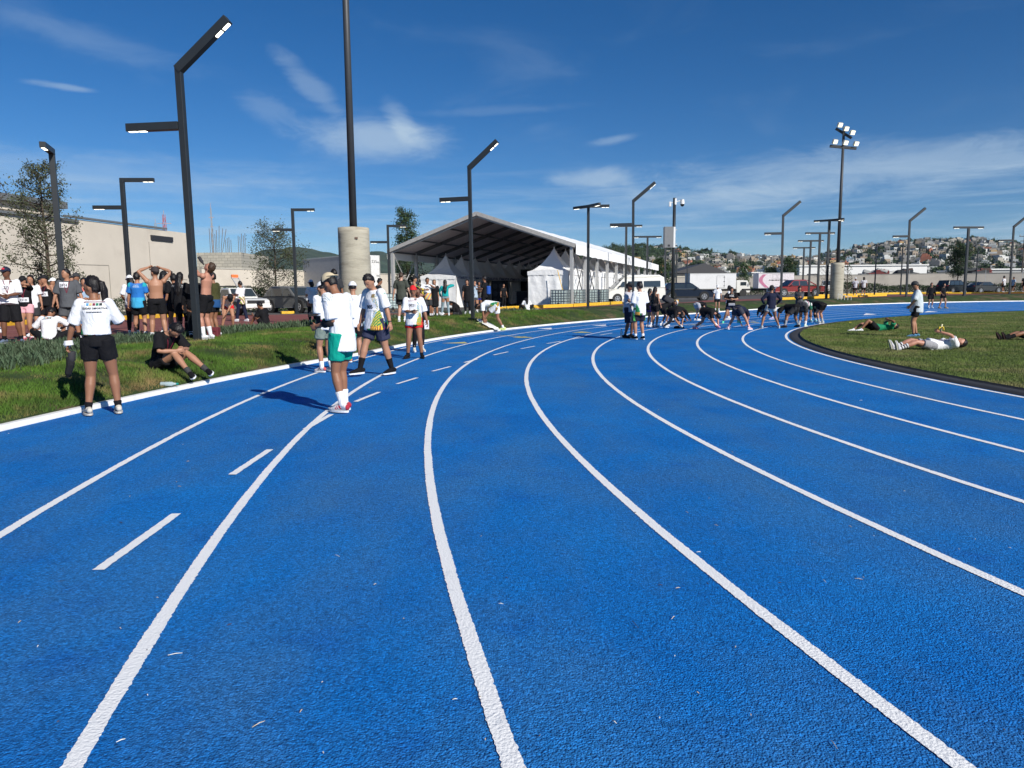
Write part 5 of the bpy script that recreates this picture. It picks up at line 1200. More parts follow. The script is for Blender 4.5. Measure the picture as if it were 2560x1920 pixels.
def person(label,foot,h=1.68,yaw=0,skin='tan',w=1.0,pel=(0,0,.93),lean=0,bend=0,side=0,twist=0,hp=0,hy=0,ft=None,toe=(8,8),kh=None,hd=None,eh=None,
           shirt='tee',sc_=None,hem=-.14,sleeve=.62,shorts='shorts',pc='black',plen=.55,sock=.10,sockc='white',shoe='white',sole='white',
           hair='short',hairm=None,cap=None,bib=None,print_=None,extra=None,vox=None,group=None,seated=False,slv=None,female=False,curl=.5,stripe=None,z=None,face=True,sockfn=None,dz=0,belly=0,loc=None):
    S=h/1.70; w=w*.94
    if loc is None: p=hit(*foot)
    else: p=Vector(loc)
    if z is not None: p.z=z
    dist=math.hypot(p.x,p.y); vox=vox or (.009 if dist<12 else (.012 if dist<20 else (.017 if dist<36 else .025)))
    root=empty('person',(p.x,p.y,p.z+.012+dz),R(yaw)); tag(root,label,'person',group)
    root.rotation_euler=(0,0,R(yaw))
    X,Y,Zz=V((1,0,0)),V((0,1,0)),V((0,0,1))
    f=0.93 if female else 1.0
    pel=V(pel)*1.0
    def rotd(a): return Matrix.Rotation(-R(a),3,'X')       # positive leans forward (+y)
    Ms=Matrix.Rotation(R(side),3,'Y')
    M1=Ms@rotd(lean); M2=Ms@rotd(lean+bend)@Matrix.Rotation(R(twist),3,'Z')
    S0=pel; S1=S0+M1@V((0,0,.20)); S2=S1+(Ms@rotd(lean+bend*.5))@V((0,0,.16)); S3=S2+M2@V((0,0,.14))
    sh={k:S3+M2@V((k*.170*f*w**.3,-.005,-.045)) for k in (-1,1)}
    Mp=M1 if abs(lean)<60 else Ms@rotd(lean*.85)
    hip={k:S0+Mp@V((k*.088,0,-.03)) for k in (-1,1)}
    ft=ft or ((-.11,0,.085),(.11,0,.085)); kh=kh or ((0,1,.05),(0,1,.05)); hd=hd or ((-.27,.06,.80),(.27,.06,.80)); eh=eh or ((-.3,-1,0),(.3,-1,0))
    knee={};ank={};elb={};wr={}
    for i,k in enumerate((-1,1)):
        knee[k],ank[k]=ik(hip[k],V(ft[i]),.425,.405,V(kh[i])); elb[k],wr[k]=ik(sh[k],V(hd[i]),.285,.25,V(eh[i]))
    Mh=M2@Matrix.Rotation(R(hy),3,'Z')@Matrix.Rotation(-R(hp),3,'X')
    nb=S3+M2@V((0,0,-.02)); hc=S3+M2@V((0,.012,.055))+Mh@V((0,.018,.105))
    sc3=lambda parts:[([v*S for v in vs],fs) for vs,fs in parts]
    sX=M2@X
    sk=SKIN[skin]
    # ---- body
    parts=[ramp_tube([S0-Mp@V((0,0,.06)),S0,S1,S2,S3-M2@V((0,0,.06)),S3],[.13*w,.150*w,(.128 if female else .138)*w,.158*f*w**.6,.150*f,.065],[.085*w,.100*w,(.092+belly)*w,.110*w**.7,.075,.06],side=sX,n=20,cap=.5)]
    parts.append(ramp_tube([nb,hc-Mh@V((0,.01,.05))],[.058*f,.052*f],side=sX))
    parts.append(ellipsoid(hc,Mh@Matrix.Diagonal((.076,.096,.112))))
    parts.append(ellipsoid(hc+Mh@V((0,.030,-.062)),Mh@Matrix.Diagonal((.056,.060,.055)),8))
    if vox<.016:
        parts.append(ellipsoid(hc+Mh@V((0,.100,-.020)),Mh@Matrix.Diagonal((.013,.020,.024)),6))
        for k in (-1,1): parts.append(ellipsoid(hc+Mh@V((k*.076,-.004,-.018)),Mh@Matrix.Diagonal((.012,.020,.032)),6))
        parts.append(ellipsoid(hc+Mh@V((0,.086,-.058)),Mh@Matrix.Diagonal((.026,.014,.012)),6))
    for k in (-1,1):
        parts.append(ellipsoid(sh[k],M2@Matrix.Diagonal((.062*f*w**.5,.060,.062)),8))
        parts.append(ramp_tube([sh[k],sh[k].lerp(elb[k],.45),elb[k],elb[k].lerp(wr[k],.3),wr[k]],[q*f*w**.4 for q in (.052,.047,.038,.041,.026)]))
        parts.append(ramp_tube([hip[k]+(knee[k]-hip[k])*.02,hip[k].lerp(knee[k],.35),hip[k].lerp(knee[k],.75),knee[k],knee[k].lerp(ank[k],.28),knee[k].lerp(ank[k],.6),ank[k]],[q*w**.6*(1.12 if female else 1.07) for q in (.092,.084,.064,.053,.058,.043,.033)]))
    body=remeshed(sc3(parts),'body',vox)
    hcS=hc*S; MhI=Mh.inverted()
    def skincol(v):
        if face and vox<.02:
            q=MhI@(v-hcS)/S
            if q.y>.035 and q.length<.16:
                if abs(abs(q.x)-.033)<.011 and abs(q.z-.012)<.006: return (.03,.02,.018)
                if abs(abs(q.x)-.034)<.020 and abs(q.z-.034)<.006: return (sk[0]*.35,sk[1]*.3,sk[2]*.3)
                if abs(q.x)<.026 and abs(q.z+.058)<.008: return (sk[0]*.75,sk[1]*.45,sk[2]*.5)
        return sk
    def skinvec(co_):
        c=np.empty((len(co_),3),dtype=np.float32); c[:]=sk
        if face and vox<.02:
            q=(co_-np.array(hcS))@np.array(MhI).T/S; ax=np.abs(q[:,0]); f_=(q[:,1]>.035)&(np.linalg.norm(q,axis=1)<.16)
            c[f_&(ax<.026)&(np.abs(q[:,2]+.058)<.008)]=(sk[0]*.75,sk[1]*.45,sk[2]*.5)
            c[f_&(np.abs(ax-.034)<.020)&(np.abs(q[:,2]-.036)<.005)]=(sk[0]*.55,sk[1]*.5,sk[2]*.5)
            c[f_&(np.abs(ax-.033)<.010)&(np.abs(q[:,2]-.010)<.006)]=(.06,.035,.03)
        return c
    skincol.vec=skinvec
    # hands: palm, four fingers, thumb, joined into the body mesh
    hv=MB()
    for i,k in enumerate((-1,1)):
        d=(wr[k]-elb[k]).normalized(); n_=M2@V((k*-1,.0,0)); n_=(n_-d*n_.dot(d))
        if n_.length<.15: n_=(Y-d*Y.dot(d))
        n_.normalize(); s_=d.cross(n_)*(1 if k>0 else -1)     # n_: palm normal, s_: thumb side
        if s_.dot(M2@Y)<-.2: s_=-s_
        cu=curl if not isinstance(curl,(tuple,list)) else curl[i]
        pv,pf=ramp_tube([wr[k]-d*.015,wr[k]+d*.03,wr[k]+d*.075],[.024,.038,.038],[.018,.016,.013],side=s_,n=10,cap=.5); hv.add([q*S for q in pv],pf)
        for j,(o_,L) in enumerate(((.029,.072),(.010,.080),(-.010,.074),(-.028,.058))):
            b=wr[k]+d*.078+s_*o_; a=0; pts=[b]; dd=d
            for q in range(3):
                a+=cu*(.55+.12*j); dd=(d*math.cos(a)+n_*math.sin(a)); pts.append(pts[-1]+dd*L*(.42,.32,.26)[q])
            hv.tube([q*S for q in pts],[.0095*S,.009*S,.008*S,.0055*S],6)
        b=wr[k]+d*.022+s_*.026; t1=(d*.75+s_*.75+n_*.25).normalized(); t2=(d*.9+s_*.3+n_*(.3+cu*.4)).normalized()
        hv.tube([q*S for q in (b,b+t1*.032,b+t1*.032+t2*.030,b+t1*.032+t2*.052)],[.0115*S,.0105*S,.009*S,.006*S],6)
    bb=bmesh.new(); bb.from_mesh(body); hm=bpy.data.meshes.new('h'); hm.from_pydata([tuple(v) for v in hv.v],[],hv.f); bb.from_mesh(hm); bmesh.ops.recalc_face_normals(bb,faces=bb.faces[:]); bb.to_mesh(body); bb.free(); bpy.data.meshes.remove(hm)
    paint(body,skincol); body.materials.clear(); bo=link('body',body,M_skin,root,True)
    res={'root':root,'S':S,'hc':hc,'Mh':Mh,'M2':M2,'M1':M1,'sh':sh,'wr':wr,'elb':elb,'S0':S0,'S1':S1,'S2':S2,'S3':S3,'knee':knee,'ank':ank,'hip':hip,'body':bo,'p':p}
    def tcoord(v):
        v=v/S; best=None; segs=((S0-M1@V((0,0,-hem*1.0)),S0,-.28,0),(S0,S1,0,.4),(S1,S2,.4,.72),(S2,S3,.72,1.0))
        for a,b,t0,t1 in segs:
            d=b-a; L=d.length_squared
            if L<1e-6: continue
            k_=cl01((v-a).dot(d)/L); q=a+d*k_; e=(v-q).length
            if best is None or e<best[0]: best=(e,t0+(t1-t0)*k_,q)
        o_=v-best[2]; Mx=M2 if best[1]>.5 else M1
        lat=o_.dot(Mx@X)/.17; fr=o_.dot(Mx@Y); return (best[1]+.28)/1.28,lat,fr
    # ---- shirt
    if shirt:
        wcl=w*(1.0 if shirt!='fit' else .93); tk=.016 if shirt in('fit','tank','crop') else .024
        hm_=S0+M1@V((0,.018 if hem<-.05 and abs(lean)<30 and not seated else 0,hem)); parts=[]
        if shirt=='crop': hm_=S1-M1@V((0,0,.02))
        chain=[(hm_,(.166 if hem<-.05 else .155)*w+tk,(.162 if hem<-.05 else .118)*w+tk)]
        if shirt!='crop':
            if hem<-.02: chain.append((S0,.160*w+tk,.142*w+tk))
        chain+= [(S1,.142*w+tk,(.100+belly)*w+tk),(S2,.160*f*w**.6+tk,.114*w**.7+tk)]
        if shirt in('tank','crop','fit0'): chain+= [(S3-M2@V((0,0,.10)),.135*f,.098+tk),(S3-M2@V((0,0,.03)),.090*f,.062+tk*.6)]
        else: chain+= [(S3-M2@V((0,0,.065)),.156*f+tk*.8,.085+tk*.7),(S3-M2@V((0,0,.008)),.088,.066+tk*.3)]
        parts.append(ramp_tube([c[0] for c in chain],[c[1] for c in chain],[c[2] for c in chain],side=sX,n=22,cap=.12))
        if shirt not in ('tank','crop'):
            fr_=1.0 if shirt=='long' else sleeve
            for k in (-1,1):
                parts.append(ellipsoid(sh[k],M2@Matrix.Diagonal((.064*f+tk*.4,.058+tk*.4,.062+tk*.2)),8))
                if fr_<=1 and shirt!='long':
                    e=sh[k].lerp(elb[k],fr_+.15); a_=.058+tk*.7; b_=.060+tk*(1.0 if shirt!='fit' else .2); parts.append(ramp_tube([sh[k],sh[k].lerp(elb[k],.3),e],[a_*f,a_*f*1.02,b_*f],cap=.08))
                else: parts.append(ramp_tube([sh[k],elb[k],elb[k].lerp(wr[k],.5),wr[k]],[.066*f+tk*.4,.052+tk*.4,.048+tk*.3,.034+tk*.2],cap=.1))
        me=remeshed(sc3(parts),'shirt',vox*1.05,2)
        am=.008*S if shirt not in('fit','crop') else .004
        for v in me.vertices:
            c_=v.co; n1=noise.noise(V((c_.x*9+p.x,c_.y*9,c_.z*6+p.y))); n2=noise.noise(V((c_.x*19,c_.y*19+p.x,c_.z*11)))
            v.co=c_+v.normal*am*(n1*1.0+n2*.55)
        fnc=sc_ if callable(sc_) else solid(C[sc_] if isinstance(sc_,str) else (sc_ or C['white']))
        def colf(v):
            t,lat,fr=tcoord(v); 
            if slv is not None:
                q=v/S
                for k in (-1,1):
                    a=sh[k]; d=elb[k]-a
                    if (q-a).dot(d)/d.length_squared>.30 and (q-a-(d*cl01((q-a).dot(d)/d.length_squared))).length<.13 and abs(lat)>.6: return slv
            q=v/S
            for k in (-1,1):
                a=sh[k]; d=elb[k]-a; u_=(q-a).dot(d)/d.length_squared
                if u_>.18 and (q-a-d*u_).length<.115: return fnc(.7,-.2,0,0,0)
            return fnc(t,lat,fr,0,v.z)
        paint(me,colf if (callable(sc_) or slv is not None) else (C[sc_] if isinstance(sc_,str) else (sc_ or C['white']))); me.materials.clear(); res['shirt']=link('shirt',me,M_cloth,root,True)
    # ---- shorts / trousers
    if shorts:
        tk=.017 if shorts in('shorts','pants') else .008
        top=S0+M1@V((0,0,max(.055,hem+.045 if shirt else 0))); parts=[ramp_tube([S0-Mp@V((0,0,.07)),S0-Mp@V((0,0,.02)),top],[.150*w+tk,.158*w+tk,.142*w+tk*.6],[.105*w+tk,.110*w+tk,.095*w+tk*.6],side=M1@X,n=20,cap=.15)]
        for k in (-1,1):
            if shorts in('shorts','tight'):
                e=hip[k].lerp(knee[k],plen+.08); r_=(.094*w**.6+tk,.088*w**.6+tk*1.2,.088*w**.6+tk*(1.1 if shorts=='shorts' else .4))
                if shorts=='tight': r_=(.094*w**.6+tk,.088*w**.6+tk,(.084 if plen<.5 else .074)*w**.6+tk)
                ee=[hip[k].lerp(knee[k],-.13),hip[k].lerp(knee[k],plen*.55),hip[k].lerp(knee[k],min(plen,1.0))]
                if plen>1: ee[2]=knee[k].lerp(ank[k],plen-1)
                parts.append(ramp_tube(ee,r_,cap=.1))
            else:
                parts.append(ramp_tube([hip[k].lerp(knee[k],-.10),hip[k].lerp(knee[k],.5),knee[k],knee[k].lerp(ank[k],.4),knee[k].lerp(ank[k],.93)],[.098*w**.6+tk,.078*w**.6+tk,.058+tk,.057+tk,.042+tk*(1.2 if shorts=='pants' else .2)],cap=.1))
        me=remeshed(sc3(parts),'shorts',vox*1.05,2)
        am=.008*S if shorts in('shorts','pants') else .002
        for v in me.vertices:
            c_=v.co; v.co=c_+v.normal*am*(noise.noise(V((c_.x*11+p.y,c_.y*11,c_.z*5)))+.5*noise.noise(V((c_.x*22,c_.y*22,c_.z*9))))
        pcc=C[pc] if isinstance(pc,str) else pc
        if stripe:
            sc2,ws_=stripe; paint(me,lambda v: sc2 if (abs(v.y/S-S0.y)<ws_ and abs(v.x/S)>.12) else pcc)
        else: paint(me,pcc)
        me.materials.clear(); nm={'shorts':'shorts','tight':'shorts','pants':'trousers','leggings':'leggings'}[shorts]; me.name=nm; res['shorts']=link(nm,me,M_cloth,root,True)
    # ---- shoes and socks
    for i,k in enumerate((-1,1)):
        a=ank[k]; leg=(knee[k]-a).normalized()
        if callable(toe): td=toe(k)
        else:
            tv=toe[i]
            if isinstance(tv,(tuple,list,Vector)): td=V(tv).normalized(); 
            else: td=V((math.sin(R(tv))*k,math.cos(R(tv)),-.02))
        td.normalize(); up=(leg-td*leg.dot(td)); 
        if abs(td.z)<.2 and not seated: up=V((0,0,1))-td*td.z
        up.normalize(); sd_=td.cross(up)
        if sock:
            me=remeshed(sc3([ramp_tube([a-leg*.01,a+leg*.03,a+leg*max(sock,.045)],[.042,.042,.046+sock*.06],cap=.1)]),'sock',max(vox,.010),1); scc=C[sockc] if isinstance(sockc,str) else sockc
            if sockfn: paint(me,lambda v:sockfn((v/S-a).dot(leg)))
            else: paint(me,scc)
            me.materials.clear(); link('sock',me,M_cloth,root,True)
        b=a-up*.055
        pts=[b-td*.075+up*.030,b-td*.035+up*.040,b+td*.03+up*.038,b+td*.10+up*.022,b+td*.165+up*.008,b+td*.198+up*.002]
        v1=ramp_tube(pts,[.033,.037,.040,.045,.042,.028],[.036,.042,.040,.030,.022,.014],side=sd_,n=14,cap=.7)
        v2=ramp_tube([b+up*.03-td*.01,a+up*.012-td*.005],[.036,.038],side=sd_,n=12,cap=.2)
        scol=C[shoe] if isinstance(shoe,str) else shoe; solc=C[sole] if isinstance(sole,str) else sole
        me=remeshed(sc3([v1,v2]),'shoe',min(vox,.014),2)
        def shcol(v):
            q=(v/S-b); t_=q.dot(td)
            if isinstance(extra,dict) and extra.get('shoe3') and abs(q.dot(sd_))>.030 and -.01<t_<.085 and int((t_-q.dot(up)*.5)/.016)%2==0: return extra['shoe3']
            if isinstance(extra,dict) and extra.get('mark') and abs(q.dot(sd_))>.028 and .0<t_<.09 and abs(q.dot(up)-.006-(t_-.045)*.35)<.009: return extra['mark']
            if isinstance(extra,dict) and extra.get('heel') and t_<-.066: return extra['heel']
            return scol
        paint(me,shcol); me.materials.clear(); so_=link('shoe',me,M_cloth,root,True)
        mb=MB(); n_=18; out=[]
        for j in range(n_):
            an=2*PI*j/n_; x_=.062+ .148*math.cos(an); y_=.049*math.sin(an)*(1-.12*math.cos(an)); out.append(b+td*x_+sd_*y_)
        for dz_ in (-.028,-.004): mb.v+=[tuple((q+up*(dz_+.0))*S) for q in out]
        mb.f+= [list(range(n_-1,-1,-1)),list(range(n_,2*n_))]+[[j,(j+1)%n_,n_+(j+1)%n_,n_+j] for j in range(n_)]; mb.mi=[0]*len(mb.f); mb.build('sole',cmat(solc,'sole'),so_)
    # ---- hair
    hm_=hairm or M_hair
    def hadd(o,m_=None): return o
    def headmesh(scale,off,cut,nm,mm,n=14):
        vs,fs=ellipsoid(V((0,0,0)),Matrix.Diagonal(scale),n)
        vv=[]
        for v in vs:
            q=V(v)+V(off); q=cut(q); vv.append((hc+Mh@q)*S)
        mb=MB(); mb.add(vv,fs); return mb.build(nm,mm,root,smooth=True)
    if hair and hair!='none':
        def cut(q):
            if q.y>.045: lim=.084
            elif q.y>.0: lim=.015+q.y*1.25
            elif q.y>-.045: lim=-.005 if hair in('short','buzz','pony','bun') else -.06
            else: lim=-.062 if hair!='buzz' else -.045
            if q.z<lim: q=V((q.x*.80,min(q.y,.055)*.80 if q.y>0 else q.y*.88,lim+(q.z-lim)*.15))
            r_=noise.noise(V((q.x*34+p.x,q.y*34,q.z*34)))*.9+noise.noise(V((q.x*80+p.x,q.y*80,q.z*80)))*.5
            return q*(1+r_*(.02 if cap or hair=='buzz' else .12))
        t_=.004 if cap else (.010 if hair=='buzz' else .019)
        headmesh((.078+t_*.7,.098+t_*.55,.114+t_),(0,-.010,.008),cut,'hair',hm_,20)
        ho=root.children[-1] if False else None
        if hair in('long','pony','bun','bob'):
            mb=MB(); 
            if hair=='long':
                pts=[hc+Mh@V((0,-.06,.03)),hc+Mh@V((0,-.085,-.08)),S3+M2@V((0,-.11,-.06)),S3+M2@V((0,-.135,-.22)),S3+M2@V((0,-.12,-.36))]; v_,f_=ramp_tube(pts,[.07,.088,.095,.085,.03],[.05,.045,.04,.032,.015],side=sX,cap=.4)
            elif hair=='bob': v_,f_=ramp_tube([hc+Mh@V((0,-.05,.03)),hc+Mh@V((0,-.06,-.08)),hc+Mh@V((0,-.055,-.16))],[.08,.092,.07],[.05,.055,.035],side=sX,cap=.4)
            elif hair=='pony':
                q0=hc+Mh@V((0,-.10,.055)); v_,f_=ramp_tube([q0,q0+Mh@V((.005,-.035,-.01)),q0+Mh@V((.015,-.045,-.10)),q0+Mh@V((.03,-.035,-.22)),q0+Mh@V((.045,-.02,-.34))],[.024,.040,.052,.046,.014],[.024,.034,.036,.030,.01],side=Mh@X,cap=.5)
            else: v_,f_=ellipsoid(hc+Mh@V((0,-.075,.085)),Mh@Matrix.Diagonal((.042,.04,.042)),8)
            me=remeshed(sc3([(v_,f_)]),'hair_length',max(vox,.01),1)
            for v in me.vertices: v.co=v.co+v.normal*.012*noise.noise(V((v.co.x*40,v.co.y*40,v.co.z*8)))
            me.materials.clear(); link({'long':'long_hair','bob':'long_hair','pony':'ponytail','bun':'hair_bun'}[hair],me,hm_,root,True)
    # ---- cap
    if cap:
        cc,vis,*rest=cap       # colour, visor: 'front'/'back'/None
        m_=cmat(C[cc] if isinstance(cc,str) else cc,'cap')
        def cutc(q):
            if q.z<.035: q=V((q.x*.985,q.y*.985,.035+(q.z-.035)*.06))
            return q
        c2_=rest[1] if len(rest)>1 else None
        co_=headmesh((.094,.116,.132),(0,-.006,.006),cutc,'cap',[m_,cmat(c2_,'cap')] if c2_ else m_)
        if c2_:
            for pl in co_.data.polygons:
                if (MhI@(pl.center/S-hc)).y>.012: pl.material_index=1
        if vis in('front','back'):
            sg=1 if vis=='front' else -1; mb=MB(); n_=10; tp_=[];
            for j in range(n_+1):
                a=PI*j/n_; tp_.append(V((.078*math.cos(a),(.072+.085*math.sin(a))*sg,.042-.022*math.sin(a)+.012*math.cos(a)**2)))
            tp_+= [V((-.06,.07*sg,.045)),V((.06,.07*sg,.045))]
            N_=len(tp_); mb.v=[tuple((hc+Mh@(q+V((0,0,.004))))*S) for q in tp_]+[tuple((hc+Mh@(q-V((0,0,.004))))*S) for q in tp_]
            mb.f=[list(range(N_)),list(range(2*N_-1,N_-1,-1))]+[[j,(j+1)%N_,N_+(j+1)%N_,N_+j] for j in range(N_)]; mb.mi=[0]*len(mb.f)
            mb.build('visor',cmat(C[rest[0]] if rest and rest[0] else (C[cc] if isinstance(cc,str) else cc),'cap'),root)
    return res
def onto(res,target,mesh_o,name,m,cx_,cz_,front=1,grid=None,lift=.004,xdir=1,M=None,c0=None):
    """lays flat lettering or a sheet against the garment by casting each vertex towards the chest"""
    root=res['root']; S=res['S']; M_=M or res['M2']; c0=c0 or (res['S2']); 
    bv=BVHTree.FromPolygons([v.co.copy() for v in target.data.vertices],[list(p_.vertices) for p_ in target.data.polygons])
    me=mesh_o; out=[]
    for v in me.vertices:
        q=c0+M_@V(((cx_+v.co.x)*(1 if front>0 else -1)*-1 if False else ((cx_+v.co.x)*(-front)),0,cz_+v.co.y)); org=(q+M_@V((0,front*.6,0)))*S; dr=(M_@V((0,-front,0)))
        hitp=bv.ray_cast(org,dr)
        base=hitp[0] if hitp[0] is not None else (q+M_@V((0,front*.12,0)))*S
        out.append(base-dr*(lift+v.co.z)*S)
    for v,o_ in zip(me.vertices,out): v.co=o_
    return link(name,me,m,root)
def sheet(w_,h_,n=8,th=.003):
    vs=[];fs=[]
    for j in range(n+1):
        for i in range(n+1): vs.append((-w_/2+w_*i/n,-h_/2+h_*j/n,th))
    for j in range(n):
        for i in range(n): k=j*(n+1)+i; fs.append((k,k+1,k+n+2,k+n+1))
    me=bpy.data.meshes.new('sheet'); me.from_pydata(vs,[],fs); return me
def textme(s,size,bold=.0):
    t=text_mesh(s,size,'t',M_ink,None,Matrix.Identity(4),.0006,bold=bold); me=t.data.copy(); bpy.data.objects.remove(t)
    me.materials.clear(); return me
M_bib=cmat((.72,.73,.78),'bib')
def add_bib(res,num,cx_=0,cz_=-.02,w_=.21,h_=.15,front=1):
    if 'shirt' not in res: return
    b=onto(res,res['shirt'],sheet(w_,h_),'race_bib',M_bib,cx_,cz_,front)
    n=onto(res,res['shirt'],textme(num,.085,.002),'bib_number',M_ink,cx_,cz_-.01,front,lift=.010); n.parent=b
def add_print(res,lines,cx_,cz_,front,size=.03,m=None,name='print'):
    for i,(s,sz) in enumerate(lines): onto(res,res['shirt'],textme(s,sz,.001),name,m or M_ink,cx_,cz_-i*.045,front,lift=.007)
def swatches(res,cx_,cz_,front,cols_,w_=.030,h_=.03,gap=.036):
    for i,c in enumerate(cols_): onto(res,res['shirt'],sheet(w_,h_,3),'print',cmat(c,'swatch'),cx_+(i-(len(cols_)-1)/2)*gap,cz_,front,lift=.005)
SW=[(.10,.35,.60),(.60,.45,.2),(.20,.02,.05),(.02,.18,.10),(.02,.03,.03)]
def lanyard(res,c=(.16,.01,.03)):
    S=res['S']; M2=res['M2']; S3=res['S3']
    bv=BVHTree.FromPolygons([v.co.copy() for v in res['shirt'].data.vertices],[list(p_.vertices) for p_ in res['shirt'].data.polygons]); mb=MB()
    for sg in (-1,1):
        pts=[]
        for j in range(9):
            f=j/8; q=(S3+M2@V((sg*.07*(1-f),.0,.0-.30*f)))*S; h_=bv.ray_cast(q+M2@V((0,.5,0)),-(M2@V((0,1,0)))); pts.append((h_[0] if h_[0] is not None else q+M2@V((0,.1,0)))+M2@V((0,.006,0)))
        for a,b in zip(pts,pts[1:]): mb.bar(a,b,.014,.003,up=tuple(M2@V((0,1,0))))
    mb.build('lanyard',cmat(c,'ribbon'),res['root'])
def item(name,label,cat,mb,m,loc,rz=0,par=None): 
    o=mb.build(name,m,smooth=False); o.location=loc; o.rotation_euler=(0,0,rz); tag(o,label,cat); return o
def world(res,q): r=res['root']; return Matrix.Translation(r.location)@Matrix.Rotation(r.rotation_euler.z,4,'Z')@(V(q)*res['S'])
def bottle(label,loc,dirv=(0,0,1),L=.22,r_=.033,capc=(.0,.25,.2),c=(.55,.68,.72),drk=False):
    d=V(dirv).normalized(); root=empty('bottle',loc); tag(root,label,'bottle'); mb=MB(); mb.tube([(d*L*t) for t in (0,.04,.5,.62,.78,.88)],[r_*.9,r_,r_,r_*.98,r_*.5,r_*.42],14)
    mb.build('bottle_body',cmat((.03,.03,.035),'bottle') if drk else mat('clear_plastic',c,.12,var=0,alpha=.55,spec=.8),root,smooth=True)
    mb=MB(); mb.tube([d*L*.88,d*L*.98],[r_*.46,r_*.46],12); mb.build('bottle_cap',cmat(capc,'cap_plastic'),root); return root
# ================================================================ who stands where
EV=stripes_event()
# --- woman in the left foreground, back to the camera
a=person('woman with black ponytail, white printed shirt and black shorts standing beside the white kerb',(258,1038),1.63,yaw=14,skin='brown',w=.98,female=True,hp=2,ft=((-.155,-.02,.085),(.165,.06,.085)),toe=(28,-20),hd=((-.36,.08,.86),(.10,.31,1.14)),eh=((-.8,-.6,0),(.5,.3,-1)),
    sc_=stripes_event(),hem=.075,sleeve=.78,shorts='shorts',pc='black',plen=.48,sock=.075,sockc='black',shoe=(.60,.56,.48),sole=(.6,.55,.48),hair='pony',hy=70,curl=(.8,.6))
add_print(a,[('CIUDAD DEPORTIVA',.029),('DE ALTO RENDIMIENTO',.015)],.02,.035,-1); swatches(a,.02,.085,-1,SW); onto(a,a['shirt'],sheet(.25,.008,8),'print',cmat(C['maroon'],'print'),.02,.115,-1)
mb=MB(); q=world(a,a['wr'][-1]); mb.tube([(0,0,.035),(.004,0,-.02)],[.046,.05],14); mb.tube([(-.045,.01,.0),(.0,.0,-.03)],[.028,.034],10); item('wrist_cloth','white cloth wrapped round the wrist of the woman with the ponytail','cloth',mb,cmat(C['white'],'cloth'),q+V((0,0,.0)))
bottle('small dark bottle hanging from the hand of the woman with the ponytail',world(a,a['wr'][-1]+V((.02,.03,-.10))),(-.1,0,-1),.17,.042,(.0,.22,.35),drk=True)
mb=MB(); mb.tube([(0,0,.10),(.01,.01,0),(-.02,0,-.10),(-.035,.01,-.15)],[.025,.045,.038,.012],9); mb.tube([(.01,0,.10),(.03,.02,.02),(.02,.01,-.07)],[.02,.03,.01],8); item('folded_garment','black folded garment hanging below the dark bottle in the ponytailed woman\'s hand','garment',mb,cmat(C['black'],'cl'),world(a,a['wr'][-1]+V((-.02,.02,-.27))))
# --- main man with the backwards cap
b=person('man in tan and black cap and teal shorts looking down at his phone',(862,1030),1.69,yaw=60,skin='brown',w=.97,lean=3,bend=12,hp=17,hy=0,ft=((-.085,-.05,.085),(.085,.07,.085)),toe=(2,6),hd=((-.17,.24,1.04),(.10,.27,1.07)),eh=((.1,-1,-.8),(.05,-1,-1)),
    sc_=lambda t,lat,fr,ang,z:(.30,.36,.36) if (.78<t<1.0 and abs(lat)>.72 and int((lat*1.0+t*1.4)*34)%3==0) else C['white'],hem=-.18,sleeve=.76,pc='teal',plen=.62,sock=.17,shoe=(.72,.70,.70),sole='white',hair='short',cap=(C['cream'],'back',None,(.012,.012,.014)),extra={'shoe3':(.5,.02,.05),'heel':(.40,.03,.05)},curl=(.9,.9))
mb=MB(); mb.tube([V((0,0,-.07)),V((0,0,.07))],[.055,.062],14); q=a0_=b['elb'][-1].lerp(b['wr'][-1],.25); mb=MB(); d=(b['wr'][-1]-b['elb'][-1]).normalized()*.07; mb.tube([(q-d)*b['S'],(q+d)*b['S']],[.058,.052],14); mb.build('arm_band',cmat(C['black'],'band'),b['root'],smooth=True)
mb=MB(); mb.box((0,0,0),(.075,.012,.15)); ph=item('phone','dark phone held low by the man in the tan cap','phone',mb,cmat((.02,.02,.025),'phone'),world(b,b['wr'][-1].lerp(b['wr'][1],.5)+V((0,.09,.03))),R(66))
lanyard(b)
mb=MB(); 
for sg in (-1,1):
    ct=b['hc']+b['Mh']@V((sg*.034,.098,.012)); n_=16
    for j in range(n_): p1_=ct+b['Mh']@V((.022*math.cos(2*PI*j/n_),0,.018*math.sin(2*PI*j/n_))); p2_=ct+b['Mh']@V((.022*math.cos(2*PI*(j+1)/n_),0,.018*math.sin(2*PI*(j+1)/n_))); mb.bar(p1_*b['S'],p2_*b['S'],.004)
    mb.bar((b['hc']+b['Mh']@V((sg*.056,.095,.014)))*b['S'],(b['hc']+b['Mh']@V((sg*.08,.0,.010)))*b['S'],.004)
mb.build('glasses',M_ink,b['root'])
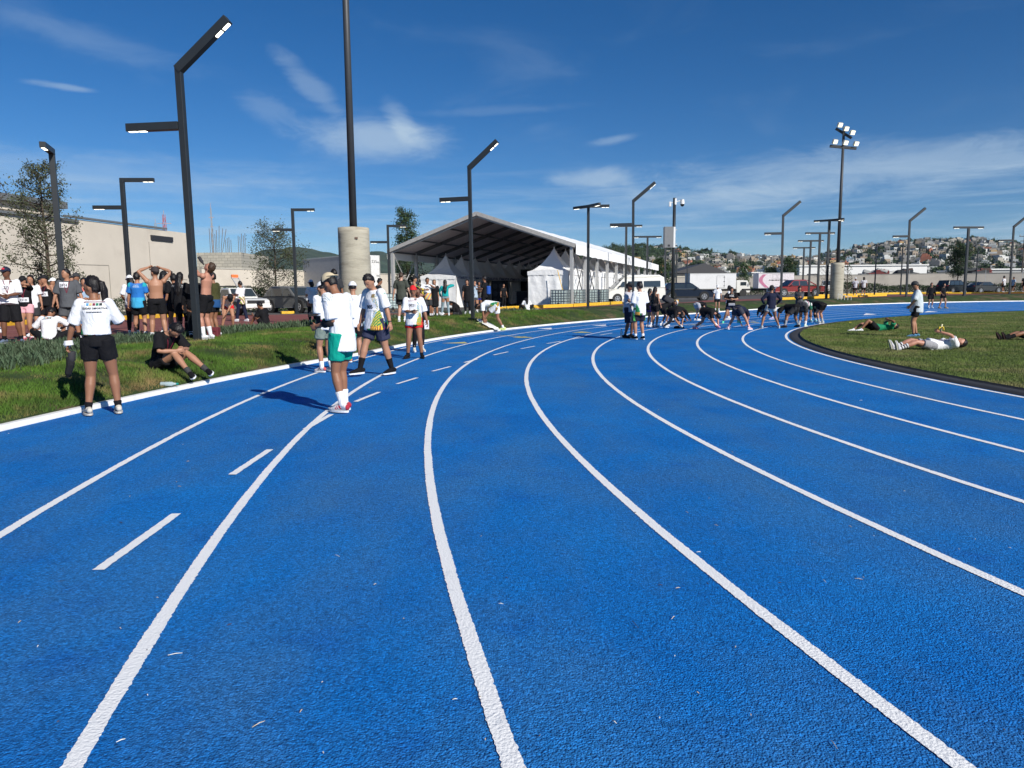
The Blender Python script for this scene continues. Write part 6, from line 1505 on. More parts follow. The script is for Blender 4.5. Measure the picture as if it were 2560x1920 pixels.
# --- man 005 striding
c=person('tall man with bib 005 striding forward with his head down, navy shorts and black socks',(945,939),1.79,yaw=142,skin='tan',w=1.16,lean=3,bend=6,hp=30,hy=12,ft=((-.13,-.20,.09),(.14,.28,.085)),toe=(4,10),hd=((-.33,-.02,.82),(.30,.10,.84)),sc_=stripes_event(),hem=-.17,sleeve=.8,pc=(.03,.035,.07),plen=.72,sock=.19,sockc='black',shoe='black',sole='white',hair='short',curl=.7)
add_bib(c,'005',.02,-.12,.20,.13)
onto(c,c['shirt'],sheet(.06,.05,3),'print',cmat((.25,.18,.08),'print'),.09,.05,1)
mb=MB(); q=c['wr'][-1]*c['S']; d=(c['wr'][-1]-c['elb'][-1]).normalized()*.02; mb.tube([q-d*2,q-d],[.034,.034],12); mb.build('watch',M_ink,c['root'])
# --- man 0021
d_=person('man in red cap, glasses and red shorts wearing bib 0021, facing the camera',(1037,896),1.60,yaw=184,skin='brown',w=1.14,belly=.02,hp=6,ft=((-.17,.02,.085),(.16,.02,.085)),toe=(14,22),hd=((-.32,.04,.84),(.02,.28,1.10)),eh=((-.4,-1,0),(1,-.7,-.5)),sc_=stripes_event(),hem=-.16,sleeve=.9,pc='red',plen=.46,sock=.05,sockc='black',shoe='black',sole='black',hair='short',cap=('red',None),curl=(.5,.9))
add_bib(d_,'0021',-.02,-.03,.22,.13); onto(d_,d_['shirt'],sheet(.055,.035,3),'print',cmat((.1,.03,.03),'print'),.055,.105,1); onto(d_,d_['shirt'],sheet(.22,.010,8),'print',cmat((.25,.05,.07),'print'),-.02,.065,1)
mb=MB(); mb.box((0,0,0),(.08,.15,.012)); item('phone','dark phone lying in the hand of the man in the red cap','phone',mb,cmat((.02,.02,.025),'phone'),world(d_,d_['wr'][1]+V((-.07,.03,.035))),R(100))
mb=MB()
for sg in (-1,1):
    ct=d_['hc']+d_['Mh']@V((sg*.034,.104,.012)); n_=12
    for j in range(n_): mb.bar((ct+d_['Mh']@V((.024*math.cos(2*PI*j/n_),0,.017*math.sin(2*PI*j/n_))))*d_['S'],(ct+d_['Mh']@V((.024*math.cos(2*PI*(j+1)/n_),0,.017*math.sin(2*PI*(j+1)/n_))))*d_['S'],.004)
mb.build('glasses',M_ink,d_['root'])
# --- group at the mast
e=person('man in white cap with a black chest sling and patterned shirt tied at his waist',(818,931),1.66,yaw=48,skin='tan',w=1.0,hp=26,ft=((-.11,.0,.085),(.11,.02,.085)),toe=(10,6),hd=((-.14,.25,1.08),(.12,.26,1.08)),eh=((-.05,-1,-1),(.05,-1,-1)),sc_='white',hem=-.1,sleeve=.8,pc='sage',plen=.62,sock=.12,shoe=(.72,.66,.66),sole='white',hair='buzz',cap=('white','front'),extra={'shoe3':(.02,.02,.02),'heel':(.6,.1,.1)},curl=.9)
me=remeshed([([v*e['S'] for v in vs],fs) for vs,fs in [ramp_tube([e['S0']+V((0,0,.07)),e['S0']+V((0,0,-.02)),e['S0']+V((.0,0,-.13))],[.180,.190,.17],[.14,.15,.14],cap=.1)]],'tied',.012,1)
paint(me,lambda v:[(.02,.22,.08),(.75,.5,.06),(.75,.76,.78),(.08,.3,.6),(.2,.01,.05)][int((math.atan2(v.y,v.x)*2.2+v.z*16)%5)]); me.materials.clear(); me.name='tied_shirt'; link('tied_shirt',me,M_cloth,e['root'],True)
mb=MB(); 
for (p1_,p2_,w__) in (((-.13,-.125,1.36),(.13,-.15,1.10),.03),((.13,-.14,1.12),(.18,-.02,1.06),.11),((.10,-.13,1.36),(.15,-.13,1.12),.02)): mb.bar(V(p1_)*e['S'],V(p2_)*e['S'],w__,.02,up=(0,1,0))
mb.build('chest_sling',cmat(C['black'],'band'),e['root'],bevel=.008)
f_=person('man in white cap and black shorts with blue sleeves standing behind the tan capped man',(888,907),1.68,yaw=15,skin='tan',w=1.05,hp=8,ft=((-.10,.06,.085),(.11,0,.085)),hd=((-.18,.28,1.02),(.24,.22,.95)),sc_='white',slv=None,hem=-.15,sleeve=.8,pc='black',plen=.78,sock=.06,sockc='white',shoe='orange',sole='white',hair='buzz',cap=('white','front'))
add_print(f_,[('MAS',.022),('5K 10K',.022),('2024',.022)] and [('= = =',.02)],0,.05,-1,m=cmat((.5,.1,.12),'print'))
for k in (-1,1): mb=MB(); mb.tube([f_['elb'][k]*f_['S'],f_['elb'][k].lerp(f_['wr'][k],.9)*f_['S']],[.046,.034],12); mb.build('arm_sleeve',cmat((.02,.05,.35),'sleeve'),f_['root'],smooth=True)
person('small far figure in white shirt, white visor cap and black trousers beyond the sling wearer',(783,812),1.58,yaw=40,skin='tan',female=True,hp=12,hd=((-.1,.32,1.1),(.14,.3,1.05)),sc_='white',hem=-.1,shorts='leggings',pc='black',hair='bob',cap=((.5,.52,.6),'front'),shoe='black',sole='black')
person('curly haired person in dark clothes half hidden behind the concrete mast footing',(856,845),1.80,yaw=30,skin='brown',loc=(-5.55,23.0,G(-5.5,23)),sc_='dgrey',hair='bob',pc='black',plen=.7)
# --- seated behind bib 005
g=person('man seated on the bank, knees up, between bib 005 and the red capped man',None,1.62,yaw=-70,skin='tan',loc=(*pos(tco(*hit(985,845).xy)[0],46.8),0),z=.16,pel=(0,0,.12),seated=True,lean=10,bend=25,hp=30,ft=((-.12,.62,.03),(.12,.56,.03)),kh=((-.2,.2,1),(.2,.2,1)),hd=((-.14,.42,.42),(.14,.42,.42)),sc_=stripes_event((.35,.5,.6)),hem=-.05,pc='sage',plen=.7,sock=.14,shoe=(.55,.52,.40),toe=((0,1,.15),(0,1,.15)))
person('seated runner in dark shirt leaning back on the bank, beside the man with knees up',None,1.66,yaw=-95,skin='brown',loc=(*pos(tco(*hit(1004,850).xy)[0]-.5,47.6),0),z=.26,pel=(0,0,.12),seated=True,lean=-12,bend=20,hp=10,ft=((-.12,.75,.03),(.14,.62,.03)),kh=((-.2,.2,1),(.2,.2,1)),hd=((-.2,.35,.5),(.22,.3,.45)),sc_='dgrey',hem=-.05,pc='dgrey',plen=.65,sock=.12,shoe='white',toe=((0,1,.2),(0,1,.2)))
p=hit(1052,878); k_=person('person in black standing right behind the red capped man',(1046,880),1.58,yaw=200,skin='dark',female=True,sc_='black',shirt='long',shorts='leggings',pc='black',hair='long',shoe=(.6,.58,.5),sole='white',hd=((-.22,.06,.82),(.22,.06,.82)))
mb=MB(); mb.box((0,0,0),(.16,.012,.22)); item('paper_bib','loose white race bib hanging at the thigh of the person behind the red capped man','race bib',mb,M_bib,world(k_,V((-.20,.08,.72))),R(10))
person('person with dark tied hair looking down just right of bib 005',(962,838),1.58,yaw=-60,skin='brown',female=True,hp=20,sc_='dgrey',hair='bun',loc=(-4.75,26.2,G(-4.8,26)),pc='black')
# --- left crowd on the path
n1=person('man in navy cap with red badge, white shirt and long black shorts, hands at belly',(33,860),1.71,yaw=-155,skin='dark',w=1.08,ft=((-.17,0,.085),(.15,.05,.085)),toe=(20,30),hd=((-.02,.26,1.08),(.06,.27,1.06)),eh=((-1,-.5,-.3),(1,-.5,-.3)),hy=-20,sc_='white',hem=-.06,sleeve=.86,pc='black',plen=.98,sock=.10,sockc='black',shoe=(.13,.17,.25),sole=(.6,.62,.66),hair='buzz',cap=('navy','front'),curl=.9)
add_bib(n1,'27',-.02,-.02,.15,.10); lanyard(n1); onto(n1,n1['shirt'],sheet(.05,.04,3),'print',cmat((.1,.08,.05),'print'),.07,.10,1)
mb=MB(); q=(n1['hc']+n1['Mh']@V((0,.098,.085)))*n1['S']; mb.box(q,(.05,.03,.035)); mb.build('badge',cmat((.6,.03,.06),'badge'),n1['root'])
n2=person('woman in pink shorts shading her eyes, black top with bib 2310',(72,853),1.54,yaw=-168,skin='tan',w=1.05,female=True,ft=((-.09,0,.085),(.09,.02,.085)),hd=((.04,.16,1.50),(.34,.12,.98)),eh=((-1,.2,-.1),(1,-.5,0)),hp=6,shirt='fit',sc_='black',hem=-.02,pc='pink',plen=.42,sock=.04,shoe=(.75,.25,.30),sole=(.75,.4,.42),hair='long',cap=('black','front'))
add_bib(n2,'2310',0,-.20,.24,.12); lanyard(n2)
n3=person('man in black tank top and black headband with bib 2012 among the crowd',(124,836),1.66,yaw=178,skin='tan',w=1.12,hy=-30,ft=((-.14,.02,.085),(.15,.0,.085)),hd=((-.34,.02,.86),(.33,.04,.85)),shirt='tank',sc_='black',hem=-.12,pc='black',plen=.8,sock=.08,sockc='black',shoe='black',sole='white',hair='short',cap=('black',None))
add_bib(n3,'2012',-.01,-.12,.25,.13); lanyard(n3)
n5=person('broad man in charcoal polo and shorts with bib 2816, looking to the right',(180,850),1.72,yaw=-160,skin='tan',w=1.15,belly=.02,hy=-55,ft=((-.17,0,.085),(.17,.04,.085)),toe=(14,30),hd=((-.33,.08,.86),(.34,.02,.84)),sc_='grey',hem=-.16,sleeve=.8,pc=(.075,.078,.085),plen=.80,sock=.10,sockc='black',shoe='white',sole='white',hair='buzz')
add_bib(n5,'2816',-.06,.035,.19,.13); lanyard(n5)
n4=person('person in white printed shirt and black trousers seated on the path edge, back turned',(124,856),1.66,yaw=8,skin='brown',w=1.05,pel=(0,0,.11),seated=True,lean=6,bend=14,hp=28,ft=((-.45,.52,.06),(.40,.62,.06)),kh=((-1,.4,.6),(1,.4,.6)),hd=((-.36,.18,.10),(.18,.40,.34)),eh=((-1,-.2,0),(1,-.3,0)),sc_=stripes_event(),hem=-.05,sleeve=.8,shorts='pants',pc='black',sock=0,shoe='black',sole='black',hair='short')
swatches(n4,0,.085,-1,SW); add_print(n4,[('CIUDAD DEPORTIVA',.024)],0,.05,-1)
def bg(label,px,Y,h=1.66,top=None,**k):
    q=at(px,760,Y); z=G(q.x,q.y)+.016
    return person(label,None,h,loc=(q.x,q.y,z),**k)
bg('man in dark cap half hidden behind the charcoal polo man',197,20.5,1.68,yaw=-150,skin='brown',sc_='dgrey',pc='black',plen=.7,cap=('dgrey','front'),hair='buzz',hy=-40)
bg('person in blue jeans standing behind the charcoal polo man',186,21.5,1.62,yaw=-170,skin='tan',sc_='grey',shorts='pants',pc='jeans',hair='short')
bg('person in coral and pale blue top with arms folded behind the polo man',213,19.5,1.52,yaw=-140,female=True,skin='tan',sc_=lambda t,lat,fr,ang,z: (.65,.16,.12) if t>.82 else (.32,.45,.60),hair='short',pc='black',plen=.9,hd=((-.02,.24,1.1),(.05,.24,1.08)),eh=((-1,-.3,-.3),(1,-.3,-.3)),hairm=M_hair)
bg('man in white shirt turned to the left at the right end of the crowd',234,22.5,1.66,yaw=70,skin='tan',sc_='white',pc='black',plen=.7,hair='buzz')
bg('seated child in blue shirt between the polo man and the ponytailed woman',216,19,1.35,yaw=150,skin='brown',pel=(0,0,.12),seated=True,lean=5,ft=((-.12,.5,.06),(.12,.5,.06)),kh=((0,.2,1),(0,.2,1)),hd=((-.15,.4,.4),(.15,.4,.4)),sc_='blue',pc='black',hair='short')
bg('man in black cap behind the black tank top man',106,21.5,1.62,yaw=-120,skin='tan',sc_='black',pc='black',plen=.7,cap=('black',None),hair='buzz')
bg('woman with a white visor behind the black tank top man',139,21.5,1.58,yaw=160,skin='tan',female=True,sc_='dgrey',pc='black',plen=.8,cap=('white','front'),hair='long')
bg('woman in white shirt hidden behind the pink shorts woman',82,19.5,1.60,yaw=-170,skin='tan',female=True,sc_='white',pc='dgrey',plen=.8,hair='long')
bg('person in black trainers and black shorts just visible between crowd members',152,21.2,1.55,yaw=-160,skin='brown',sc_='black',pc='black',plen=.8,shoe='black',sole='white')
bg('figure at the far left edge of the path behind the navy capped man',-4,22,1.6,yaw=150,skin='brown',sc_='green',pc='black',shoe='white')
# --- middle left: white capped girl, blue shirt, shirtless men, dark group
h1=person('girl in white cap with a grey jumper tied round her waist and black leggings',(335,838),1.62,yaw=20,skin='brown',female=True,hy=30,hd=((-.2,.2,1.0),(.2,.2,1.0)),sc_='white',hem=-.05,sleeve=.7,shorts='leggings',pc='black',sock=.05,shoe=(.55,.7,.45),sole='white',hair='long',cap=('white','front'),hp=14)
me=remeshed([([v*h1['S'] for v in vs],fs) for vs,fs in [ramp_tube([h1['S0']+V((0,0,.10)),h1['S0']+V((0,0,-.02)),h1['S0']+V((.0,-.02,-.16))],[.165,.185,.17],[.125,.145,.135],cap=.1)]],'tied',.014,1)
paint(me,(.27,.27,.31)); me.materials.clear(); me.name='tied_jumper'; link('tied_jumper',me,M_cloth,h1['root'],True)
h2=person('person in bright blue running jersey and black shorts left of the first shirtless man',(352,842),1.66,yaw=8,skin='tan',w=1.05,ft=((-.16,.08,.085),(.14,-.04,.085)),sc_=lambda t,lat,fr,ang,z:(.02,.35,.42) if abs(lat)>.92 else ((.02,.16,.5) if t>.4 else (.05,.36,.62)),hd=((-.3,.1,.84),(.2,.25,1.0)),hem=-.14,pc='black',plen=.72,sock=.03,shoe=(.35,.6,.3),sole='white',hair='short')
add_print(h2,[('= CIUDAD =',.026),('DEPORTIVA',.03)],0,.08,-1,m=cmat((.6,.75,.8),'print'))
h3=person('shirtless man holding his cap on his head, back turned, black shorts',(398,852),1.72,yaw=28,skin='tan',w=1.12,lean=-3,hy=35,hp=-10,ft=((-.14,.05,.085),(.16,-.05,.085)),hd=((-.13,.06,1.70),(.14,.08,1.69)),eh=((-1,-.2,.4),(1,-.2,.4)),shirt=None,pc='black',plen=.62,sock=.1,shoe='black',hair='buzz',cap=((.04,.03,.03),'front'),curl=1.0)
h4=bg('person in black cap and dark top behind the first shirtless man',412,20,1.70,yaw=-20,skin='brown',sc_=lambda t,lat,fr,ang,z:(.03,.07,.22) if t<.45 else (.013,.013,.016),pc='black',plen=.8,hair='long',cap=('black',None))
h5=person('woman in black outfit with white patterned yoke and long black braid, back turned',(458,842),1.64,yaw=-8,skin='brown',w=1.10,female=True,shirt='long',sc_=lambda t,lat,fr,ang,z:(.35,.35,.36) if (.80<t<.93 and (lat*13+t*30)%1<.42) else C['black'],hem=-.30,shorts='leggings',pc='black',sock=0,shoe='black',sole='black',hair='long')
bg('dark haired man peering between the shirtless man and the braided woman',438,19.8,1.62,yaw=55,skin='brown',sc_='black',pc='black',hair='short',face=True)
bg('person in dark clothes standing against the tallest lamp post',484,17.9,1.58,yaw=30,skin='brown',female=True,shirt='long',sc_='black',shorts='leggings',pc='black',hair='long',shoe='black',sole='black')
h6=person('shirtless man with head thrown back drinking from a bottle beside the tallest lamp, white socks',(521,850),1.84,yaw=82,skin='ruddy',w=1.05,lean=-5,bend=-4,hp=-42,ft=((-.12,.03,.085),(.14,.02,.085)),toe=(8,10),hd=((-.02,.30,1.64),(.06,.26,1.56)),eh=((-.7,.6,-.6),(.8,.3,-.8)),shirt=None,pc='black',plen=.70,sock=.20,shoe='white',sole='white',hair='short',hairm=M_hair2,curl=1.0)
bottle('dark sports bottle tipped to the mouth of the shirtless drinking man',world(h6,h6['hc']+h6['Mh']@V((0,.33,-.035))),tuple(Matrix.Rotation(R(82),3,'Z')@(h6['Mh']@V((0,-1,-.12)))),.22,.038,(.02,.02,.03),drk=True)
h7=bg('person with olive jacket and blue bag behind the drinking man',536,18.6,1.60,yaw=80,skin='brown',shirt='long',sc_=lambda t,lat,fr,ang,z:(.055,.055,.018) if t>.3 else (.015,.07,.2),pc='black',hair='short')
p=hit(540,848); mb=MB(); mb.box((0,0,.14),(.28,.2,.26)); mb.box((0,-.1,.22),(.2,.04,.1)); bgp=mb.build('sports_bag',cmat((.14,.02,.03),'bag'),bevel=.05); bgp.location=p+V((-.25,.5,.0)); tag(bgp,'dark red sports bag on the ground behind the drinking man','bag')
# seated boy on the bank
by_l=at(404,905,11.72); by_z=Z(by_l.x,by_l.y)-.02
def loc_of(px,py,Y,base,yaw,S,dz=0):
    q=at(px,py,Y)-base; c_,s_=math.cos(-R(yaw)),math.sin(-R(yaw)); return ((q.x*c_-q.y*s_)/S,(q.x*s_+q.y*c_)/S,q.z/S+dz)
BY=Vector((by_l.x,by_l.y,by_z)); byw=-112; bS=1.76/1.7
fa=loc_of(474,934,11.35,BY,byw,bS); fb=loc_of(517,927,11.65,BY,byw,bS); ka=(0,.1,1)
by=person('boy in black T-shirt seated on the grass bank, head bowed, trainers on the kerb',None,1.76,yaw=byw,skin='tan',w=.95,loc=BY,pel=(0,0,.13),seated=True,lean=8,bend=34,hp=30,hy=-6,ft=(fb,fa),kh=((.0,.1,1),(0,.1,1)),hd=((-.06,.40,.34),(.08,.42,.32)),eh=((-1,-.4,-.4),(1,-.4,-.4)),sc_='black',hem=-.04,sleeve=.75,pc='black',plen=.52,sock=.09,sockc=(.05,.05,.05),shoe='black',sole='white',hair='short',toe=((.62,.78,-.02),(.62,.78,-.02)),curl=.9,extra={'mark':(.75,.12,.05)})
for k in (-1,1):
    pass
lanyard(by)
bottle('clear plastic bottle lying on the grass beside the kerb, left of the seated boy\'s trainers',hit(402,966)+V((0,0,.035)),(1,.1,.0),.26,.034)
bottle('small clear bottle standing in the plants behind the seated boy',hit(457,893)+V((0,0,.02)),(0,0,1),.22,.034)
# people on the red path behind
r1=person('woman in white vest and red shorts bending down before the white pickup',(573,824),1.62,yaw=-150,skin='tan',female=True,pel=(0,-.05,.80),lean=48,bend=22,hp=20,ft=((-.12,.02,.085),(.24,.14,.085)),hd=((.12,.42,.52),(.24,.40,.50)),shirt='tank',sc_='white',hem=-.08,pc='red',plen=.42,sock=0,shoe=(.38,.19,.115),sole=(.38,.19,.115),hair='short',cap=('black','front'))
r2=person('man in white patterned shirt and navy trousers standing by the white pickup',(606,804),1.66,yaw=70,skin='brown',hd=((-.12,.32,1.12),(.12,.32,1.12)),ft=((-.14,.16,.085),(.14,-.14,.085)),sc_=lambda t,lat,fr,ang,z: C['white'] if t>.42 else [(.02,.2,.1),(.7,.5,.1),(.74,.74,.76),(.5,.2,.1)][int((lat*5+t*14)%4)],hem=-.18,shorts='pants',pc='navy',shoe='white',sole='white',hair='buzz')
r3=person('person in black seated on the path edging, facing left, right of the white pickup',(664,818),1.66,yaw=70,skin='brown',pel=(0,0,.12),seated=True,lean=6,bend=16,hp=5,ft=((-.12,.55,.06),(.14,.42,.06)),kh=((-.1,.2,1),(.2,.2,1)),hd=((-.12,.42,.42),(.16,.36,.34)),sc_='black',pc='black',plen=.6,sock=0,shoe='black',hair='short')
# people between the red capped man and lamp B
m1=bg('man in olive T-shirt with his back to the camera behind the red capped man',1004,26.5,1.76,yaw=-8,skin='fair',w=1.08,sc_='olive',hem=-.14,pc='dgrey',plen=.7,hair='buzz',hairm=M_hair2,hd=((-.3,0,.84),(.3,.1,.9)))
m2=bg('woman in black cap and green vest right behind the red capped man',1036,28,1.66,yaw=-70,skin='tan',female=True,shirt='tank',sc_='green',pc='black',hair='short',cap=('black','front'),hd=((-.2,.25,.95),(.25,.2,1.0)))
m3=person('man in white shirt and patterned waist wrap drinking, before the left pagoda tent',(1070,795),1.68,yaw=-160,skin='brown',hd=((-.05,.26,1.42),(.12,.26,1.2)),eh=((-1,0,-.6),(1,0,-.5)),sc_=lambda t,lat,fr,ang,z: C['white'] if (t>.45) else [(.7,.45,.1),(.6,.2,.1),(.25,.25,.3),(.5,.5,.2)][int((lat*4+t*12)%4)],hem=-.16,pc='dgrey',plen=.9,hair='short',shoe='black')
m3b=bg('person in dark clothes holding a yellow flowered bag beside the drinking man in white',1060,39,1.50,yaw=-100,skin='brown',sc_='navy',pc='black',plen=.9,hair='short')
mb=MB(); rr=random.Random(3)
for _ in range(14): q=V((rr.gauss(0,.12),rr.gauss(0,.08),rr.gauss(0,.14))); mb.tube([q,q+V((rr.gauss(0,.06),rr.gauss(0,.06),.08))],[.035,.02],6)
bq=gat(1053,30); yb=mb.build('flower_bunch',cmat((.6,.48,.05),'yellow')); yb.location=at(1050,730,30); tag(yb,'bunch of yellow flowers or ribbons held between the seated people and the tent','flowers')
m4=person('woman in long black dress standing at the corner of the left pagoda tent',(1087,794),1.60,yaw=-170,skin='tan',female=True,shirt='tee',sc_='black',hem=-.45,pc='black',plen=.9,hair='long',hairm=M_blonde,shoe='black',hd=((-.2,.02,.85),(.26,.02,.86)))
m5=person('person seated on the path edging in white shirt, black hair, before the left pagoda tent',(1078,793),1.62,yaw=60,skin='brown',pel=(0,0,.12),seated=True,lean=15,bend=20,hp=25,ft=((-.12,.5,.06),(.14,.42,.06)),kh=((-.1,.2,1),(.2,.2,1)),hd=((-.12,.40,.40),(.16,.34,.34)),sc_=stripes_event(),hem=-.05,pc='olive',plen=.7,shoe='white',hair='short')
m6=person('woman in teal top and grey leggings with a hand raised to her long hair',(1114,792),1.60,yaw=6,skin='tan',female=True,ft=((-.18,.05,.085),(.16,0,.085)),hd=((-.20,.20,.95),(.16,.10,1.46)),eh=((-1,-.3,0),(1,0,.1)),shirt='long',sc_='tealblue',hem=.02,shorts='leggings',pc=(.22,.30,.34),hair='long',shoe='white')
m7=person('woman in black seated on the path edging with legs stretched left, long dark hair',(1147,790),1.60,yaw=75,skin='brown',female=True,pel=(0,0,.12),seated=True,lean=22,bend=20,hp=30,ft=((-.1,.82,.05),(.1,.74,.05)),kh=((-.1,.2,1),(.1,.2,1)),hd=((-.1,.42,.32),(.14,.40,.30)),shirt='long',sc_='black',pc='dgrey',plen=.6,hair='long',shoe='white',toe=((0,.6,1),(0,.6,1)))
m8=person('woman in sunglasses and black dress standing left of the second bent lamp',(1169,786),1.66,yaw=-175,skin='tan',female=True,hy=-20,hd=((-.24,.02,.82),(.24,.04,.82)),sc_='black',hem=-.32,shorts='leggings',pc='black',hair='long',shoe='white')
m9=person('person in pale blue top behind the second bent lamp',(1187,783),1.66,yaw=-150,skin='tan',female=True,sc_='lblue',pc='grey',hair='short',hd=((-.05,.24,1.4),(.2,.2,1.0)))
m10=person('woman in dark patterned top and royal blue shorts right of the second bent lamp',(1198,782),1.62,yaw=-160,skin='brown',female=True,sc_=lambda t,lat,fr,ang,z:(.10,.09,.08) if (lat*7+t*11)%1<.4 else C['black'],hd=((-.06,.26,1.2),(.1,.26,1.15)),pc='royal',plen=.5,hair='short',shoe='white')
m11=person('bearded man in black T-shirt with a blue rucksack facing left near the second bent lamp',(1213,784),1.84,yaw=72,skin='brown',w=1.05,hd=((-.15,.30,1.12),(.15,.30,1.12)),sc_='black',hem=-.2,pc='black',plen=.75,hair='short',shoe='black')
mb=MB(); mb.box((0,-.20,1.15),(.28,.16,.42)); mb.build('rucksack',cmat((.02,.09,.40),'bag'),m11['root'],bevel=.05)
# bending man with white shorts, one foot on the bank
fx=hit(1253,827); fl=hit(1210,803)
m12=person('man in white shirt and white shorts bending to touch the white painted slab, neon shoes',None,1.88,yaw=80,skin='brown',w=1.02,loc=(fx.x,fx.y,fx.z),pel=(0,.20,.88),lean=70,bend=38,hp=-10,ft=((.02,.78,.085+.2),(.12,-.06,.09)),kh=((0,.3,1),(0,1,.3)),hd=((-.10,.60,.30),(.12,.58,.32)),eh=((-1,0,.3),(1,0,.3)),sc_=stripes_event(),hem=-.1,pc='white',plen=.62,sock=.10,shoe='neon',sole='neon',hair='buzz')
# white painted ramp strip across the bank
A1,B1=hit(1196,802),hit(1250,829); mb=MB(); n_=16; rr=random.Random(9)
for i in range(n_+1):
    q=A1.lerp(B1,i/n_); wd_2=(.05+.22*math.sin(PI*min(1,i/n_*1.1)))*(1+rr.uniform(-.2,.2)); 
    for sg in (-1,1): x_,y_=q.x+sg*wd_2,q.y+.15*sg; mb.v.append((x_,y_,Z(x_,y_)+.075))
for i in range(n_): mb.f.append([2*i,2*i+1,2*i+3,2*i+2]); mb.mi.append(0)
tag(mb.build('painted_slab',M_kerb,fix=True),'rough white painted concrete strip running from the kerb up the grass bank','slab')
m13=person('person in white shirt seated before the yellow kerb of the marquee, back turned',(1318,777),1.60,yaw=10,skin='brown',pel=(0,0,.12),seated=True,lean=16,bend=20,hp=30,ft=((-.35,.42,.06),(.3,.5,.06)),kh=((-1,.2,1),(1,.2,1)),hd=((-.2,.38,.3),(.2,.38,.3)),sc_=stripes_event(),pc='black',shorts='pants',hair='long')
m14=bg('shadowy figure in black standing inside the marquee by the counter',1259,52,1.66,yaw=-150,skin='tan',sc_='black',shorts='pants',pc='black',hair='short')
# --- right group
s1=person('man in dark cap and greyish shirt, arms folded, left of the standing pair',(1570,846),1.72,yaw=-120,skin='dark',w=1.08,hy=-15,ft=((-.14,.05,.085),(.14,-.05,.085)),hd=((-.05,.28,1.15),(.08,.28,1.10)),eh=((-1,-.4,-.4),(1,-.4,-.4)),sc_=(.48,.47,.50),hem=-.12,pc=(.014,.02,.04),plen=.98,sock=.04,sockc='black',shoe='black',sole='black',cap=('black','front'),hair='buzz')
s2=person('man in white and green shirt and neon striped shorts, right of the standing pair',(1598,849.5),1.73,yaw=18,skin='tan',w=1.12,hy=25,ft=((-.11,.02,.085),(.12,-.02,.085)),hd=((-.16,.24,1.02),(.22,.2,.95)),sc_=stripes_event(),hem=-.18,sleeve=.9,pc=(.015,.015,.03),plen=.80,sock=.09,shoe='black',sole='white',hair='short',stripe=((.22,.75,.15),.03))
add_print(s2,[('= =',.05),('=',.05)],-.06,.08,-1)
bottle('clear bottle standing on the track at the feet of the dark capped man',hit(1553.5,846)+V((0,0,.01)),(0,0,1),.30,.04,c=(.3,.5,.55))
s3=person('woman in black cropped top and black shorts with long dark hair, standing on the track',(1636,820),1.64,yaw=-40,skin='tan',female=True,ft=((-.08,0,.085),(.08,.03,.085)),hd=((-.18,.2,.98),(.22,.12,.92)),shirt='tank',sc_=lambda t,lat,fr,ang,z:C['black'] if t>.35 else (.05,.04,.04),hem=.0,pc='black',plen=.50,sock=.10,sockc=(.4,.4,.42),shoe=(.34,.36,.38),hair='long',hy=-10)
s4=person('person in purple patterned shorts behind the woman in black cropped top',(1623,818),1.58,yaw=-60,skin='tan',female=True,sc_='black',pc='purple',plen=.5,sock=.12,shoe=(.75,.7,.7),hair='long')
s5=person('bending person with a black rucksack and white towel beside the cropped top woman',(1656,815),1.64,yaw=-75,skin='brown',pel=(0,0,.84),lean=65,bend=10,ft=((-.1,0,.085),(.12,.1,.085)),hd=((-.2,.62,.55),(.2,.62,.5)),sc_='black',pc='black',plen=.7,hair='short',cap=((.5,.5,.5),'front'),shoe='white')
mb=MB(); mb.box((0,0,0),(.34,.5,.26)); rk_=mb.build('rucksack',cmat((.03,.03,.035),'bag'),s5['root'],bevel=.06); rk_.location=(0,.24,1.12); rk_.rotation_euler=(R(-30),0,0)
mb=MB(); 
for i in range(5): mb.box((.012*math.sin(i),0.01*i,-.1*i),(.11-.008*i,.03,.105))
tw=mb.build('towel',cmat(C['white'],'cloth')); tw.location=world(s5,V((-.05,.14,.78))); tag(tw,'white towel hanging from the bending person with the rucksack','towel')
def bender(label,l,r,pelx,h=1.68,yaw=0,lean=92,hands=None,**k):
    """wide legged stretcher: l, r = feet pixels"""
    a_,b_=hit(*l),hit(*r); mid=(a_+b_)/2; d=b_-a_; half=d.length/2
    yw=math.degrees(math.atan2(d.y,d.x))+yaw; S=h/1.7; hf=half/S
    ph_=math.sqrt(max(.3,.80**2-hf*hf*.9))+.03
    return person(label,None,h,loc=(mid.x,mid.y,mid.z),yaw=yw if yaw in(0,180) else yw,pel=(0,-.12,ph_+.09),lean=lean-6,bend=22,hp=10,ft=((-hf,0,.085),(hf,0,.085)) if yaw==0 else ((-hf,0,.085),(hf,0,.085)),toe=(12,12),hd=hands or ((-.12,.42,.22),(.12,.42,.22)),eh=((-1,0,.2),(1,0,.2)),**k)
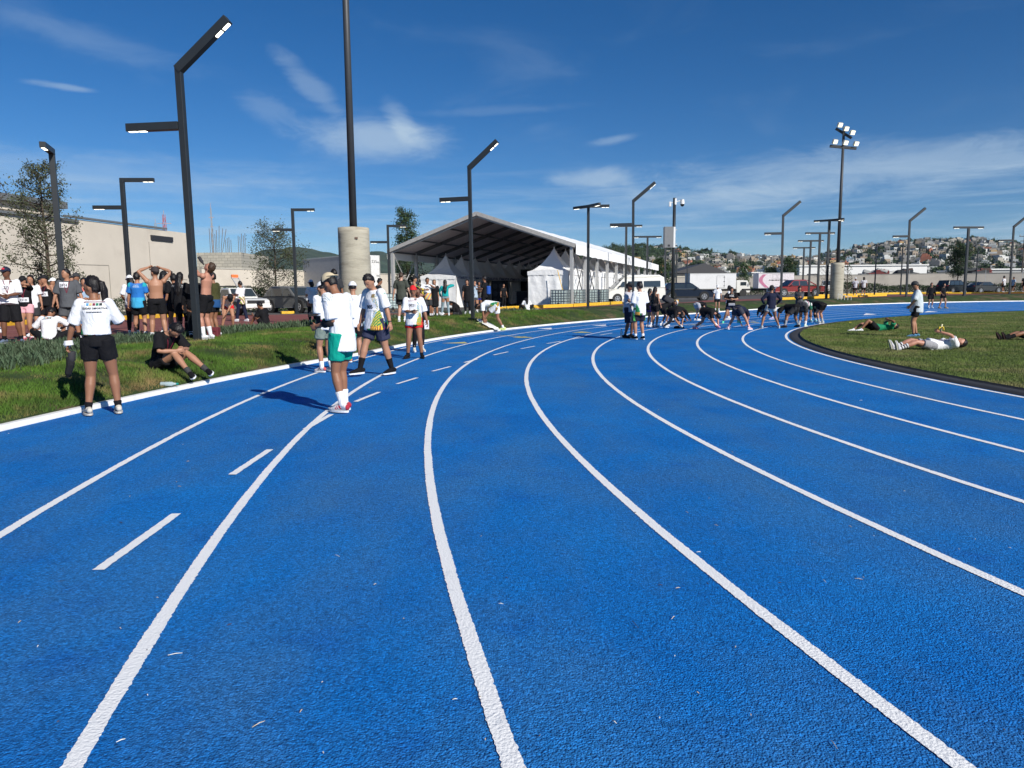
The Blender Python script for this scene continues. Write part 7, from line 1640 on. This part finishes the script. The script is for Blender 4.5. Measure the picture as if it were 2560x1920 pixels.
def sider(label,l,r,h=1.68,reach=1,**k):
    """stretching over towards one foot, seen from the side/back; reach=+1 to the right foot"""
    a_,b_=hit(*l),hit(*r); mid=(a_+b_)/2; d=b_-a_; half=d.length/2; S=h/1.7; hf=half/S
    yw=math.degrees(math.atan2(d.y,d.x)); ph_=math.sqrt(max(.3,.83**2-hf*hf))+.12
    # face along the line towards the reached foot
    yw2=yw-90 if reach>0 else yw+90
    return person(label,None,h,loc=(mid.x,mid.y,mid.z),yaw=yw2,pel=(0,-.10,ph_),lean=84,bend=34,hp=0,ft=((-.02,-hf,.085),(.02,hf,.085)) if reach>0 else ((-.02,-hf,.085),(.02,hf,.085)),kh=((0,1,.2),(0,1,.2)),toe=(70,20),hd=((-.05,hf-.08,.16),(.10,hf-.12,.18)),eh=((-1,0,.3),(1,0,.3)),**k)
GS='runners stretching in a row on the track'
t1=sider('runner in black bending over her right foot, leftmost of the stretching row',(1660,820),(1706,822.7),1.64,1,skin='tan',female=True,sc_='black',hem=-.1,pc='black',plen=.55,sock=.07,sockc='black',shoe=(.72,.68,.66),sole='white',hair='short',group=GS,w=1.2)
t2=sider('runner in black with pink shoes bending over the right foot, second of the stretching row',(1735,822.7),(1798,825),1.66,1,skin='ruddy',sc_='black',hem=-.1,pc='black',plen=.52,sock=.12,shoe=(.75,.33,.45),sole=(.75,.4,.5),hair='short',group=GS,w=1.2)
t3=person('runner in black long sleeves crouching with hands on the track, behind the leftmost stretcher',(1700,806),1.66,yaw=-60,skin='brown',pel=(0,-.25,.68),lean=95,bend=25,ft=((-.30,-.25,.085),(.30,-.1,.085)),hd=((-.1,.55,.12),(.2,.5,.12)),shirt='long',sc_='black',pc='black',plen=.6,sock=.14,shoe='black',sole='black',group=GS)
t4=person('stretching runner in black top and grey white shorts behind the first two stretchers',(1742,802),1.66,yaw=-50,skin='fair',pel=(0,0,.84),lean=85,bend=10,hp=20,ft=((-.1,0,.085),(.1,0,.085)),hd=((-.2,.45,.62),(.2,.45,.6)),sc_='black',hem=.0,pc=(.42,.42,.45),plen=.45,sock=.14,sockc='black',shoe='white',group=GS)
t5=bender('runner in dark grey shorts bending away, just right of the ASK shirt',(1821,824),(1873,825.5),0,1.66,0,98,skin='ruddy',sc_='navy',hem=-.05,shorts='shorts',pc=(.040,.042,.058),plen=.55,sock=.12,sockc=(.6,.4,.42),shoe=(.72,.5,.52),sole='white',hair='short',group=GS,w=1.12)
t6=person('man in black T-shirt lettered ASK lunging sideways with a pale waist pouch and green shoe',(1826,808),1.72,yaw=172,skin='tan',pel=(.0,0,.86),hp=18,ft=((-.36,0,.085),(.32,0,.085)),toe=(30,20),hd=((-.06,.26,1.08),(.10,.26,1.07)),eh=((-1,-.3,-.4),(1,-.3,-.4)),sc_='black',hem=-.08,pc='navy',plen=.6,sock=.05,sockc='black',shoe=(.12,.65,.42),sole=(.12,.65,.42),hair='short',group=GS,w=1.2)
add_print(t6,[('ASK',.13)],0,.02,1,m=cmat((.65,.65,.66),'print'))
mb=MB(); mb.box((.0,.17,.86),(.30,.10,.12)); mb.build('waist_pouch',cmat((.32,.32,.34),'pouch'),t6['root'],bevel=.03)
person('curly haired person in white shirt standing behind the ASK shirt man',(1822,800),1.72,yaw=60,skin='brown',sc_='white',pc='black',plen=.7,hair='bob')
person('man in white cap and shirt standing between the stretchers and the box truck',None,1.66,yaw=170,skin='tan',loc=(*at(1793,760,47).xy,Z(*at(1793,760,47).xy)),hp=20,cap=('white','front'),sc_='white',pc='black',plen=.7,hair='buzz')
t7=sider('runner all in black with lilac shoes bending left, left of the navy hooded man',(1893,799.5),(1935,803),1.66,-1,skin='brown',shirt='long',sc_='black',shorts='leggings',pc='black',sock=.06,shoe=(.5,.45,.75),sole='white',hair='short',cap=('black',None),group=GS,w=1.15)
t8=person('man in navy hooded top and white shorts, hair in a bun, legs wide',(1926,821.5),1.74,yaw=0,skin='brown',w=1.05,hy=-30,pel=(0,0,.86),ft=((-.34,.0,.085),(.34,.04,.085)),toe=(10,10),hd=((-.22,.16,.95),(.27,.14,.93)),eh=((-1,-.5,.1),(1,-.5,.1)),shirt='long',sc_='navy',hem=-.06,pc=(.66,.64,.58),plen=.40,sock=.0,shoe=(.6,.68,.68),sole='white',hair='bun',cap=('black',None),group=GS)
t9=bender('runner in black T-shirt and charcoal shorts bending away, left of the patterned shirt',(1962,820),(1995,818),0,1.70,0,88,skin='brown',sc_='black',hem=-.1,pc=(.028,.03,.034),plen=.66,sock=.22,sockc=(.25,.27,.3),shoe=(.08,.05,.045),sole='dgrey',hair='short',group=GS,w=1.1,hands=((-.25,.45,.3),(.25,.45,.25)))
t10=person('runner in white and burgundy patterned shirt bending over between runners in black',(2006,818),1.70,yaw=-35,skin='tan',pel=(0,-.05,.86),lean=78,bend=15,ft=((-.13,.05,.085),(.12,-.05,.085)),hd=((-.2,.50,.38),(.2,.50,.35)),sc_=lambda t,lat,fr,ang,z:[(.74,.74,.76),(.2,.01,.06),(.74,.74,.76),(.02,.12,.08)][int((lat*2.2+t*6)%4)] if t>.15 else (.09,.09,.1),hem=-.1,pc='dgrey',plen=.6,sock=.16,shoe=(.55,.7,.6),sole='white',hair='short',group=GS,w=1.2)
mb=MB(); mb.box((0,0,0),(.10,.05,.17)); yb=mb.build('pouch',cmat((.65,.75,.05),'pouch'),t10['root'],bevel=.02); yb.location=(-.20,.02,.86)
t11=person('runner in black top bending with bare back showing, rightmost of the stretching row',(2052,809),1.68,yaw=20,skin='tan',female=True,pel=(0,-.05,.84),lean=80,bend=12,ft=((-.1,.02,.085),(.10,0,.085)),hd=((-.2,.5,.4),(.2,.5,.35)),sc_='black',hem=.06,pc='black',plen=.50,sock=.14,sockc=(.4,.42,.42),shoe=(.7,.72,.66),sole='white',hair='short',group=GS,w=1.08)
t12=person('runner in dark green top bending between the patterned shirt and the rightmost stretcher',(2034,806),1.66,yaw=10,skin='brown',pel=(0,-.05,.86),lean=72,bend=10,ft=((-.14,.0,.085),(.14,.05,.085)),hd=((-.2,.5,.42),(.2,.5,.4)),shirt='long',sc_=(.012,.035,.03),shorts='leggings',pc='black',sock=.16,sockc='white',shoe=(.25,.6,.55),sole='white',hair='short',group=GS,w=1.2)
t13=person('runner with long white socks and mint shoes bending at the back of the group',(2020,804),1.64,yaw=-30,skin='tan',pel=(0,-.05,.84),lean=80,bend=12,ft=((-.12,.0,.085),(.12,.05,.085)),hd=((-.2,.5,.4),(.2,.5,.4)),sc_='black',pc='dgrey',plen=.6,sock=.2,sockc='white',shoe=(.3,.65,.6),sole='white',hair='short',group=GS,w=1.2)
t14=person('woman in dark patterned hooded top standing with head lowered behind the bending group',(1996,800),1.68,yaw=160,skin='tan',female=True,hp=25,hd=((-.08,.24,1.15),(.10,.24,1.12)),shirt='long',sc_=lambda t,lat,fr,ang,z:(.10,.10,.11) if (lat*6+t*9)%1<.35 else (.03,.03,.035),shorts='leggings',pc='dgrey',hair='long')
# things on the track by the stretchers
mb=MB(); rr=random.Random(4)
for _ in range(5): q=V((rr.gauss(0,.10),rr.gauss(0,.05),.03)); mb.tube([q,q+V((.1,.02,.03)),q+V((.2,.0,-.01))],[.03,.05,.02],8)
cl_=mb.build('dropped_cap',cmat(C['black'],'cl'),smooth=True); cl_.location=hit(1688,821); tag(cl_,'black cap or shirt dropped on the track under the leftmost stretcher','cap')
# --- infield people
def lying(label,head_px,foot_px,h,**k):
    a_,b_=hit(*head_px),hit(*foot_px); d=a_-b_; yw=math.degrees(math.atan2(-d.x,d.y)); return a_,b_,yw
# green shirt lying with knee raised
def supine(label,loc,yaw,h,ft,kh,hd,eh,**k):
    # on the back: torso points to -y (head), legs to +y; local z stays up
    return person(label,None,h,loc=loc,yaw=yaw,pel=(0,0,.12),lean=-88,bend=-1,hp=k.pop('hp',8),ft=ft,kh=kh,hd=hd,eh=eh,seated=True,**k)
q1=hit(2190,829)
u1=supine('man in green T-shirt lying on the lawn with one knee raised',(q1.x,q1.y,q1.z),92,1.72,((-.10,.60,.07),(.12,.76,.06)),((-.05,.2,1),(.3,.2,.7)),((-.12,-.34,.42),(.10,-.52,.36)),((-.6,.1,1),(.6,-.3,1)),skin='brown',sc_='green',hem=-.06,pc='black',plen=.70,sock=.03,shoe='white',sole='white',hair='short',toe=((0,1,.1),(0,1,.1)),cap=None)
q2=hit(2330,877)
def strip_sock(t): return C['white'] if int(t/.028)%2==0 else (.03,.02,.02)
u2=supine('man in white shirt and striped socks lying on the lawn holding a peeled banana',(q2.x,q2.y,q2.z),88,1.72,((-.14,.82,.06),(.16,.80,.06)),((-.2,.2,1),(.2,.2,1)),((-.14,-.08,.44),(.22,-.30,.16)),((-.6,-.6,.4),(.8,-.6,.2)),skin='ruddy',sc_=lambda t,lat,fr,ang,z: C['white'] if not (.35<t<.8 and abs(lat)<.4 and (t*9+.5)%1<.3) else (.45,.12,.12),hem=-.1,pc=(.30,.30,.32),plen=.62,sock=.20,sockfn=strip_sock,shoe=(.55,.55,.60),sole=(.45,.45,.36),hair='short',toe=((-.1,.25,1),(.15,.25,1)),curl=(.9,.3))
add_bib(u2,'1081',0,.0,.18,.12)
bn=empty('banana',world(u2,u2['wr'][-1]+V((0,-.02,.09)))); tag(bn,'peeled banana held up by the man in striped socks','banana'); mb=MB(); mb.tube([(0,0,-.08),(.005,0,0),(.02,0,.09)],[.018,.02,.014],10); mb.build('fruit',cmat((.75,.68,.42),'fruit'),bn,smooth=True); mb=MB()
for k in range(4):
    a=k*PI/2+.4; mb.tube([(0,0,.0),(.05*math.cos(a),.05*math.sin(a),.02),(.085*math.cos(a),.085*math.sin(a),-.05)],[.016,.018,.008],6)
mb.build('peel',cmat((.72,.52,.05),'peel'),bn,smooth=True)
mb=MB(); mb.tube([(-.09,0,.02),(-.03,.02,.035),(.04,.02,.035),(.1,0,.02)],[.008,.02,.02,.008],8); yb=mb.build('banana',cmat((.72,.55,.06),'peel'),smooth=True); yb.location=hit(2126,808); tag(yb,'yellow banana lying on the lawn left of the green shirted man','banana')
q3=hit(2590,853)
u3=supine('man in dark grey shorts and black socks lying at the right edge',(q3.x,q3.y,q3.z),84,1.74,((-.12,.82,.08),(.12,.82,.06)),((-.2,.2,1),(.2,.2,1)),((-.3,-.2,.1),(.3,-.2,.1)),((-1,0,0),(1,0,0)),skin='brown',sc_='dgrey',hem=-.1,pc='dgrey',plen=.8,sock=.22,sockc='black',shoe='black',sole=(.03,.01,.01),hair='short',toe=((-.1,.4,1),(.1,.4,1)))
u4=person('man in black cap and pale shirt standing on the lawn, hands on hips',(2288,844),1.70,yaw=62,skin='tan',w=1.12,belly=.03,hp=20,lean=2,ft=((-.10,.05,.085),(.10,-.03,.085)),hd=((-.16,.20,.95),(.20,.18,.95)),eh=((-1,-.4,0),(1,-.8,0)),sc_='ltee',hem=-.16,sleeve=.86,pc='black',plen=.62,sock=.04,sockc='black',shoe=(.10,.25,.42),sole=(.4,.5,.6),hair='buzz',cap=('dgrey','front'))
for k in (1,): mb=MB(); mb.tube([u4['elb'][k].lerp(u4['sh'][k],.35)*u4['S'],u4['elb'][k]*u4['S'],u4['wr'][k]*u4['S']],[.052,.047,.034],12); mb.build('arm_sleeve',cmat(C['black'],'sleeve'),u4['root'],smooth=True)
lanyard(u4,(.02,.03,.2))
mb=MB(); [mb.tube([(x_,0,.01),(x_+.07,.03,.025)],[.015,.012],6) for x_ in (-.1,0,.1)]; o_=mb.build('sandals',cmat((.08,.25,.25),'cl')); o_.location=hit(2250,838); tag(o_,'small teal and white items on the lawn beside the black capped man','sandals')
u5=person('man in black jacket and shorts walking on the far track towards the camera',(2325,771),1.66,yaw=175,skin='tan',shirt='long',sc_='black',hem=-.05,pc='black',plen=.7,sock=.12,shoe=(.6,.68,.75),hair='short',hd=((-.3,.05,.85),(.3,.05,.85)),vox=.03)
u6=person('woman in black walking on the far track with a hand at her waist',(2356,771.5),1.64,yaw=-160,skin='tan',female=True,ft=((-.14,.1,.085),(.2,-.1,.085)),hd=((-.1,.2,1.0),(.26,.15,.95)),sc_='black',pc='black',plen=.5,sock=0,shoe=(.7,.45,.2),sole=(.7,.45,.2),hair='long',vox=.03)
u7=bg('man in white cap and white shirt walking away left of his curly haired companion',2136,67,1.70,yaw=-20,skin='brown',sc_=(.5,.5,.55),pc='black',plen=.7,cap=('white',None),hair='buzz',ft=((-.12,.12,.085),(.12,-.12,.085)))
u8=bg('curly haired man in white shirt walking away beyond the far yellow kerb',2157,67,1.74,yaw=-20,skin='brown',sc_=(.55,.55,.58),pc='black',plen=.75,hair='bob',ft=((-.12,-.12,.085),(.12,.12,.085)))
u9=bg('man in white shirt walking at the right edge beside the sedan',2506,73,1.72,yaw=30,skin='brown',sc_=(.6,.6,.62),pc='black',plen=.7,hair='short')
u10=bg('person in pale shirt partly hidden by the rightmost bent lamp',2530,76,1.66,yaw=100,skin='brown',sc_='lblue',pc='black',hair='short')
u11=bg('person in black at the very right edge of the picture',2558,70,1.70,yaw=160,skin='brown',sc_='black',pc='black',hair='short')
# ================================================================ the air: one even box of haze round everything but the sky
mb=MB(); mb.box((0,900,77),(6400,6400,158)); hz_o=mb.build('haze',[]); hz_o['kind']='stuff'
hm_=bpy.data.materials.new('haze'); hm_.use_nodes=True; t_=hm_.node_tree; t_.nodes.clear(); o1=t_.nodes.new('ShaderNodeOutputMaterial'); v1=t_.nodes.new('ShaderNodeVolumePrincipled')
v1.inputs['Color'].default_value=(.72,.84,1,1); v1.inputs['Density'].default_value=.00006; v1.inputs['Anisotropy'].default_value=.2; t_.links.new(v1.outputs[0],o1.inputs['Volume']); hz_o.data.materials.append(hm_)
hz_o.location=(0,0,0)
bpy.data.scenes.remove(SCR)
